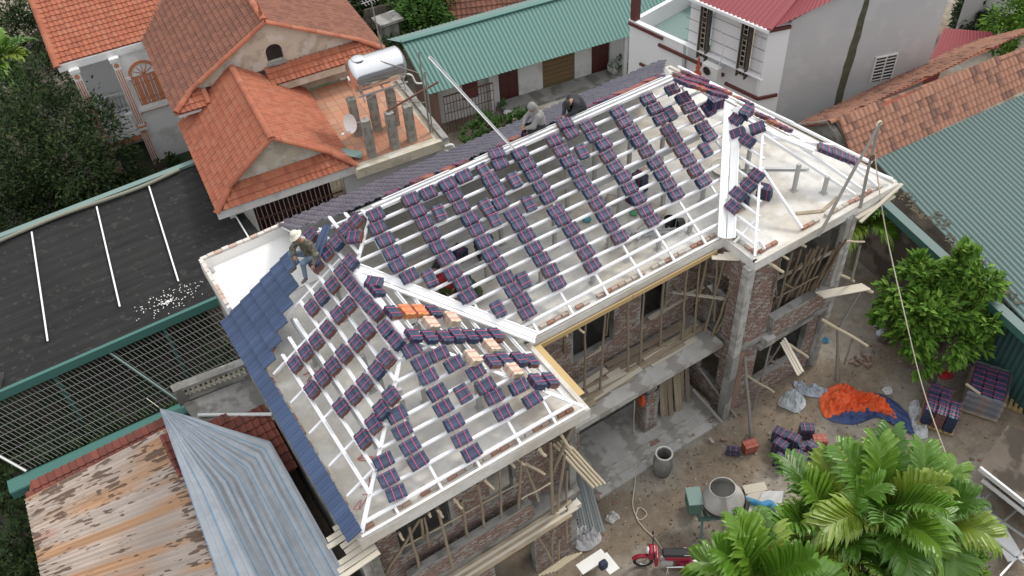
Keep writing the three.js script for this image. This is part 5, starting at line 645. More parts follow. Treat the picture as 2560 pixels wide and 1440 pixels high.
// ---------- old clay-tile house and the teal sheet roof before it ----------
const old = thing('old_tile_house', 'old house with weathered brown clay-tile gable roof', 'house', [0, 0, 0]);
{
  const its = [], g = clayTile(0.23, 0.34);
  tiledSlope(old, [[21.947, 3.550, -5.249], [31.734, 3.550, -4.737], [32.378, 4.600, -5.609], [21.993, 4.600, -6.860]], 0.225, 0.27, g, 0, its, M.redClay);
  tiledSlope(old, [[32.336, 3.300, -8.467], [22.291, 3.300, -8.591], [22.011, 4.600, -6.877], [32.404, 4.600, -5.627]], 0.225, 0.27, g, 0, its, M.redClay);
  pieces(old, 'roof_tile', its, clayOld, 300);
  capLine(old, [21.969, 4.620, -6.842], [32.344, 4.620, -5.593], clayOld, 0.36, 0.9);
  const A = [22.404, 3.200, -8.681], B = [22.117, 3.400, -5.362], T = [22.112, 4.500, -6.947]; const gm = new THREE.BufferGeometry(); { const d = [A, B, T, [A[0], 0, A[2]], [B[0], 0, B[2]]].map(p => [p[0] + 0.1, p[1] - 0.05, p[2]]), v = []; for (const t of [[0, 1, 2], [3, 4, 1], [3, 1, 0]]) for (const i of t) v.push(...d[i]); for (const t of [[0, 2, 1], [3, 1, 4], [3, 0, 1]]) for (const i of t) v.push(d[i][0] + 0.2, d[i][1], d[i][2]); gm.setAttribute('position', new THREE.Float32BufferAttribute(v, 3)); gm.computeVertexNormals(); }
  part(old, 'gable_wall', muv(gm), M.grey); part(old, 'verge', beam(V(T).add(V(0, 0.08, 0)), V(B).add(V(0, 0.08, 0)), 0.22, 0.08), M.grey); part(old, 'verge', beam(V(T).add(V(0, 0.08, 0)), V(A).add(V(0, 0.08, 0)), 0.22, 0.08), M.grey);
}
const tr = thing('teal_roof_building', 'building with broad faded teal corrugated roof and flashing on its verge', 'building', [0, 0, 0]);
{
  const a = V(22.3, 3.7, -5.2), b = V(32.5, 3.7, -4.2), c = V(31.5, 3.1, 7.5), d = V(19.7, 3.1, 6.0);
  const a2 = V([22.693, 3.650, -5.112]), d2 = V([20.669, 3.200, 2.645]); const d3 = a2.clone().add(d2.clone().sub(a2).multiplyScalar(1.35));
  part(tr, 'roof_sheet', sheet(a2.toArray(), V([32.087, 3.700, -4.345]).toArray(), V([32.087, 3.700, -4.345]).add(d3.clone().sub(a2)).toArray(), d3.toArray(), 420, 3, corr(0.2, 0.032)), M.tealFaded);
  const e0 = V([21.321, 3.500, -3.413]), dir = d3.clone().sub(e0).normalize(); part(tr, 'verge_flashing', beam(e0.clone().add(V(0, 0.03, 0)), d3.clone().add(V(0, 0.03, 0)), 0.34, 0.03), M.tealFaded); part(tr, 'verge_flashing', beam(e0.clone().add(V(-0.14, -0.12, 0)), d3.clone().add(V(-0.14, -0.12, 0)), 0.03, 0.28), M.teal);
  const w0 = e0.clone().add(V(0.35, 0, 0)), w1 = d3.clone().add(V(0.35, 0, 0)); const q = (t, y) => w0.clone().lerp(w1, t).setY(y).toArray();
  part(tr, 'side_wall', sheet(q(-0.1, 0), q(0.52, 0), q(0.52, 3.3), q(-0.1, 3.4), 1, 1), M.mud); part(tr, 'sheet_wall', sheet(q(0.52, 0), q(1, 0), q(1, 3.0), q(0.52, 3.2), 160, 2, corr(0.2, 0.02)), std([0.035, 0.09, 0.085], 0.7)); part(tr, 'cornice', beam(V(q(0.3, 2.5)).add(V(-0.1, 0, 0)), V(q(0.5, 2.4)).add(V(-0.1, 0, 0)), 0.25, 0.18), M.grey);
  const lv = shadow(new THREE.InstancedMesh(new THREE.BoxGeometry(0.1, 0.015, 0.05), std([0.10, 0.085, 0.06], 1), 150)), mq = new THREE.Matrix4(); const cl = [[0.05, 0.12], [0.13, 0.05], [0.3, 0.1], [0.42, 0.12], [0.2, 0.25], [0.6, 0.05]]; for (let k = 0; k < 150; k++) { const s = cl[k % 6], t = s[0] + rr(-0.02, 0.02) * 2, r = s[1] * 2 + rr(-0.25, 0.25); mq.makeRotationY(rnd() * 6).setPosition(e0.clone().lerp(d3, t).add(V(0.5 + Math.abs(r), 0.08 + 0.02 * r, 0))); lv.setMatrixAt(k, mq); } lv.name = 'fallen_leaves'; tag(lv, 'dry leaf litter caught in the teal roof ribs', 'leaves', null, 'stuff'); scene.add(lv);
}
{ const s = thing('red_sheet_roof', 'small red corrugated roof behind the grey side wall', 'roof', [0, 0, 0]); part(s, 'roof_sheet', sheet([30.262, 3.200, -8.696], [33.249, 3.200, -7.548], [33.072, 3.800, -8.028], [31.823, 3.800, -9.449], 80, 2, corr(0.2, 0.025)), M.redRoof); part(s, 'wall', box(29.9, 31.5, 0, 3.0, -9.0, -8.8), std([0.2, 0.03, 0.03], 0.7));
  const w = thing('grey_boundary_wall', 'tall grey rendered wall at the upper right corner', 'wall', [0, 0, 0]); part(w, 'panel', sheet([[36.313, 0.000, -11.531][0], 0, [36.313, 0.000, -11.531][2]], [[42.203, 0.000, -10.246][0], 0, [42.203, 0.000, -10.246][2]], [[42.203, 0.000, -10.246][0], 3.5, [42.203, 0.000, -10.246][2]], [[36.313, 0.000, -11.531][0], 3.5, [36.313, 0.000, -11.531][2]], 2, 2), M.bluegrey);
  const fr = thing('far_tile_roof', 'far brown tiled roof beyond the green shed', 'roof', [0, 0, 0]), its = []; tiledSlope(fr, [[16.489, 2.600, -25.153], [21.067, 2.600, -22.952], [21.966, 4.200, -24.178], [17.135, 4.200, -27.087]], 0.25, 0.3, clayTile(0.25, 0.36), 0, its, M.redClay); pieces(fr, 'roof_tile', its, clayDark, 200); part(fr, 'wall', box(20, 24, 0, 2.3, -31, -30.8), M.mud);
  const ck = thing('brick_chimney', 'small stone chimney behind the villa roof', 'chimney', [13.573, 2.600, -26.047]); part(ck, 'stack', box(-0.35, 0.35, -2.6, 0.6, -0.35, 0.35), M.grey); part(ck, 'cap', box(-0.6, 0.6, 0.72, 0.85, -0.5, 0.5), M.grey); part(ck, 'leg', [box(-0.3, -0.2, 0.6, 0.72, -0.3, 0.3), box(0.2, 0.3, 0.6, 0.72, -0.3, 0.3)], M.grey);
  const dr = thing('dark_tile_roof', 'mossy dark tiled roof below the villa antenna', 'roof', [0, 0, 0]), it2 = []; tiledSlope(dr, [[12.936, 2.200, -27.932], [14.790, 2.200, -27.436], [14.733, 3.200, -27.647], [13.197, 3.200, -27.633]], 0.25, 0.3, clayTile(0.25, 0.36), 0, it2, M.mud); pieces(dr, 'roof_tile', it2, [[0.10, 0.085, 0.07], [0.13, 0.11, 0.09]].map(c => std(c, 1)), 200); }
// road, lanes and shaded earth
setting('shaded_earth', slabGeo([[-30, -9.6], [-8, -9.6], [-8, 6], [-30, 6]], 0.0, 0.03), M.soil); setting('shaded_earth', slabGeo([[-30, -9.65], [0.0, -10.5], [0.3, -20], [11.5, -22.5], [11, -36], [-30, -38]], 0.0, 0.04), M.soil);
setting('road', slabGeo([[-3.997, 0.000, -42.899], [1.487, 0.000, -41.483], [0.880, 0.000, -39.047], [-1.858, 0.000, -38.954], [-4.623, 0.000, -39.206]].map(p => [p[0], p[2]]), 0.0, 0.07), texMat(T_grey, 1));
setting('lane', slabGeo([[12.5, -18.6], [26, -16.9], [22, -11], [19, -10.8], [8, -11.5], [9.2, -14.8], [12, -15.2]], 0.0, 0.05), M.grey);
// ---------- trees and plants ----------
function leafCrown(o, lobes, n, size, cols, parts = 0, tr = 0.35) {
  const mats = cols.map(c => new THREE.MeshPhysicalMaterial({ color: col(...c), roughness: 0.7, specularIntensity: 0.35, side: THREE.DoubleSide })), items = [], tot = lobes.reduce((s, l) => s + l[3] ** 2, 0);
  lobes.forEach(l => {
    const k = Math.round(n * l[3] ** 2 / tot), sub = []; for (let i = 0; i < Math.max(5, k / 28); i++) { const d = V(rr(-1, 1), rr(-0.7, 1), rr(-1, 1)).normalize(); sub.push([d, rr(0.62, 1.05)]); }
    for (let i = 0; i < k; i++) {
      const s = sub[i % sub.length], c = s[0].clone().multiplyScalar(l[3] * s[1] * 0.9), d = V(rr(-1, 1), rr(-1, 1), rr(-1, 1)).normalize().multiplyScalar(l[3] * 0.36 * Math.cbrt(rnd())), p = V(l[0], l[1], l[2]).add(c).add(d);
      const out = p.clone().sub(V(l[0], l[1] - l[3] * 0.3, l[2])).normalize().add(V(rr(-0.8, 0.8), rr(-0.7, 0.4), rr(-0.8, 0.8))).normalize(), up = V(rr(-0.4, 0.4), 1, rr(-0.4, 0.4)).normalize(), x = new THREE.Vector3().crossVectors(up, out).normalize(), y = new THREE.Vector3().crossVectors(out, x), sc = size * rr(0.65, 1.25);
      items.push({ g: leafGeo, m: new THREE.Matrix4().makeBasis(x.multiplyScalar(sc), y.multiplyScalar(sc), out.multiplyScalar(sc)).setPosition(p), k: Math.floor(rnd() * 50) });
    }
  });
  o.updateMatrixWorld(true); const p = new THREE.Vector3(); if (parts) { pieces(o, 'leaf', items, mats, parts); return; }
  const base = mats[0].clone(); base.color = col(1, 1, 1); const im = shadow(new THREE.InstancedMesh(leafGeo, base, items.length)); items.forEach((it, i) => { im.setMatrixAt(i, it.m); im.setColorAt(i, mats[it.k % mats.length].color); }); im.name = 'crown'; im.userData.kind = 'stuff'; o.add(im);
}
function tree(name, label, base, lobes, n, size, cols, parts = 0, group) {
  const o = thing(name, label, 'tree', base, group), c = lobes.reduce((a, l) => [a[0] + l[0] / lobes.length, a[1] + l[1] / lobes.length, a[2] + l[2] / lobes.length], [0, 0, 0]), fork = [c[0] * 0.4, c[1] * 0.45, c[2] * 0.4];
  part(o, 'trunk', [crookedPole([0, -0.1, 0], fork, 0.16, 0.11, 0.05)], M.bark); for (const l of lobes) part(o, 'limb', crookedPole(fork, [l[0], l[1], l[2]], 0.075, 0.03, 0.08), M.bark);
  leafCrown(o, lobes, n, size, cols, parts); return o;
}
const lobesOf = (base, L) => L.map(p => [p[0] - base[0], p[1] - base[1], p[2] - base[2], p[3]]);
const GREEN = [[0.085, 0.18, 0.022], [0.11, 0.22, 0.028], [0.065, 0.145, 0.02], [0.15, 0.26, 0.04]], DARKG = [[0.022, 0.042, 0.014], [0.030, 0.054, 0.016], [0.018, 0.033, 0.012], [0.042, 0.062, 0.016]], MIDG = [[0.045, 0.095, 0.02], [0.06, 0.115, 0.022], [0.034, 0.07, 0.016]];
{ const b = [19.245, 0.000, 1.457]; tree('citrus_tree', 'bright green broad-leaved tree in the yard beside the teal roof', b, lobesOf(b, [[...[20.520, 4.000, 0.608], 0.6], [...[20.512, 3.800, 1.124], 0.55], [...[20.180, 3.700, 0.535], 0.5], [...[19.700, 3.200, -0.443], 0.65], [...[19.665, 3.300, 0.329], 0.65], [...[19.127, 2.900, -0.666], 0.6], [...[18.486, 2.600, -0.266], 0.5], [...[18.875, 2.800, 0.679], 0.8], [...[19.749, 3.000, 1.118], 0.75], [...[20.218, 2.600, 1.638], 0.6], [...[18.453, 2.200, 0.759], 0.7], [...[19.314, 2.200, 1.590], 0.65], [...[18.466, 2.000, -0.312], 0.5], [...[19.960, 1.900, 1.940], 0.5], [...[18.410, 1.500, 1.332], 0.4]]), 5600, 0.31, GREEN, 300); }
{ const b = [19.311, 0.000, -0.795]; tree('low_shrub', 'low dark shrub beside the citrus tree near the scaffold', b, [[0.2, 0.7, 0.1, 0.5], [0.7, 0.6, 0.2, 0.4]], 500, 0.18, MIDG); }
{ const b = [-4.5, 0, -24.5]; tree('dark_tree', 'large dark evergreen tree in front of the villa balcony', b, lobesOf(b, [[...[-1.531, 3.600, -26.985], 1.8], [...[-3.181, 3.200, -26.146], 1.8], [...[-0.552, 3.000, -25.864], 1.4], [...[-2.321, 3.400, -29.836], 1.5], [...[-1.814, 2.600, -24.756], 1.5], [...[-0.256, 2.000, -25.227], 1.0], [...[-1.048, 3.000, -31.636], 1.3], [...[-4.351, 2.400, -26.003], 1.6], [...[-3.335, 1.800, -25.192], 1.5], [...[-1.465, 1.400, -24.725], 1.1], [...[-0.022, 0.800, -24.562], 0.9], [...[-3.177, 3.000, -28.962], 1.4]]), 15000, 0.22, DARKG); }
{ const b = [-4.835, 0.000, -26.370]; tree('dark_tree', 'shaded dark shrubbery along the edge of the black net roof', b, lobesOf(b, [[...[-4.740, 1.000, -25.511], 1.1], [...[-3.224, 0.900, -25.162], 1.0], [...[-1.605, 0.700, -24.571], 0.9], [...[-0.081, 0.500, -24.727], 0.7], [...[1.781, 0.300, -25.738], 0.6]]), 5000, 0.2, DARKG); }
{ const b = [17.147, 0.000, -29.788]; tree('round_tree', 'round bushy green tree behind the green-roofed shed', b, lobesOf(b, [[...[15.448, 2.800, -26.017], 1.3], [...[15.270, 2.600, -27.375], 1.0], [...[16.434, 2.700, -26.202], 1.1], [...[15.194, 2.000, -26.578], 1.0], [...[15.989, 2.200, -25.735], 0.9], [...[16.322, 2.800, -27.587], 1.2], [...[15.072, 1.800, -27.875], 0.8]]), 6500, 0.26, [[0.05, 0.12, 0.02], [0.065, 0.14, 0.022], [0.035, 0.085, 0.016]]); }
{ const b = [14.709, 0.000, -28.622]; tree('small_tree', 'small leafy tree between villa corner and green shed', b, lobesOf(b, [[...[13.518, 2.400, -25.595], 0.5], [...[13.210, 2.000, -25.548], 0.5], [...[13.701, 1.600, -25.780], 0.4]]), 700, 0.22, MIDG); }
{ const b = [41.014, 0.000, -11.199]; tree('corner_tree', 'bright green tree at the upper right corner', b, lobesOf(b, [[...[36.098, 3.000, -9.181], 0.9], [...[36.019, 2.600, -8.363], 0.8], [...[35.640, 2.000, -8.669], 0.6], [...[37.174, 3.200, -9.227], 1.0], [...[35.842, 2.400, -9.176], 0.6]]), 2600, 0.26, GREEN); }
{ const b = [14.865, 0.000, -19.278]; tree('garden_shrub', 'dense green shrub behind the rear slope by the barred gate', b, lobesOf(b, [[...[13.560, 1.000, -18.727], 0.5], [...[14.382, 1.100, -18.864], 0.5], [...[14.786, 1.000, -18.352], 0.5], [...[15.683, 1.000, -18.428], 0.45], [...[16.271, 0.900, -18.350], 0.4], [...[13.516, 0.800, -18.180], 0.45], [...[14.304, 0.800, -17.947], 0.4]]), 2200, 0.2, [[0.045, 0.10, 0.02], [0.055, 0.12, 0.024], [0.03, 0.07, 0.016]]); }
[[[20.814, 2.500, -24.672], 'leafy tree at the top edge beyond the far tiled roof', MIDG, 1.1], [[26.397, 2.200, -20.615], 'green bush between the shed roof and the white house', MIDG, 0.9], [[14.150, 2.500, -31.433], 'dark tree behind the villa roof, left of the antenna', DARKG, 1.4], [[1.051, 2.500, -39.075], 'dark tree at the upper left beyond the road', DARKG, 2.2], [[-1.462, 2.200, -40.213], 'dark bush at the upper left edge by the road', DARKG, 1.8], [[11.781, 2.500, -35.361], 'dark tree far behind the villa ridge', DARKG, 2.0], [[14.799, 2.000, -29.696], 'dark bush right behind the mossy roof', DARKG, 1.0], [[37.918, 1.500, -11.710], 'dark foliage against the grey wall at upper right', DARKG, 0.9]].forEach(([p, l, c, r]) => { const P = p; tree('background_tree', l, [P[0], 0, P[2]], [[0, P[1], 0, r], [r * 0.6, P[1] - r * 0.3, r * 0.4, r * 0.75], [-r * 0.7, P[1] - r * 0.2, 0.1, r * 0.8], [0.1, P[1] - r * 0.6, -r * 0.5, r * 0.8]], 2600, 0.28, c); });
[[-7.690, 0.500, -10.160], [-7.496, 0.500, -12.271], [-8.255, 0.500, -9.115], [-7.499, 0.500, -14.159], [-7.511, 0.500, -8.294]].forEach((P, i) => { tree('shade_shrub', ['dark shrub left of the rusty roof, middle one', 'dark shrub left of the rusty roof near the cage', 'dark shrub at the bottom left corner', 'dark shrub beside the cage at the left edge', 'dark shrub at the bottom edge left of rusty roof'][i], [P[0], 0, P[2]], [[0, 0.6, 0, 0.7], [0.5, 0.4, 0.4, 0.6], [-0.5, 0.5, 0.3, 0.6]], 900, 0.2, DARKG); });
// areca palms: separate fronds with folded leaflets
function frond(len, e0, bend, nleaf, wl) { // e0: rise at the foot (radians), bend: how far it arches over
  const pts = [V(0, 0, 0)]; const N = 14; for (let i = 1; i <= N; i++) { const a = e0 - bend * Math.pow(i / N, 1.5), l = len / N; pts.push(pts[i - 1].clone().add(V(0, Math.sin(a) * l, Math.cos(a) * l))); }
  const c = new THREE.CatmullRomCurve3(pts), pos = [], tri = (a, b, d) => pos.push(a.x, a.y, a.z, b.x, b.y, b.z, d.x, d.y, d.z), stem = new THREE.TubeGeometry(c, 14, 0.017, 5).toNonIndexed(), lift = rr(0.25, 0.75), twist = rr(-0.25, 0.25);
  for (let i = 0; i < nleaf; i++) for (const s of [-1, 1]) {
    const t = Math.min(1, 0.2 + 0.8 * (i + rr(-0.35, 0.35)) / nleaf), p = c.getPoint(t), d = c.getTangent(t), sx = V(1, 0, 0).applyAxisAngle(d, twist), up = new THREE.Vector3().crossVectors(sx, d).normalize(); if (up.y < 0) up.negate();
    const L = wl * (0.45 + 0.55 * Math.sin(Math.PI * Math.min(0.9, t * 0.95))) * rr(0.8, 1.12), fwd = lerp(0.45, 1.25, t) + rr(-0.12, 0.12), dir = sx.clone().multiplyScalar(s).addScaledVector(d, fwd).addScaledVector(up, lift + rr(-0.15, 0.15)).normalize(), w = 0.052 * rr(0.7, 1.25) * (1 + 0.5 * Math.sin(Math.PI * t));
    const q1 = p.clone().addScaledVector(dir, L * 0.4), q2 = p.clone().addScaledVector(dir, L * 0.75).add(V(0, -0.10 * L, 0)), q3 = p.clone().addScaledVector(dir, L).add(V(0, -(0.24 + rr(0, 0.3)) * L, 0)), nn = new THREE.Vector3().crossVectors(dir, up).normalize(), e = (q, k) => [q.clone().addScaledVector(nn, w * k).addScaledVector(up, 0.008), q.clone().addScaledVector(nn, -w * k).addScaledVector(up, 0.008)];
    const [a1, a2] = e(p, 0.4), [b1, b2] = e(q1, 1), [c1, c2] = e(q2, 0.75), m1 = q1.clone().addScaledVector(up, -0.006), m2 = q2.clone().addScaledVector(up, -0.006);
    tri(a1, b1, m1); tri(a1, m1, a2); tri(a2, m1, b2); tri(b1, c1, m2); tri(b1, m2, m1); tri(m1, m2, c2); tri(m1, c2, b2); tri(c1, q3, m2); tri(m2, q3, c2);
  }
  const lg = new THREE.BufferGeometry(); lg.setAttribute('position', new THREE.Float32BufferAttribute(pos, 3)); lg.computeVertexNormals(); return [stem, lg];
}
const palmMats = [[0.10, 0.225, 0.016], [0.13, 0.255, 0.02], [0.07, 0.17, 0.014], [0.20, 0.29, 0.03]].map(c => new THREE.MeshPhysicalMaterial({ color: col(...c), roughness: 0.4, transmission: 0.2, thickness: 0, side: THREE.DoubleSide })), stemM = std([0.16, 0.2, 0.05], 0.7);
function palm(label, crown, nf, len, seedYaw) {
  const o = thing('areca_palm', label, 'palm', [crown[0], 0, crown[2]], 'areca palms in the yard corner'); part(o, 'trunk', crookedPole([rr(-0.1, 0.1), -0.05, rr(-0.1, 0.1)], [0, crown[1], 0], 0.09, 0.07, 0.02), std([0.22, 0.24, 0.14], 0.9));
  for (let i = 0; i < nf; i++) { const old = i / nf, [st, lg] = frond(len * rr(0.8, 1.15), lerp(1.35, 0.45, old) + rr(-0.15, 0.15), lerp(0.7, 1.7, old) + rr(-0.2, 0.35), 27, 0.86 * rr(0.85, 1.1)), m = new THREE.Matrix4().makeRotationY(seedYaw + i * 2.39996 + rr(-0.5, 0.5)); const f = part(o, 'frond', lg.applyMatrix4(m).translate(0, crown[1], 0), palmMats[i % 4]); part(f, 'midrib', st.applyMatrix4(m).translate(0, crown[1], 0), stemM); }
}
palm('tallest areca palm, centre of the clump beside the yard', [11.048, 4.400, 5.040], 16, 2.15, 0.3); palm('areca palm at the left of the clump near the cement mixer', [9.991, 3.900, 4.487], 13, 1.9, 1.2); palm('areca palm at the right of the clump near the grey frame', [12.123, 3.700, 5.562], 13, 1.9, 2.1); palm('areca palm cut by the bottom edge beside the motorbike', [7.281, 4.600, 4.820], 14, 1.75, 0.9); palm('areca palm at the bottom edge under the tallest one', [10.283, 3.500, 5.730], 12, 1.9, 2.9); palm('slim areca palm growing behind the right wing scaffold', [21.133, 2.200, -3.953], 9, 1.5, 0.7); palm('small areca palm at the left edge beside the road', [-2.450, 2.600, -35.283], 9, 1.8, 0.2);
{ const b = [14.047, 0.000, 5.698]; tree('fern_bush', 'yellow-green feathery bush at the bottom right edge', b, lobesOf(b, [[...[13.105, 1.200, 5.675], 0.7], [...[14.207, 1.200, 5.706], 0.7], [...[12.949, 1.400, 6.261], 0.7], [...[13.774, 1.200, 6.566], 0.6], [...[12.329, 1.300, 5.629], 0.6], [...[14.663, 1.000, 6.332], 0.45]]), 4200, 0.16, [[0.10, 0.19, 0.025], [0.13, 0.22, 0.03], [0.075, 0.15, 0.02]]); }

// ---------- bamboo and timber scaffolding ----------
const UP = (k, n) => `${ORD[k + 1]} ${n}`;
function scaffold(list, text, group, mat = M.pole) { list.forEach(([a, b, r, m], i) => single('scaffold_pole', crookedPole(a, b, (r ?? 0.045) * 0.92, (r ?? 0.045) * 0.7, 0.016), m ?? mat, `${text[0]}, ${ORD[i + 1]} ${text[1]}`, 'pole', group)); }
scaffold([[[7.992, 3.300, -3.774], [7.398, 6.600, -2.890]], [[7.903, 3.300, -2.701], [8.087, 6.700, -2.859]], [[8.415, 3.300, -2.598], [8.749, 6.700, -2.840]], [[9.182, 4.600, -3.348], [8.785, 6.700, -2.747], 0.035], [[9.481, 3.300, -2.639], [9.426, 6.700, -2.750]], [[9.915, 3.300, -2.636], [10.061, 6.700, -2.836]], [[10.838, 3.300, -2.813], [10.833, 6.700, -2.905]], [[11.575, 3.300, -2.640], [11.652, 6.750, -2.890]]], ['upright prop pole between balcony deck and roof slab', 'from the left wing'], 'balcony prop poles');
scaffold([[[12.064, 3.400, -2.652], [12.178, 6.700, -2.938]], [[12.352, 3.400, -2.517], [12.746, 6.500, -2.485]], [[12.502, 3.350, -2.317], [12.859, 6.600, -1.977]], [[12.671, 3.350, -2.342], [13.165, 6.500, -1.591], 0.06], [[12.645, 3.800, -2.447], [12.512, 6.800, -2.632]], [[12.259, 4.600, -2.838], [12.278, 6.800, -2.731], 0.05], [[13.835, 3.400, -1.813], [13.923, 6.000, -1.527]]], ['leaning prop in the corner beside the concrete column', 'from the balcony side'], 'leaning corner props', M.pole);
scaffold([[[14.038, 3.300, -1.629], [13.720, 6.700, -1.358]], [[14.879, 3.400, -1.886], [14.740, 6.700, -1.046], 0.06], [[14.995, 3.400, -1.879], [14.421, 6.700, -1.282], 0.05], [[15.254, 3.500, -1.727], [14.798, 6.800, -1.017]], [[15.648, 3.600, -1.709], [15.064, 6.800, -0.895]], [[15.763, 3.700, -1.661], [15.460, 6.700, -0.812], 0.055], [[15.710, 3.900, -1.536], [15.629, 6.750, -0.769], 0.05], [[15.822, 4.000, -1.489], [15.154, 6.700, -0.740], 0.04], [[14.388, 3.400, -1.636], [14.143, 6.700, -1.339], 0.05], [[15.111, 3.500, -1.831], [14.644, 6.700, -1.117], 0.04], [[15.370, 3.600, -1.679], [14.943, 6.700, -0.970], 0.05], [[15.486, 3.600, -1.672], [14.511, 6.600, -1.127], 0.04], [[14.238, 4.000, -1.730], [14.694, 6.000, -1.331], 0.05], [[15.846, 4.200, -1.382], [15.479, 6.700, -0.723], 0.045], [[14.304, 5.200, -1.511], [14.629, 4.900, -1.418], 0.05], [[14.199, 4.600, -1.572], [15.330, 5.200, -1.134], 0.04]], ['sloping prop packed into the right wing loggia', 'from the column'], 'loggia props', std([0.19, 0.145, 0.10], 0.95));
scaffold([[[14.715, 2.600, -1.614], [13.945, 6.300, -1.716], 0.055], [[13.677, 0.000, -1.130], [14.134, 2.900, -1.335]], [[12.858, -0.000, -0.367], [13.048, 2.900, -1.393], 0.06], [[14.333, 1.300, -1.536], [14.426, 2.600, -1.226], 0.04], [[16.793, 4.300, -0.954], [16.257, 6.300, -0.687], 0.05], [[16.587, 2.400, -0.786], [16.928, 4.200, -0.592], 0.045], [[16.783, 0.000, -0.403], [16.532, 2.500, -0.791], 0.07], [[17.104, 0.500, -0.516], [16.978, 1.900, -0.439], 0.04], [[12.995, 0.000, -1.217], [12.165, 2.000, -2.379], 0.05], [[12.418, 0.100, -1.288], [11.916, 1.200, -2.263], 0.07]], ['outer scaffold pole before the right wing', 'in order outward from the porch'], 'outer scaffold poles', M.poleGrey);
// putlogs: sawn ends poking out under the slab
scaffold([[[7.194, 6.700, -2.863], [7.238, 6.600, -2.500], 0.06], [[7.530, 6.700, -2.875], [7.718, 6.500, -2.420], 0.05], [[8.829, 6.700, -2.848], [8.917, 6.600, -2.622], 0.05], [[8.904, 6.700, -2.660], [9.632, 6.700, -2.770], 0.05], [[10.361, 6.700, -2.861], [10.506, 6.600, -2.563], 0.045], [[11.052, 6.700, -2.887], [11.159, 6.600, -2.757], 0.05], [[11.793, 6.700, -2.925], [11.898, 6.600, -2.757], 0.045], [[13.279, 6.700, -1.466], [13.523, 6.500, -1.005], 0.06], [[13.706, 6.750, -1.522], [13.920, 6.600, -1.232], 0.05], [[14.463, 6.750, -1.556], [14.668, 6.600, -1.307], 0.06], [[16.668, 4.300, -1.478], [16.954, 4.150, -0.944], 0.06], [[16.974, 4.150, -0.619], [17.098, 4.100, -0.321], 0.07], [[15.930, 3.000, -1.047], [16.903, 2.200, 0.169], 0.065], [[14.592, 2.700, -1.073], [14.989, 2.300, -0.515], 0.06], [[14.019, 3.200, -1.904], [14.328, 3.000, -1.492], 0.07], [[13.129, 2.400, -1.712], [13.433, 1.600, -1.437], 0.05], [[13.500, 1.500, -1.489], [14.046, 1.000, -0.756], 0.05], [[15.796, 6.500, -0.910], [16.339, 6.400, -0.628], 0.04]], ['short pale putlog pole jutting from the scaffold', 'from the left'], 'putlogs', M.bamboo);
// boards
const board = (a, b, w, h, m, label, group) => single('scaffold_board', beam(a, b, w, h), m, label, 'board', group);
[[[12.146, 3.200, -2.156], [14.669, 2.900, -1.318], 0.16, M.plankDark, 'long grey board spanning from the balcony to the right scaffold'], [[13.061, 4.700, -2.506], [14.482, 4.500, -1.598], 0.1, M.plankPale, 'pale rail board across the corner props'], [[11.595, 5.000, -3.289], [12.991, 4.800, -2.104], 0.1, M.plankPale, 'pale board crossing behind the grey sack'], [[12.004, 4.900, -3.037], [12.489, 5.000, -2.897], 0.08, M.plankPale, 'short pale board beside the grey sack'], [[12.072, 5.600, -3.396], [12.674, 5.600, -2.505], 0.12, M.plankDark, 'dark board high behind the balcony props'], [[11.452, 5.700, -3.649], [11.801, 5.000, -3.138], 0.1, M.plankDark, 'sloping dark board by the balcony window'], [[10.843, 4.200, -3.410], [12.309, 4.300, -3.384], 0.14, M.plankPale, 'pale sill board along the balcony window'], [[7.827, 3.900, -3.490], [9.113, 4.100, -3.382], 0.12, M.plankPale, 'pale board leaning along the balcony wall'], [[14.178, 4.900, -1.973], [16.357, 5.300, -1.562], 0.1, M.plankPale, 'thin pale rail board across the loggia props'], [[7.855, 3.320, -2.458], [8.534, 3.400, -2.880], 0.2, M.wood, 'short wide board at the left end of the balcony']].forEach(([a, b, w, m, l]) => board(a, b, w, 0.035, m, l));
[[-0.35, 0], [-0.2, 0.02], [-0.05, 0.05]].forEach(([o, dy], i) => board([14.25 + o * 0.55, 3.25 + dy, -0.95 - i * 0.02], [13.85 + o * 0.55, 3.1 + dy, 0.2], 0.075, 0.04, M.plankPale, `pale scaffold plank ending over the lower window, ${ORD[i + 1]} from the left`, 'planks over lower window'));
for (let i = 0; i < 4; i++) board([15.620, 4.200, -1.165].map((v, k) => v + [0, 0.01 * i, 0.09 * i - 0.1][k]), [17.027, 4.200, -0.596].map((v, k) => v + [0, 0.01 * i, 0.09 * i - 0.1][k]), 0.085, 0.035, M.plankPale, `board of the small staging at the right wing corner, ${ORD[i + 1]} from the wall`, 'right corner staging');
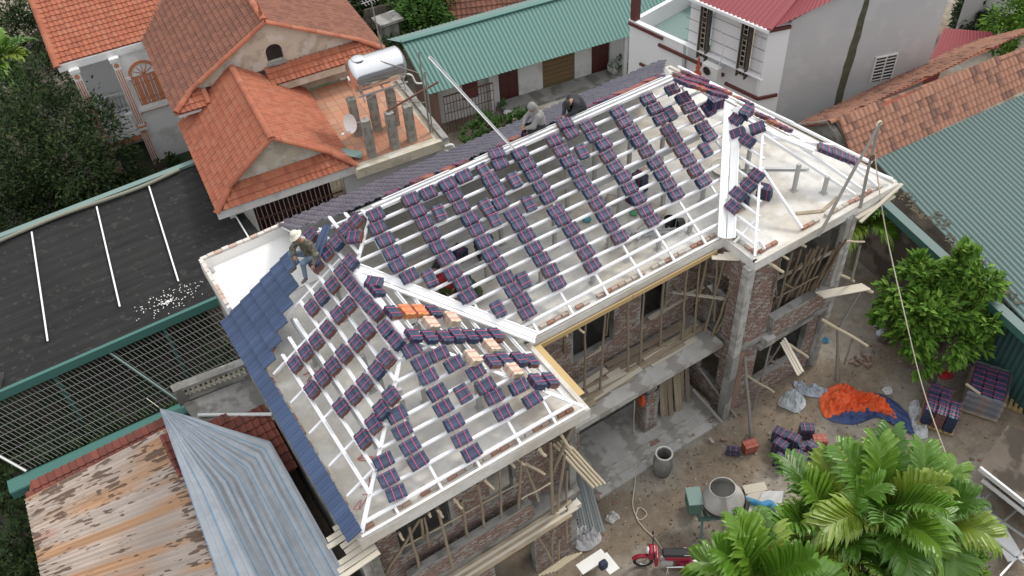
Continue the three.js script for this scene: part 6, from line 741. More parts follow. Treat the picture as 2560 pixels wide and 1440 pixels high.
// heap of used timber along the balcony
for (let i = 0; i < 34; i++) { const t = rnd(), L = rr(0.9, 2.8), x = lerp(6.9, 11.4, t), z = -3.15 + rr(0, 0.75), y = 3.34 + rr(0, 0.22) * (1 - (z + 3.15) / 0.75); single('used_board', beam([x - L / 2, y, z + rr(-0.12, 0.12)], [x + L / 2, y + rr(-0.02, 0.06), z + rr(-0.12, 0.12)], rr(0.08, 0.2), 0.03), pick([M.wood, M.plankDark, M.wood, M.plankPale]), 'old board in the timber heap along the balcony wall', 'board', 'balcony timber heap'); }
for (let i = 0; i < 9; i++) { const x = 11.0 + i * 0.13; single('leaning_board', beam([x - 0.1, 0.32, -2.4 + rr(-0.2, 0.1)], [x + 0.3, 2.6, -3.3], 0.14, 0.03), pick([M.plankDark, M.wood]), 'old board leaning against the porch back wall', 'board', 'boards leaning in the porch'); }
single('cement_sack_sheet', sheet([12.413, 5.200, -2.745], [12.687, 5.200, -2.769], [13.082, 4.600, -2.386], [12.809, 4.500, -2.481], 10, 16, (u, v) => 0.05 * Math.sin(u * 12 + v * 5) + 0.03 * Math.sin(v * 17)), std([0.36, 0.35, 0.335], 0.9), 'grey crumpled sheet hung over the corner scaffold', 'sheet');
// left wing scaffold
scaffold([[[1.227, 3.950, -0.425], [1.151, 6.400, -0.118]], [[1.656, 4.300, -0.578], [1.538, 6.500, -0.079], 0.04], [[1.951, 3.600, -0.074], [1.883, 6.600, -0.038], 0.05], [[2.637, 4.000, -0.427], [2.430, 6.500, 0.065]], [[3.125, 4.000, -0.404], [2.979, 6.500, -0.114]], [[3.621, 4.000, -0.381], [3.587, 6.600, -0.114], 0.04], [[4.103, 4.100, -0.318], [4.136, 6.600, -0.022]], [[0.388, 4.200, -0.570], [1.486, 6.300, -0.191], 0.05], [[1.581, 4.600, -0.643], [1.456, 6.600, -0.032], 0.05]], ['pole standing in the front wing openings', 'from the left'], 'front wing poles', std([0.29, 0.235, 0.17], 0.95));
scaffold([[[4.966, 3.200, -0.055], [5.064, 6.400, -0.179], 0.06], [[5.121, 5.000, -0.204], [5.762, 6.600, -0.136], 0.06], [[5.089, 3.400, -0.023], [5.307, 6.000, 0.080], 0.045], [[4.779, 1.200, 0.051], [4.958, 3.300, 0.011], 0.05], [[4.859, 0.600, 0.208], [4.986, 2.400, 0.192], 0.05], [[5.407, 1.200, -0.124], [5.525, 4.800, -0.159], 0.045], [[4.571, 4.300, -0.075], [4.476, 5.600, -0.526], 0.045], [[4.767, 1.200, 0.202], [4.456, 2.800, -0.178], 0.04]], ['corner scaffold pole at the right of the front wing', 'from the wall'], 'front corner poles', std([0.29, 0.235, 0.17], 0.95));
scaffold([[[0.999, 5.000, -0.514], [4.353, 5.000, -0.392], 0.03], [[4.054, 4.900, -0.047], [4.919, 4.900, -0.014], 0.03], [[3.868, 6.600, -0.174], [3.950, 6.400, -0.038], 0.05], [[4.069, 6.600, -0.106], [4.192, 6.400, 0.040], 0.045], [[3.138, 6.600, -0.068], [3.260, 6.300, 0.125], 0.045], [[2.307, 6.600, -0.051], [2.385, 6.300, 0.128], 0.045], [[1.859, 6.600, -0.020], [1.921, 6.300, 0.078], 0.045], [[1.642, 6.600, -0.037], [1.657, 6.500, 0.037], 0.045], [[0.875, 6.500, -0.041], [0.906, 6.300, 0.073], 0.04], [[4.622, 6.600, -0.054], [4.730, 6.400, 0.120], 0.06], [[5.298, 6.600, -0.073], [5.414, 6.200, 0.207], 0.05], [[4.347, 6.000, -0.251], [4.634, 5.800, 0.206], 0.05]], ['pale putlog under the front wing slab', 'of the row'], 'front wing putlogs', M.bamboo);
for (let i = 0; i < 4; i++) single('bamboo_pole', crookedPole([5.375, 5.600, -0.545].map((v, k) => v + [0.12 * i, -0.05 * i, -0.02 * i][k]), [5.926, 4.600, 0.557].map((v, k) => v + [0.12 * i - 0.1, -0.05 * i, 0.0][k]), 0.045, 0.04, 0.01), M.bamboo, `long pale bamboo pole jutting over the yard, ${ORD[i + 1]} from the left`, 'pole', 'jutting bamboo poles');
for (let i = 0; i < 5; i++) board([1.6 + (i % 2) * 0.3, 3.3 + i * 0.012, 0.02 + i * 0.09 - 0.1], [5.6 - (i % 3) * 0.25, 3.3 + i * 0.012, 0.0 + i * 0.09 - 0.1], 0.095, 0.035, i % 2 ? M.plankPale : M.wood, `walkway plank along the front wing parapet, ${ORD[i + 1]} from the wall`, 'front walkway planks');
for (let i = 0; i < 5; i++) single('bamboo_pole', crookedPole([4.121, 1.600, 0.422].map((v, k) => v + [0.1 * i, 0, 0.03 * i][k]), [5.079, 1.600, 0.398].map((v, k) => v + [0.1 * i, 0, 0.03 * i][k]), 0.04, 0.035, 0.01), M.bamboo, `bamboo pole of the low staging at the bottom edge, ${ORD[i + 1]} from the house`, 'pole', 'low staging poles');
for (let i = 0; i < 8; i++) board([0.3, 6.55 - (i > 4 ? 0.03 : 0), -0.95 + i * 0.155], [-0.55 + [0.25, 0.02, -0.05, 0.2, 0.22, 0.0, -0.1, -0.12][i], 6.5, -0.95 + i * 0.165], 0.13, 0.03, M.plankPale, `weathered plank end sticking out at the front left corner, ${ORD[i + 1]} from the back`, 'corner plank ends');
for (let i = 0; i < 3; i++) board([12.15 + i * 0.18, 6.74, -2.45 + i * 0.05], [12.75 + i * 0.18, 6.7, -2.0 + i * 0.05], 0.16, 0.03, M.plankPale, `short board tucked under the slab inner corner, ${ORD[i + 1]} from the left`, 'inner corner boards');
board([13.623, 6.750, -2.003], [14.707, 6.750, -1.767], 0.2, 0.04, M.plankPale, 'short pale board under the right wing slab edge'); board([16.597, 6.720, -1.267], [18.220, 6.720, -1.291], 0.12, 0.05, M.plankPale, 'upper pale edge board at the right slab corner'); board([16.678, 6.600, -1.158], [18.517, 7.000, -1.337], 0.1, 0.05, M.plankPale, 'long pale edge board past the right slab corner');
// hoist: two crossed poles, cap and rope
{ const top = [17.024, 9.600, -1.652], h = thing('hoist_tripod', 'two crossed hoist poles lashed together above the right slab edge', 'hoist', [0, 0, 0]); part(h, 'pole', crookedPole([14.899, 7.000, -1.175], top, 0.05, 0.04, 0.02), M.poleGrey); part(h, 'pole', crookedPole([16.727, 7.000, -1.314], top, 0.05, 0.04, 0.02), M.poleGrey); part(h, 'lashing', new THREE.TorusGeometry(0.08, 0.03, 6, 14).translate(...top), M.rope); part(h, 'pulley', cyl(0.09, 0.09, 0.05, 16).rotateX(1.4).translate(top[0] - 0.1, top[1] - 1.0, top[2] + 0.15), M.ironRust);
  single('hoist_rope', tube([[top[0], top[1] - 0.9, top[2] + 0.1], [17.977, 5.600, -1.042], [17.670, 3.600, 0.514], [17.359, 1.600, 2.167], [16.850, 0.400, 3.870], [16.480, 0.050, 4.716]], 0.018, 60, 6), M.rope, 'pale rope running from the hoist down into the yard', 'rope'); }
// ---------- yard ----------
{ const d = thing('concrete_drum', 'open grey concrete water jar standing by the porch steps', 'water jar', [9.674, -0.000, -0.968]); part(d, 'body', new THREE.LatheGeometry([[0.001, 0.02], [0.24, 0.0], [0.29, 0.3], [0.31, 0.55], [0.28, 0.85], [0.25, 1.0], [0.27, 1.03], [0.225, 1.03], [0.21, 0.98], [0.26, 0.55], [0.22, 0.3], [0.001, 0.3]].map(q => new THREE.Vector2(...q)), 28), texMat(T_grey, 0.9)); part(d, 'rim', new THREE.TorusGeometry(0.25, 0.03, 8, 28).rotateX(Math.PI / 2).translate(0, 1.02, 0), M.conc); part(d, 'water', cyl(0.23, 0.23, 0.02, 24).translate(0, 0.5, 0), std([0.05, 0.045, 0.04], 0.1)); }
{ const m = thing('cement_mixer', 'small cement mixer with open grey drum and green motor box', 'cement mixer', [9.917, 0.000, 1.421], null, -0.5); m.scale.setScalar(1.22); const g2 = std([0.09, 0.17, 0.14], 0.7), gd = texMat(T_colm, 0.7);
  part(m, 'drum', new THREE.LatheGeometry([[0.001, -0.05], [0.22, -0.05], [0.47, 0.2], [0.5, 0.32], [0.47, 0.44], [0.3, 0.72], [0.31, 0.75], [0.275, 0.74], [0.43, 0.42], [0.44, 0.3], [0.2, 0.02], [0.001, 0.02]].map(q => new THREE.Vector2(...q)), 32).rotateZ(0.1).rotateX(-0.15).translate(0, 0.75, 0), gd); part(m, 'gear_ring', new THREE.TorusGeometry(0.5, 0.035, 8, 36).rotateX(Math.PI / 2 - 0.15).translate(0, 1.0, 0), M.black);
  part(m, 'paddle', [rod([-0.1, 0.9, 0], [0.12, 1.35, 0.05], 0.02), rod([0.12, 1.35, 0.05], [0.2, 1.25, 0.2], 0.02), rod([0, 1.15, 0], [-0.1, 1.3, 0.1], 0.02)], M.galv);
  part(m, 'frame', [beam([-0.6, 0.5, 0.1], [0.6, 0.5, 0.1], 0.08, 0.1), beam([-0.58, 0.5, 0], [-0.58, 1.0, 0], 0.08, 0.08), beam([0.58, 0.5, 0], [0.58, 1.0, 0], 0.08, 0.08), beam([-0.5, 0.5, 0.1], [-0.6, 0.05, 0.5], 0.06, 0.06), beam([0.5, 0.5, 0.1], [0.6, 0.05, 0.5], 0.06, 0.06), beam([-0.5, 0.3, -0.5], [0.5, 0.3, -0.5], 0.06, 0.06), beam([-0.4, 0.5, 0.1], [-0.4, 0.3, -0.5], 0.06, 0.06), beam([0.4, 0.5, 0.1], [0.4, 0.3, -0.5], 0.06, 0.06)], g2);
  for (const x of [-0.62, 0.62]) { const w = part(m, 'wheel', new THREE.TorusGeometry(0.19, 0.06, 8, 22).rotateY(Math.PI / 2).translate(x, 0.25, -0.45), M.black); part(w, 'hub', cyl(0.14, 0.14, 0.06, 16).rotateZ(Math.PI / 2).translate(x, 0.25, -0.45), M.post); }
  part(m, 'motor_box', [rbox(0.32, 0.45, 0.45, 0.04, -0.7, 0.9, -0.15)], g2); part(m, 'motor_lid', [rbox(0.36, 0.04, 0.5, 0.015, -0.7, 1.15, -0.15)], M.tealOld); }
{ // motorbike lying parked across the bottom edge
  const p = [7.687, 0.000, 1.522], b = thing('motorbike', 'red motorbike parked at the bottom edge of the yard', 'motorbike', p, null, -0.62), red = std([0.34, 0.015, 0.04], 0.25), chrome = std([0.6, 0.6, 0.6], 0.2, { metalness: 0.9 });
  for (const x of [-0.62, 0.62]) { const w = part(b, 'wheel', new THREE.TorusGeometry(0.25, 0.045, 10, 28).translate(x, 0.29, 0), M.black); part(w, 'rim', new THREE.TorusGeometry(0.2, 0.015, 8, 26).translate(x, 0.29, 0), chrome); for (let i = 0; i < 8; i++) part(w, 'spoke', rod([x, 0.29, 0], [x + Math.cos(i * 0.785) * 0.2, 0.29 + Math.sin(i * 0.785) * 0.2, 0], 0.004, 0.004, 4), chrome); }
  part(b, 'front_fender', new THREE.TorusGeometry(0.3, 0.06, 8, 14, 2.2).rotateZ(0.5).translate(-0.62, 0.29, 0), red); part(b, 'fork', [rod([-0.62, 0.29, 0.07], [-0.42, 0.85, 0.07], 0.02), rod([-0.62, 0.29, -0.07], [-0.42, 0.85, -0.07], 0.02)], chrome);
  part(b, 'front_cowl', [rbox(0.24, 0.42, 0.34, 0.08, -0.38, 0.82, 0).rotateZ(0)], red); part(b, 'leg_shield', [rbox(0.1, 0.5, 0.42, 0.04, -0.26, 0.58, 0)], red); part(b, 'body_panel', [rbox(0.75, 0.22, 0.24, 0.07, 0.35, 0.6, 0)], red); part(b, 'engine', [rbox(0.38, 0.24, 0.22, 0.04, 0.05, 0.32, 0)], M.post); part(b, 'seat', [rbox(0.8, 0.12, 0.26, 0.05, 0.3, 0.78, 0)], M.black); part(b, 'headlamp', new THREE.SphereGeometry(0.09, 16, 12).scale(0.8, 1, 1.2).translate(-0.5, 0.92, 0), M.pvc);
  part(b, 'handlebar', [rod([-0.36, 1.02, -0.34], [-0.36, 1.02, 0.34], 0.018), rod([-0.34, 1.02, 0.24], [-0.34, 1.02, 0.36], 0.026), rod([-0.34, 1.02, -0.36], [-0.34, 1.02, -0.24], 0.026)], M.black); for (const z of [-0.28, 0.28]) { const mi = part(b, 'mirror', cyl(0.06, 0.06, 0.02, 16).rotateZ(1.3).translate(-0.36, 1.26, z * 1.25), M.black); part(mi, 'stalk', rod([-0.36, 1.02, z], [-0.36, 1.24, z * 1.2], 0.007), chrome); } part(b, 'exhaust', rod([0.05, 0.2, 0.14], [0.8, 0.3, 0.16], 0.03, 0.045), chrome); part(b, 'rear_rack', [rod([0.5, 0.85, -0.12], [0.85, 0.85, -0.12], 0.01), rod([0.5, 0.85, 0.12], [0.85, 0.85, 0.12], 0.01), rod([0.85, 0.85, -0.12], [0.85, 0.85, 0.12], 0.01)], chrome); part(b, 'stand', rod([0.1, 0.2, 0.1], [0.05, 0.02, 0.28], 0.012), chrome);
  const cr = thing('red_crate', 'dark red plastic crate on the ground behind the motorbike', 'crate', [8.299, 0.000, 1.945], null, 0.4); const rm = std([0.24, 0.02, 0.045], 0.4); part(cr, 'side', [cbox(0.5, 0.4, 0.03, 0, 0.22, 0.32), cbox(0.5, 0.4, 0.03, 0, 0.22, -0.32), cbox(0.03, 0.4, 0.64, 0.25, 0.22, 0), cbox(0.03, 0.4, 0.64, -0.25, 0.22, 0)], rm); part(cr, 'base', cbox(0.46, 0.03, 0.6, 0, 0.03, 0), rm); part(cr, 'lid', cbox(0.54, 0.03, 0.7, 0, 0.44, 0), rm); part(cr, 'white_patch', cbox(0.2, 0.006, 0.4, 0.05, 0.46, 0.1), M.whitewash); }
// crumpled tarpaulins and sacks: lumpy thin covers
function cover(label, name, cat, m, pts, h, s, n = 40) { // pts: outline in x,z
  const cx = pts.reduce((a, p) => a + p[0], 0) / pts.length, cz = pts.reduce((a, p) => a + p[2], 0) / pts.length, c = new THREE.CatmullRomCurve3(pts.map(p => V(p[0], 0, p[2])), true), pos = [], idx = [], R = 26, A = 96;
  for (let r = 0; r <= R; r++) for (let a = 0; a < A; a++) { const e = c.getPoint(a / A), t = r / R, x = lerp(cx, e.x, t), z = lerp(cz, e.z, t), k = fbm(x * 0.21 + 3, z * 0.21 + 3, 16, s, 4), rid = Math.abs(fbm(x * 0.45 + 5, z * 0.3 + 5, 16, s + 3, 3) - 0.5) * 1.5; pos.push(x, 0.015 + h * (0.12 + 0.9 * Math.max(0, k - 0.35) + 0.75 * Math.pow(1 - Math.min(1, rid * 2.6), 3) + 0.13 * Math.pow(1 - Math.abs(2 * fbm(x * 0.9 + z * 0.5 + 7, z * 0.8 + 7, 16, s + 9, 2) - 1), 6)) * (1 - Math.pow(t, 5)), z); }
  for (let r = 0; r < R; r++) for (let a = 0; a < A; a++) { const b = (a + 1) % A, i = r * A + a, j = r * A + b; idx.push(i, i + A, j, j, i + A, j + A); }
  const g = new THREE.BufferGeometry(); g.setAttribute('position', new THREE.Float32BufferAttribute(pos, 3)); g.setIndex(idx); g.computeVertexNormals(); return single(name, g, m, label, cat);
}
cover('blue tarpaulin spread under the orange one in the yard', 'blue_tarpaulin', 'tarpaulin', std([0.035, 0.06, 0.17], 0.6), [[15.341, 0.000, 0.520], [15.792, 0.000, 1.152], [16.720, 0.000, 1.479], [16.915, 0.000, 2.197], [17.126, 0.000, 2.725], [17.578, 0.000, 1.794], [17.476, 0.000, 0.815], [16.233, 0.000, 0.235]], 0.16, 3);
cover('crumpled bright orange tarpaulin lying in the yard', 'orange_tarpaulin', 'tarpaulin', std([0.80, 0.13, 0.035], 0.55), [[15.839, 0.100, -0.257], [16.778, 0.100, -0.209], [16.936, 0.100, 0.423], [17.345, 0.100, 0.817], [17.339, 0.100, 1.319], [17.106, 0.100, 1.843], [16.726, 0.100, 1.280], [15.977, 0.100, 0.787], [15.311, 0.100, 0.471]], 0.42, 11);
cover('crumpled pale blue cloth beside the orange tarpaulin', 'pale_cloth', 'cloth', std([0.40, 0.44, 0.50], 0.9), [[15.533, 0.000, -1.198], [15.710, 0.000, -0.861], [16.227, 0.000, -0.283], [16.093, 0.000, -0.069], [15.485, -0.000, -0.461], [15.373, 0.000, -0.893]], 0.25, 21);
[['white checked sack bundle by the right wing wall', [14.883, 0.000, -0.625], 0.42, [0.56, 0.60, 0.62]], ['white plastic sack lump near the citrus tree', [19.659, 0.000, -0.959], 0.28, [0.55, 0.58, 0.66]], ['white sack at the far right yard edge', [21.395, 0.000, 2.994], 0.34, [0.62, 0.63, 0.64]], ['small white stone on the bare earth', [17.746, -0.000, 0.864], 0.16, [0.6, 0.6, 0.58]], ['white bag crumpled on the ground by steel sheets', [6.380, -0.000, -0.395], 0.4, [0.6, 0.6, 0.61]], ['second white bag under the steel sheets', [6.095, 0.000, -0.915], 0.4, [0.55, 0.55, 0.55]], ['white plastic litter beside the palm clump', [16.503, 0.000, 5.279], 0.35, [0.55, 0.55, 0.55]], ['small blue bag by the scaffold foot', [17.753, 0.000, -1.873], 0.13, [0.08, 0.3, 0.5]], ['red bag under the citrus tree', [19.822, 0.000, 1.554], 0.2, [0.5, 0.03, 0.04]], ['white jar hanging by the right wing wall', [14.475, -0.000, -1.596], 0.1, [0.7, 0.7, 0.68]], ['grey cement bag on the ground near the mixer', [7.408, 0.000, -0.573], 0.2, [0.5, 0.49, 0.47]]].forEach(([l, P, r, c], i) => { const ol = []; for (let q = 0; q < 9; q++) { const k = rr(0.75, 1.25) * r; ol.push([P[0] + Math.cos(q * 0.698) * k, 0, P[2] + Math.sin(q * 0.698) * k]); } cover(l, 'sack', 'sack', std(c, 0.85), ol, r * 0.95, i * 5 + 2); });
// tile stacks and pallets in the yard
[[[13.399, 0.000, 0.278], 9, 'n'], [[13.148, 0.000, 0.568], 8, 'n'], [[13.594, 0.000, 0.660], 9, 'n'], [[14.253, 0.000, 0.599], 8, 'b'], [[13.788, 0.000, 1.019], 6, 'g'], [[12.807, 0.000, 0.965], 7, 'n'], [[13.312, 0.000, 1.231], 8, 'n'], [[14.310, 0.000, 1.109], 7, 'o2'], [[14.174, 0.000, 1.656], 7, 'o2'], [[13.881, 0.000, 1.268], 9, 'n'], [[12.436, 0.000, -0.027], 6, 'o2']].forEach(([P, n, t], i) => { bundle(t === 'o2' ? `red clay tile stack on the yard sand, ${['right of the navy stacks', 'near the palm tips', 'alone before the navy stacks'][[7, 8, 10].indexOf(i)]}` : `navy tile stack on the yard sand, ${ORD[i + 1]} of the loose cluster from the left`, 'tile stacks in the yard', new THREE.Matrix4().makeRotationY([0.3, 0.2, 0.35, 0.9, 1.2, 0.25, 0.4, 1.0, 0.8, 0.3, 1.3][i]).setPosition(P[0], 0.01, P[2]), t === 'o2' ? 'r' : t, n * 2 - 2); });
bundle('single navy tile pack tipped over on the sand', 'tile stacks in the yard', new THREE.Matrix4().makeRotationZ(1.5).premultiply(new THREE.Matrix4().makeRotationY(0.8)).setPosition(...[11.977, 0.160, -0.272]), 'n', 5);
function pallet(label, p, ry) { const o = thing('timber_pallet', label, 'pallet', p, 'timber pallets', ry); for (let i = 0; i < 7; i++) part(o, 'slat', cbox(1.4, 0.022, 0.1, 0, 0.13, -0.48 + i * 0.16), std([0.40, 0.29, 0.13], 0.9)); for (const x of [-0.6, 0, 0.6]) part(o, 'bearer', cbox(0.09, 0.1, 1.1, x, 0.06, 0), std([0.36, 0.26, 0.12], 0.9)); return o; }
pallet('timber pallet under the opened tile load', [18.273, 0.000, 2.484], 0.5); pallet('timber pallet under the film-wrapped tile load', [19.815, 0.000, 2.887], 0.5); pallet('empty yellow timber pallet behind the wrapped tiles', [20.813, 0.000, 3.195], 0.4);
{ let k = 0; for (const [P, lay, name, skip] of [[[18.273, 0.000, 2.484], 5, 'opened pallet', 3], [[19.815, 0.000, 2.887], 6, 'wrapped pallet', 0]]) for (let ix = 0; ix < 3; ix++) for (let iz = 0; iz < 3; iz++) { const c = Math.cos(0.5), s = Math.sin(0.5), x = (ix - 1) * 0.45, z = (iz - 1) * 0.34; if (skip && ix === 2 && iz === 2) continue; bundle(`navy tile column on the ${name}, ${ORD[ix * 3 + iz + 1]} position`, 'tiles on pallets', new THREE.Matrix4().makeRotationY(0.5 + Math.PI / 2).setPosition(P[0] + x * c + z * s, 0.16, P[2] - x * s + z * c), iz === 1 ? 'b' : 'n', lay * 4 - (skip && ix ? 4 : 0)); }
  const P = [19.815, 0.000, 2.887], f = single('pallet_film', (() => { const g = new THREE.BoxGeometry(1.44, 0.95, 1.12, 14, 12, 14), p = g.attributes.position; const idx = []; for (let i = 0; i < p.count; i++) { const y = p.getY(i), w = 1 + 0.03 * Math.sin(y * 22 + p.getX(i) * 9) + 0.02 * Math.sin(p.getZ(i) * 15); p.setXYZ(i, p.getX(i) * w, y, p.getZ(i) * w); } const gi = g.index.array, out = []; const n = new THREE.Vector3(); for (let i = 0; i < gi.length; i += 3) { if (g.attributes.normal.getY(gi[i]) > 0.5 || g.attributes.normal.getY(gi[i]) < -0.5) continue; out.push(gi[i], gi[i + 1], gi[i + 2]); } g.setIndex(out); g.computeVertexNormals(); return g; })(), new THREE.MeshPhysicalMaterial({ color: col(0.85, 0.86, 0.88), roughness: 0.35, transmission: 0.75, thickness: 0, side: THREE.DoubleSide, transparent: true, opacity: 0.75 }), 'cloudy plastic film wrapped round the right tile pallet', 'film'); f.position.set(P[0], 0.62, P[2]); f.rotation.y = 0.5;
  cover('torn white film slumped beside the opened tile pallet', 'torn_film', 'film', std([0.5, 0.51, 0.52], 0.5), [[17.907, -0.000, 1.629], [18.224, 0.000, 1.654], [17.681, 0.000, 2.453], [17.307, 0.000, 2.854], [17.025, 0.000, 2.654], [17.366, 0.000, 2.132]], 0.3, 31); single('log_piece', rod([19.089, 1.100, 2.526], [19.106, 1.100, 3.030], 0.05, 0.05, 10), M.bamboo, 'pale log lying on top of the wrapped tile pallet', 'log'); }
// steel sheets leaning at the corner, boards by the mixer, pile of bricks, cable, litter
{ const o = thing('steel_sheet_bundle', 'bundle of long grey steel channels lying at the front wing corner', 'steel bundle', [0, 0, 0]); for (let i = 0; i < 9; i++) part(o, 'channel', beam([7.091, 0.500, -2.297].map((v, k) => v + [i * 0.06, 0.02 * (i % 3), i * 0.02][k]), [6.272, 0.120, -0.549].map((v, k) => v + [i * 0.075, 0.015 * (i % 3), i * 0.035][k]), 0.065, 0.04), std([0.16 + (i % 3) * 0.03, 0.18 + (i % 3) * 0.03, 0.175 + (i % 3) * 0.03], 0.45, { metalness: 0.3 }));
  [[[10.632, 0.060, 1.636], [11.643, 0.100, 1.108], 0.26], [[10.548, 0.050, 1.896], [11.698, 0.090, 1.311], 0.22], [[10.910, 0.050, 2.469], [11.817, 0.050, 1.874], 0.3], [[11.248, 0.100, 1.004], [11.890, 0.100, 1.281], 0.3], [[10.744, 0.040, 1.033], [11.725, 0.040, 1.549], 0.3]].forEach(([a, b, w], i) => single('ground_board', beam(a, b, w, 0.03), M.plankPale, `pale board lying behind the mixer, ${ORD[i + 1]} of five from the left`, 'board', 'boards by the mixer'));
  single('blue_cloth', tube([[10.837, 0.140, 1.003], [10.974, 0.200, 1.279], [11.172, 0.160, 1.505], [11.267, 0.220, 1.733], [11.538, 0.150, 1.804], [11.535, 0.120, 2.062]], 0.1, 40, 9), std([0.06, 0.24, 0.42], 0.8), 'twisted blue cloth draped over boards behind the mixer', 'cloth');
  single('white_sheet', sheet([11.632, 0.120, 1.374], [12.233, 0.100, 1.694], [11.665, 0.060, 2.109], [10.945, 0.050, 1.765], 14, 10, (u, v) => 0.05 * Math.sin(u * 8 + v * 5)), std([0.55, 0.55, 0.54], 0.8), 'white sheet on the boards behind the mixer', 'sheet');
  const cab = thing('electric_cable', 'pale electric cable snaking over the sand to the porch', 'cable', [0, 0, 0]); part(cab, 'cable', tube([[9.251, 2.900, -2.003], [9.743, 0.350, -2.479], [9.244, 0.100, -1.733], [8.801, 0.020, -1.210], [8.135, 0.020, -0.469], [8.047, 0.020, -0.031], [8.342, 0.020, -0.073], [8.321, 0.020, -0.372], [8.034, 0.020, -0.205], [7.977, 0.020, 0.247], [8.018, 0.020, 0.756], [7.928, 0.020, 1.319]], 0.016, 120, 6), M.rope); part(cab, 'socket', rbox(0.2, 0.04, 0.08, 0.01).translate(...[9.120, 0.050, -1.534]), M.pvc);
  const piles = [[[10.140, 0.000, -1.930], 26, 0.42, 'loose brick in the pile by the porch pier', 'brick pile by the pier'], [[18.052, 0.000, -0.469], 14, 0.4, 'loose brick in the heap under the right scaffold', 'brick heap under scaffold'], [[7.326, 0.000, -1.473], 10, 0.3, 'broken brick near the front wing corner', 'broken bricks by the corner'], [[14.840, 0.900, -1.743], 10, 0.3, 'loose brick stacked below the right wing window', 'bricks below the window'], [[20.750, 0.000, 2.637], 16, 0.7, 'brick rubble piece by the teal wall', 'rubble by the teal wall'], [[11.959, 0.000, -1.216], 6, 0.8, 'stray brick on the sand before the steps', 'stray bricks']];
  for (const [P, n, r, l, gname] of piles) for (let i = 0; i < n; i++) { const a = rnd() * 6.283, q = Math.sqrt(rnd()) * r, o2 = single('loose_brick', new THREE.BoxGeometry(0.2, 0.06, 0.1), pick(brickMats), l, 'brick', gname); o2.position.set(P[0] + Math.cos(a) * q, P[1] + 0.04 + (1 - q / r) * 0.18 * rnd(), P[2] + Math.sin(a) * q * 0.8); o2.rotation.set(rr(-0.3, 0.3), rnd() * 6, rr(-0.3, 0.3)); }
  const deb = shadow(new THREE.InstancedMesh(new THREE.IcosahedronGeometry(0.05, 0), std([1, 1, 1], 1), 2600)), mq = new THREE.Matrix4(), e = new THREE.Euler(), qq = new THREE.Quaternion(); for (let i = 0; i < 2600; i++) { const x = rr(6.5, 22), z = rr(-1.4, 6.5), s = rr(0.15, 1.0) * (rnd() < 0.05 ? 1.9 : 1); e.set(rnd() * 6, rnd() * 6, 0); mq.compose(V(x, 0.0, z), qq.setFromEuler(e), V(s, s * 0.5, s * 0.8)); deb.setMatrixAt(i, mq); const c = pick([[0.22, 0.18, 0.14], [0.3, 0.26, 0.21], [0.3, 0.14, 0.09], [0.4, 0.38, 0.35], [0.16, 0.12, 0.085]]); deb.setColorAt(i, col(...c)); } deb.name = 'rubble_crumbs'; tag(deb, 'scattered crumbs of brick, mortar and stone on the yard', 'rubble', null, 'stuff'); scene.add(deb);
  single('orange_rag', blob(0.16, 0.9, 77, 4, 0.5).scale(0.7, 1.8, 0.7).translate(...[9.972, 1.900, -2.433]), std([0.6, 0.10, 0.03], 0.8), 'orange rag draped on the porch brick pier', 'rag');
  const wt = thing('white_table', 'white board table at the bottom edge with dark bundle', 'table', [5.906, 0.000, 0.441]); part(wt, 'top', cbox(0.9, 0.03, 0.35, 0, 0.5, 0), M.whitewash); part(wt, 'side_board', cbox(0.35, 0.03, 0.6, 0.35, 0.48, 0.3), M.whitewash); part(wt, 'leg', [cbox(0.04, 0.5, 0.04, -0.4, 0.25, 0), cbox(0.04, 0.5, 0.04, 0.4, 0.25, 0)], M.plankPale); single('dark_bundle', rbox(0.25, 0.3, 0.2, 0.06).translate(...[6.056, 0.650, 0.761]), std([0.02, 0.025, 0.06], 0.7), 'dark blue bundle standing on the white table', 'bundle'); }
{ // lean-to with metal frame in the bottom right corner
  const s = thing('corner_shed', 'grey mossy shed roof and white-edged slab at the right edge', 'shed', [0, 0, 0]); part(s, 'roof', sheet([16.151, 2.000, 4.935], [18.004, 2.000, 4.501], [18.579, 2.000, 5.902], [16.460, 1.700, 7.469], 40, 30, (u, v) => 0.03 * (fbm(u / 6, v / 6, 16, 5, 4) - 0.5)), texMat(T_mud, 1, { color: col(0.55, 0.53, 0.5) })); part(s, 'roof_edge', beam([16.152, 1.930, 4.960], [16.413, 1.650, 7.285], 0.07, 0.16), M.white); part(s, 'lower_edge', beam([16.182, 1.550, 5.167], [16.368, 1.400, 7.418], 0.09, 0.08), M.white); part(s, 'wall', sheet([17.659, 0.000, 4.818], [17.864, 0.000, 6.957], [16.290, 1.800, 6.830], [16.273, 1.800, 4.941], 2, 2), M.mud);
  const f = thing('metal_frame', 'grey welded metal frame lying in the bottom right corner', 'frame', [0, 0, 0]); for (const [a, b] of [[[16.127, 0.600, 5.215], [16.370, 0.600, 7.252]], [[15.508, 0.600, 5.424], [15.641, 0.600, 7.765]], [[17.218, 0.600, 6.139], [14.472, 0.600, 6.232]], [[16.714, 0.600, 5.380], [15.401, 0.600, 5.507]], [[16.802, 0.600, 6.948], [14.769, 0.600, 7.162]]]) part(f, 'bar', beam(a, b, 0.05, 0.05), M.galv); single('dirty_board', beam([16.265, 0.300, 5.896], [15.742, 0.300, 7.065], 0.5, 0.03), texMat(T_white, 0.8), 'dirty white panel under the metal frame', 'panel'); }

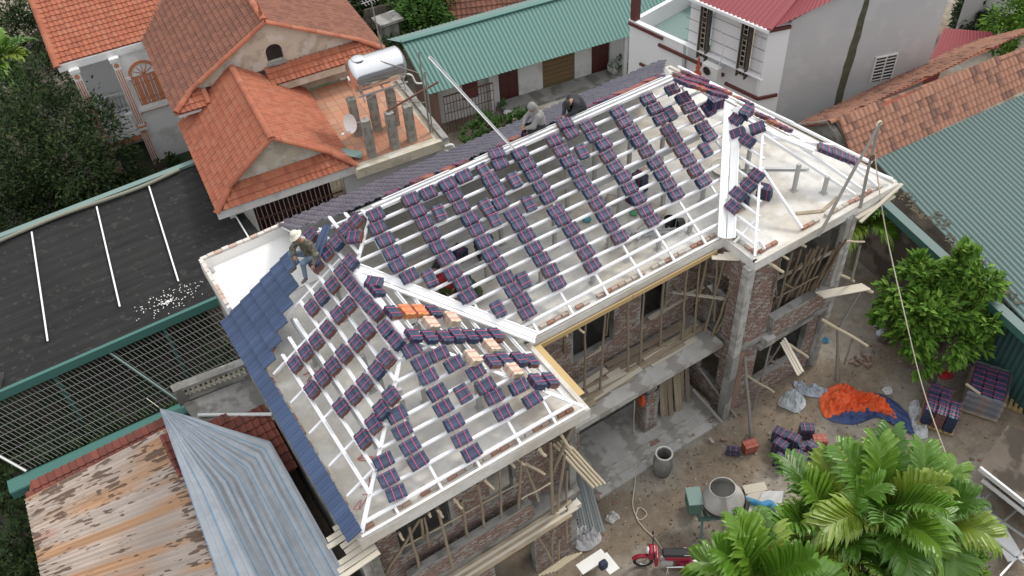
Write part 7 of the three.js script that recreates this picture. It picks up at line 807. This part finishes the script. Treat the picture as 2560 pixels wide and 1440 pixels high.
// ---------- people: bodies grown round a skeleton ----------
// smooth union of tapered capsules, meshed with surface nets
function grow(bones, cell, k = 0.03) {
  let lo = [1e9, 1e9, 1e9], hi = [-1e9, -1e9, -1e9]; for (const b of bones) for (const [p, r] of [[b[0], b[2]], [b[1], b[3]]]) for (let i = 0; i < 3; i++) { lo[i] = Math.min(lo[i], p[i] - r - 0.05); hi[i] = Math.max(hi[i], p[i] + r + 0.05); }
  const n = [0, 1, 2].map(i => Math.ceil((hi[i] - lo[i]) / cell) + 1), f = new Float32Array(n[0] * n[1] * n[2]), id = (x, y, z) => x + n[0] * (y + n[1] * z);
  for (let z = 0; z < n[2]; z++) for (let y = 0; y < n[1]; y++) for (let x = 0; x < n[0]; x++) {
    const px = lo[0] + x * cell, py = lo[1] + y * cell, pz = lo[2] + z * cell; let d = 1;
    for (const [a, b, ra, rb] of bones) { const bx = b[0] - a[0], by = b[1] - a[1], bz = b[2] - a[2], l = bx * bx + by * by + bz * bz; const t = l ? Math.min(1, Math.max(0, ((px - a[0]) * bx + (py - a[1]) * by + (pz - a[2]) * bz) / l)) : 0; const e = Math.hypot(px - a[0] - bx * t, py - a[1] - by * t, pz - a[2] - bz * t) - (ra + (rb - ra) * t); const h = Math.max(k - Math.abs(d - e), 0) / k; d = Math.min(d, e) - h * h * k * 0.25; }
    f[id(x, y, z)] = d;
  }
  const vid = new Int32Array(f.length).fill(-1), pos = [], idx = [];
  for (let z = 0; z < n[2] - 1; z++) for (let y = 0; y < n[1] - 1; y++) for (let x = 0; x < n[0] - 1; x++) {
    let c = 0, sx = 0, sy = 0, sz = 0; const e = (x0, y0, z0, x1, y1, z1) => { const a = f[id(x + x0, y + y0, z + z0)], b = f[id(x + x1, y + y1, z + z1)]; if ((a < 0) !== (b < 0)) { const t = a / (a - b); c++; sx += x0 + (x1 - x0) * t; sy += y0 + (y1 - y0) * t; sz += z0 + (z1 - z0) * t; } };
    for (const u of [0, 1]) for (const v of [0, 1]) { e(0, u, v, 1, u, v); e(u, 0, v, u, 1, v); e(u, v, 0, u, v, 1); }
    if (c) { vid[id(x, y, z)] = pos.length / 3; pos.push(lo[0] + (x + sx / c) * cell, lo[1] + (y + sy / c) * cell, lo[2] + (z + sz / c) * cell); }
  }
  const q = (a, b, c, d, fl) => fl ? idx.push(a, b, c, a, c, d) : idx.push(a, c, b, a, d, c);
  for (let z = 1; z < n[2] - 1; z++) for (let y = 1; y < n[1] - 1; y++) for (let x = 1; x < n[0] - 1; x++) { const a = f[id(x, y, z)] < 0;
    if (a !== (f[id(x + 1, y, z)] < 0)) q(vid[id(x, y - 1, z - 1)], vid[id(x, y, z - 1)], vid[id(x, y, z)], vid[id(x, y - 1, z)], a);
    if (a !== (f[id(x, y + 1, z)] < 0)) q(vid[id(x - 1, y, z - 1)], vid[id(x - 1, y, z)], vid[id(x, y, z)], vid[id(x, y, z - 1)], a);
    if (a !== (f[id(x, y, z + 1)] < 0)) q(vid[id(x - 1, y - 1, z)], vid[id(x, y - 1, z)], vid[id(x, y, z)], vid[id(x - 1, y, z)], a); }
  const g = new THREE.BufferGeometry(); g.setAttribute('position', new THREE.Float32BufferAttribute(pos, 3)); g.setIndex(idx); g.computeVertexNormals(); return g;
}
const along = (a, b, t) => mix(a, b, t);
function hand(w, dir, palmN, side) { // palm, four unequal bent fingers and a thumb from its side
  const D = V(dir).normalize(), N = V(palmN).addScaledVector(D, -V(palmN).dot(D)).normalize(), S = new THREE.Vector3().crossVectors(D, N).multiplyScalar(side), at = (d, s, n) => V(w).addScaledVector(D, d).addScaledVector(S, s).addScaledVector(N, n).toArray(), B = [];
  for (const s of [-0.024, 0, 0.024]) B.push([at(0, s * 0.5, 0), at(0.08, s, 0), 0.018, 0.016]);
  [[-0.033, 0.062], [-0.011, 0.075], [0.011, 0.072], [0.032, 0.055]].forEach(([s, L]) => { const k = at(0.085, s, 0), m = at(0.085 + L * 0.55, s * 1.1, 0.02), e = at(0.085 + L * 0.75, s * 1.1, 0.055); B.push([k, m, 0.0095, 0.0085], [m, e, 0.0085, 0.0075]); });
  const t0 = at(0.025, -0.03, 0.0), t1 = at(0.06, -0.062, 0.018), t2 = at(0.09, -0.068, 0.035); B.push([t0, t1, 0.012, 0.0105], [t1, t2, 0.0105, 0.009]); return B;
}
const SKIN = std([0.33, 0.17, 0.105], 0.6);
function person(label, J, o) {
  const p = thing('person', label, 'person', [0, 0, 0]), f = V(o.face).normalize(), up = V(J.head).sub(V(J.neck)).normalize(), fx = f.clone().addScaledVector(up, -f.dot(up)).normalize(), sd = new THREE.Vector3().crossVectors(fx, up), H = (a, b, c) => V(J.head).addScaledVector(fx, a).addScaledVector(up, b).addScaledVector(sd, c).toArray();
  const head = [[H(-0.015, 0.045, 0), H(0.01, 0.045, 0), 0.088, 0.085], [H(0.02, -0.045, 0), H(0.03, -0.075, 0), 0.066, 0.05], [H(0.088, 0.015, 0), H(0.108, -0.02, 0), 0.010, 0.016], [H(0, 0.0, 0.083), H(-0.012, 0.01, 0.092), 0.016, 0.018], [H(0, 0.0, -0.083), H(-0.012, 0.01, -0.092), 0.016, 0.018], [H(0.078, -0.062, -0.02), H(0.078, -0.062, 0.02), 0.012, 0.012]];
  const body = grow([[J.neck, J.head, 0.052, 0.06], [J.chest, J.neck, 0.1, 0.06], [J.pel, J.chest, 0.11, 0.12], [J.shA, J.elA, 0.046, 0.038], [J.elA, J.haA, 0.036, 0.026], [J.shB, J.elB, 0.046, 0.038], [J.elB, J.haB, 0.036, 0.026], [J.shA, J.shB, 0.05, 0.05], [J.hipA, J.knA, 0.07, 0.05], [J.knA, J.anA, 0.048, 0.034], [J.hipB, J.knB, 0.07, 0.05], [J.knB, J.anB, 0.048, 0.034]], 0.022, 0.05);
  const parts = [body, grow(head, 0.009, 0.02)]; for (const [e, h, s] of [[J.elA, J.haA, 1], [J.elB, J.haB, -1]]) parts.push(grow(hand(h, V(h).sub(V(e)).toArray(), o.palm ?? [0, -1, 0.2], s), 0.006, 0.008));
  part(p, 'body', parts, SKIN);
  for (const s of [-1, 1]) part(p, 'eye', new THREE.SphereGeometry(0.011, 10, 8).translate(...H(0.084, 0.012, s * 0.032)), M.black);
  const wA = along(J.elA, J.haA, 0.9), wB = along(J.elB, J.haB, 0.9), c2 = along(J.pel, J.chest, 0.55);
  const jk = part(p, 'jacket', grow([[J.pel, c2, 0.155, 0.165], [c2, J.chest, 0.165, 0.172], [J.chest, along(J.chest, J.neck, 0.75), 0.155, 0.09], [J.shA, J.shB, 0.095, 0.095], [J.shA, J.elA, 0.09, 0.073], [J.elA, wA, 0.07, 0.052], [J.shB, J.elB, 0.09, 0.073], [J.elB, wB, 0.07, 0.052]], 0.02, 0.06), o.jacket);
  muvKeep(jk);
  const hm = along(J.hipA, J.hipB, 0.5), tr = part(p, 'trousers', grow([[J.hipA, J.hipB, 0.125, 0.125], [hm, along(J.pel, J.chest, 0.2), 0.14, 0.135], [J.hipA, J.knA, 0.1, 0.075], [J.knA, along(J.knA, J.anA, 0.93), 0.072, 0.058], [J.hipB, J.knB, 0.1, 0.075], [J.knB, along(J.knB, J.anB, 0.93), 0.072, 0.058]], 0.02, 0.05), o.trousers);
  for (const [a, k] of [[J.anA, J.knA], [J.anB, J.knB]]) { const d = V(o.toe ?? o.face).setY(0).normalize().multiplyScalar(0.16).add(V(0, -0.05, 0)), t = V(a).add(d).toArray(); part(p, 'shoe', grow([[a, V(a).add(V(0, -0.05, 0)).toArray(), 0.045, 0.042], [V(a).add(V(0, -0.055, 0)).toArray(), t, 0.042, 0.036]], 0.012, 0.03), o.shoe); }
  if (o.hat === 'bucket') { const h = part(p, 'hat', grow([[H(-0.02, 0.1, 0), H(0.0, 0.12, 0), 0.105, 0.1]], 0.012, 0.02), o.hatMat); part(h, 'brim', new THREE.LatheGeometry([[0.095, 0.03], [0.12, 0.01], [0.185, -0.03], [0.187, -0.022], [0.12, 0.02]].map(q => new THREE.Vector2(...q)), 26).applyMatrix4(new THREE.Matrix4().makeBasis(sd.clone().negate(), up, fx).setPosition(V(H(0, 0.07, 0)))), o.hatMat); }
  else if (o.hat === 'hood') part(p, 'hood', grow([[H(-0.045, 0.05, 0), H(-0.02, 0.07, 0), 0.115, 0.112], [H(-0.06, -0.06, 0), J.neck, 0.1, 0.11], [H(0.02, 0.12, 0), H(-0.05, 0.1, 0), 0.06, 0.09]], 0.014, 0.04), o.jacket);
  else part(p, 'cap', merge([grow([[H(-0.03, 0.075, 0), H(0.0, 0.085, 0), 0.096, 0.092]], 0.012, 0.02), rbox(0.15, 0.012, 0.12, 0.005).applyMatrix4(new THREE.Matrix4().makeBasis(sd.clone().negate(), up, fx).setPosition(V(H(0.12, 0.06, 0))))]), o.hatMat);
  return p;
}
function muvKeep(mesh) { mesh.geometry = (g => { const n = muv(g); n.deleteAttribute('normal'); const w = mergeVertices(n, 1e-5); w.computeVertexNormals(); return w; })(mesh.geometry.toNonIndexed()); }
const denim = texMat(T_cloth([0.085, 0.14, 0.19], [0.14, 0.20, 0.26], 201), 0.9), camo = texMat(T_cloth([0.075, 0.07, 0.05], [0.17, 0.155, 0.115], 205), 0.9), shoeM = std([0.13, 0.11, 0.09], 0.8);
person('seated worker in camouflage jacket, jeans and pale bucket hat on left slope', { pel: [2.42, 8.86, -7.02], chest: [2.36, 9.16, -7.02], neck: [2.28, 9.37, -7.03], head: [2.20, 9.53, -7.07], shA: [2.22, 9.28, -7.22], shB: [2.40, 9.30, -6.86], elA: [2.05, 9.05, -7.28], haA: [2.0, 9.0, -7.05], elB: [2.44, 9.1, -6.64], haB: [2.27, 8.92, -6.55], hipA: [2.36, 8.83, -7.12], hipB: [2.45, 8.85, -6.93], knA: [1.98, 8.9, -7.28], anA: [1.95, 8.52, -7.22], knB: [2.08, 8.92, -6.76], anB: [2.03, 8.5, -6.70] }, { face: [-0.8, -0.5, 0.45], toe: [-0.8, 0, 0.5], jacket: camo, trousers: denim, shoe: shoeM, hat: 'bucket', hatMat: texMat(T_cloth([0.6, 0.56, 0.45], [0.74, 0.71, 0.62], 209), 0.9) });
person('worker in grey hooded sweatshirt sitting on the main ridge', { pel: [9.72, 9.62, -7.22], chest: [9.62, 9.95, -7.2], neck: [9.52, 10.16, -7.18], head: [9.42, 10.30, -7.16], shA: [9.50, 10.05, -7.02], shB: [9.58, 10.06, -7.38], elA: [9.32, 9.85, -6.98], haA: [9.15, 9.78, -7.12], elB: [9.38, 9.85, -7.44], haB: [9.18, 9.78, -7.28], hipA: [9.68, 9.6, -7.1], hipB: [9.7, 9.58, -7.33], knA: [9.28, 9.72, -7.08], anA: [9.18, 9.36, -7.06], knB: [9.3, 9.66, -7.36], anB: [9.15, 9.34, -7.32] }, { face: [-0.8, -0.6, 0.1], toe: [-1, 0, 0], jacket: std([0.24, 0.235, 0.23], 0.95), trousers: std([0.02, 0.02, 0.024], 0.9), shoe: std([0.45, 0.42, 0.2], 0.8), hat: 'hood' });
person('crouching worker in dark jacket and cap bending over the ridge tiles', { pel: [11.12, 9.66, -7.25], chest: [10.92, 9.93, -7.2], neck: [10.74, 10.02, -7.15], head: [10.6, 10.03, -7.1], shA: [10.8, 9.96, -7.0], shB: [10.85, 9.96, -7.36], elA: [10.68, 9.75, -6.96], haA: [10.5, 9.62, -7.08], elB: [10.7, 9.75, -7.42], haB: [10.5, 9.6, -7.22], hipA: [11.1, 9.64, -7.12], hipB: [11.12, 9.62, -7.36], knA: [10.75, 9.75, -7.05], anA: [10.85, 9.4, -7.02], knB: [10.78, 9.7, -7.4], anB: [10.88, 9.36, -7.38] }, { face: [-0.5, -0.85, 0.3], toe: [-1, 0, 0.2], jacket: std([0.03, 0.032, 0.04], 0.8), trousers: std([0.015, 0.016, 0.02], 0.9), shoe: std([0.1, 0.1, 0.11], 0.8), hat: 'cap', hatMat: std([0.03, 0.028, 0.025], 0.8) });
{ const d = thing('cordless_drill', 'pale teal cordless drill held by the crouching worker', 'drill', [10.44, 9.5, -7.12]); part(d, 'body', rbox(0.07, 0.2, 0.07, 0.02), std([0.35, 0.48, 0.5], 0.5)); part(d, 'grip', rbox(0.05, 0.06, 0.14, 0.02, 0, 0.06, 0.08), M.black); part(d, 'chuck', cyl(0.018, 0.01, 0.1, 10, 0, -0.14, 0), M.galv); }
// crouching helpers down on the slab
function crouch(x, z, ry, label, o) { const R = (a, y, b) => [x + a * Math.cos(ry) + b * Math.sin(ry), SL + y, z - a * Math.sin(ry) + b * Math.cos(ry)]; person(label, { pel: R(-0.12, 0.3, 0), chest: R(0.08, 0.62, 0), neck: R(0.18, 0.8, 0), head: R(0.26, 0.95, 0), shA: R(0.12, 0.7, -0.18), shB: R(0.12, 0.7, 0.18), elA: R(0.3, 0.5, -0.22), haA: R(0.48, 0.4, -0.1), elB: R(0.3, 0.5, 0.22), haB: R(0.48, 0.42, 0.1), hipA: R(-0.12, 0.28, -0.1), hipB: R(-0.12, 0.28, 0.1), knA: R(0.25, 0.42, -0.18), anA: R(0.08, 0.08, -0.16), knB: R(0.25, 0.42, 0.18), anB: R(0.08, 0.08, 0.16) }, { face: [Math.cos(ry), -0.5, -Math.sin(ry)], ...o }); }
crouch(5.35, -5.3, 2.2, 'helper in red shirt and green trousers crouching under the battens', { jacket: std([0.34, 0.03, 0.035], 0.9), trousers: std([0.05, 0.075, 0.025], 0.9), shoe: shoeM, hat: 'cap', hatMat: M.black });
crouch(6.9, -6.1, -1.8, 'helper in dark clothes crouching under the upper battens', { jacket: M.black, trousers: std([0.015, 0.016, 0.02], 0.9), shoe: shoeM, hat: 'cap', hatMat: M.black });
crouch(5.75, -4.75, 2.6, 'helper in olive clothes and red cap crouching beneath the middle battens', { jacket: std([0.055, 0.075, 0.03], 0.9), trousers: std([0.05, 0.06, 0.03], 0.9), shoe: shoeM, hat: 'cap', hatMat: std([0.55, 0.03, 0.03], 0.6) });

renderer.render(scene, camera);
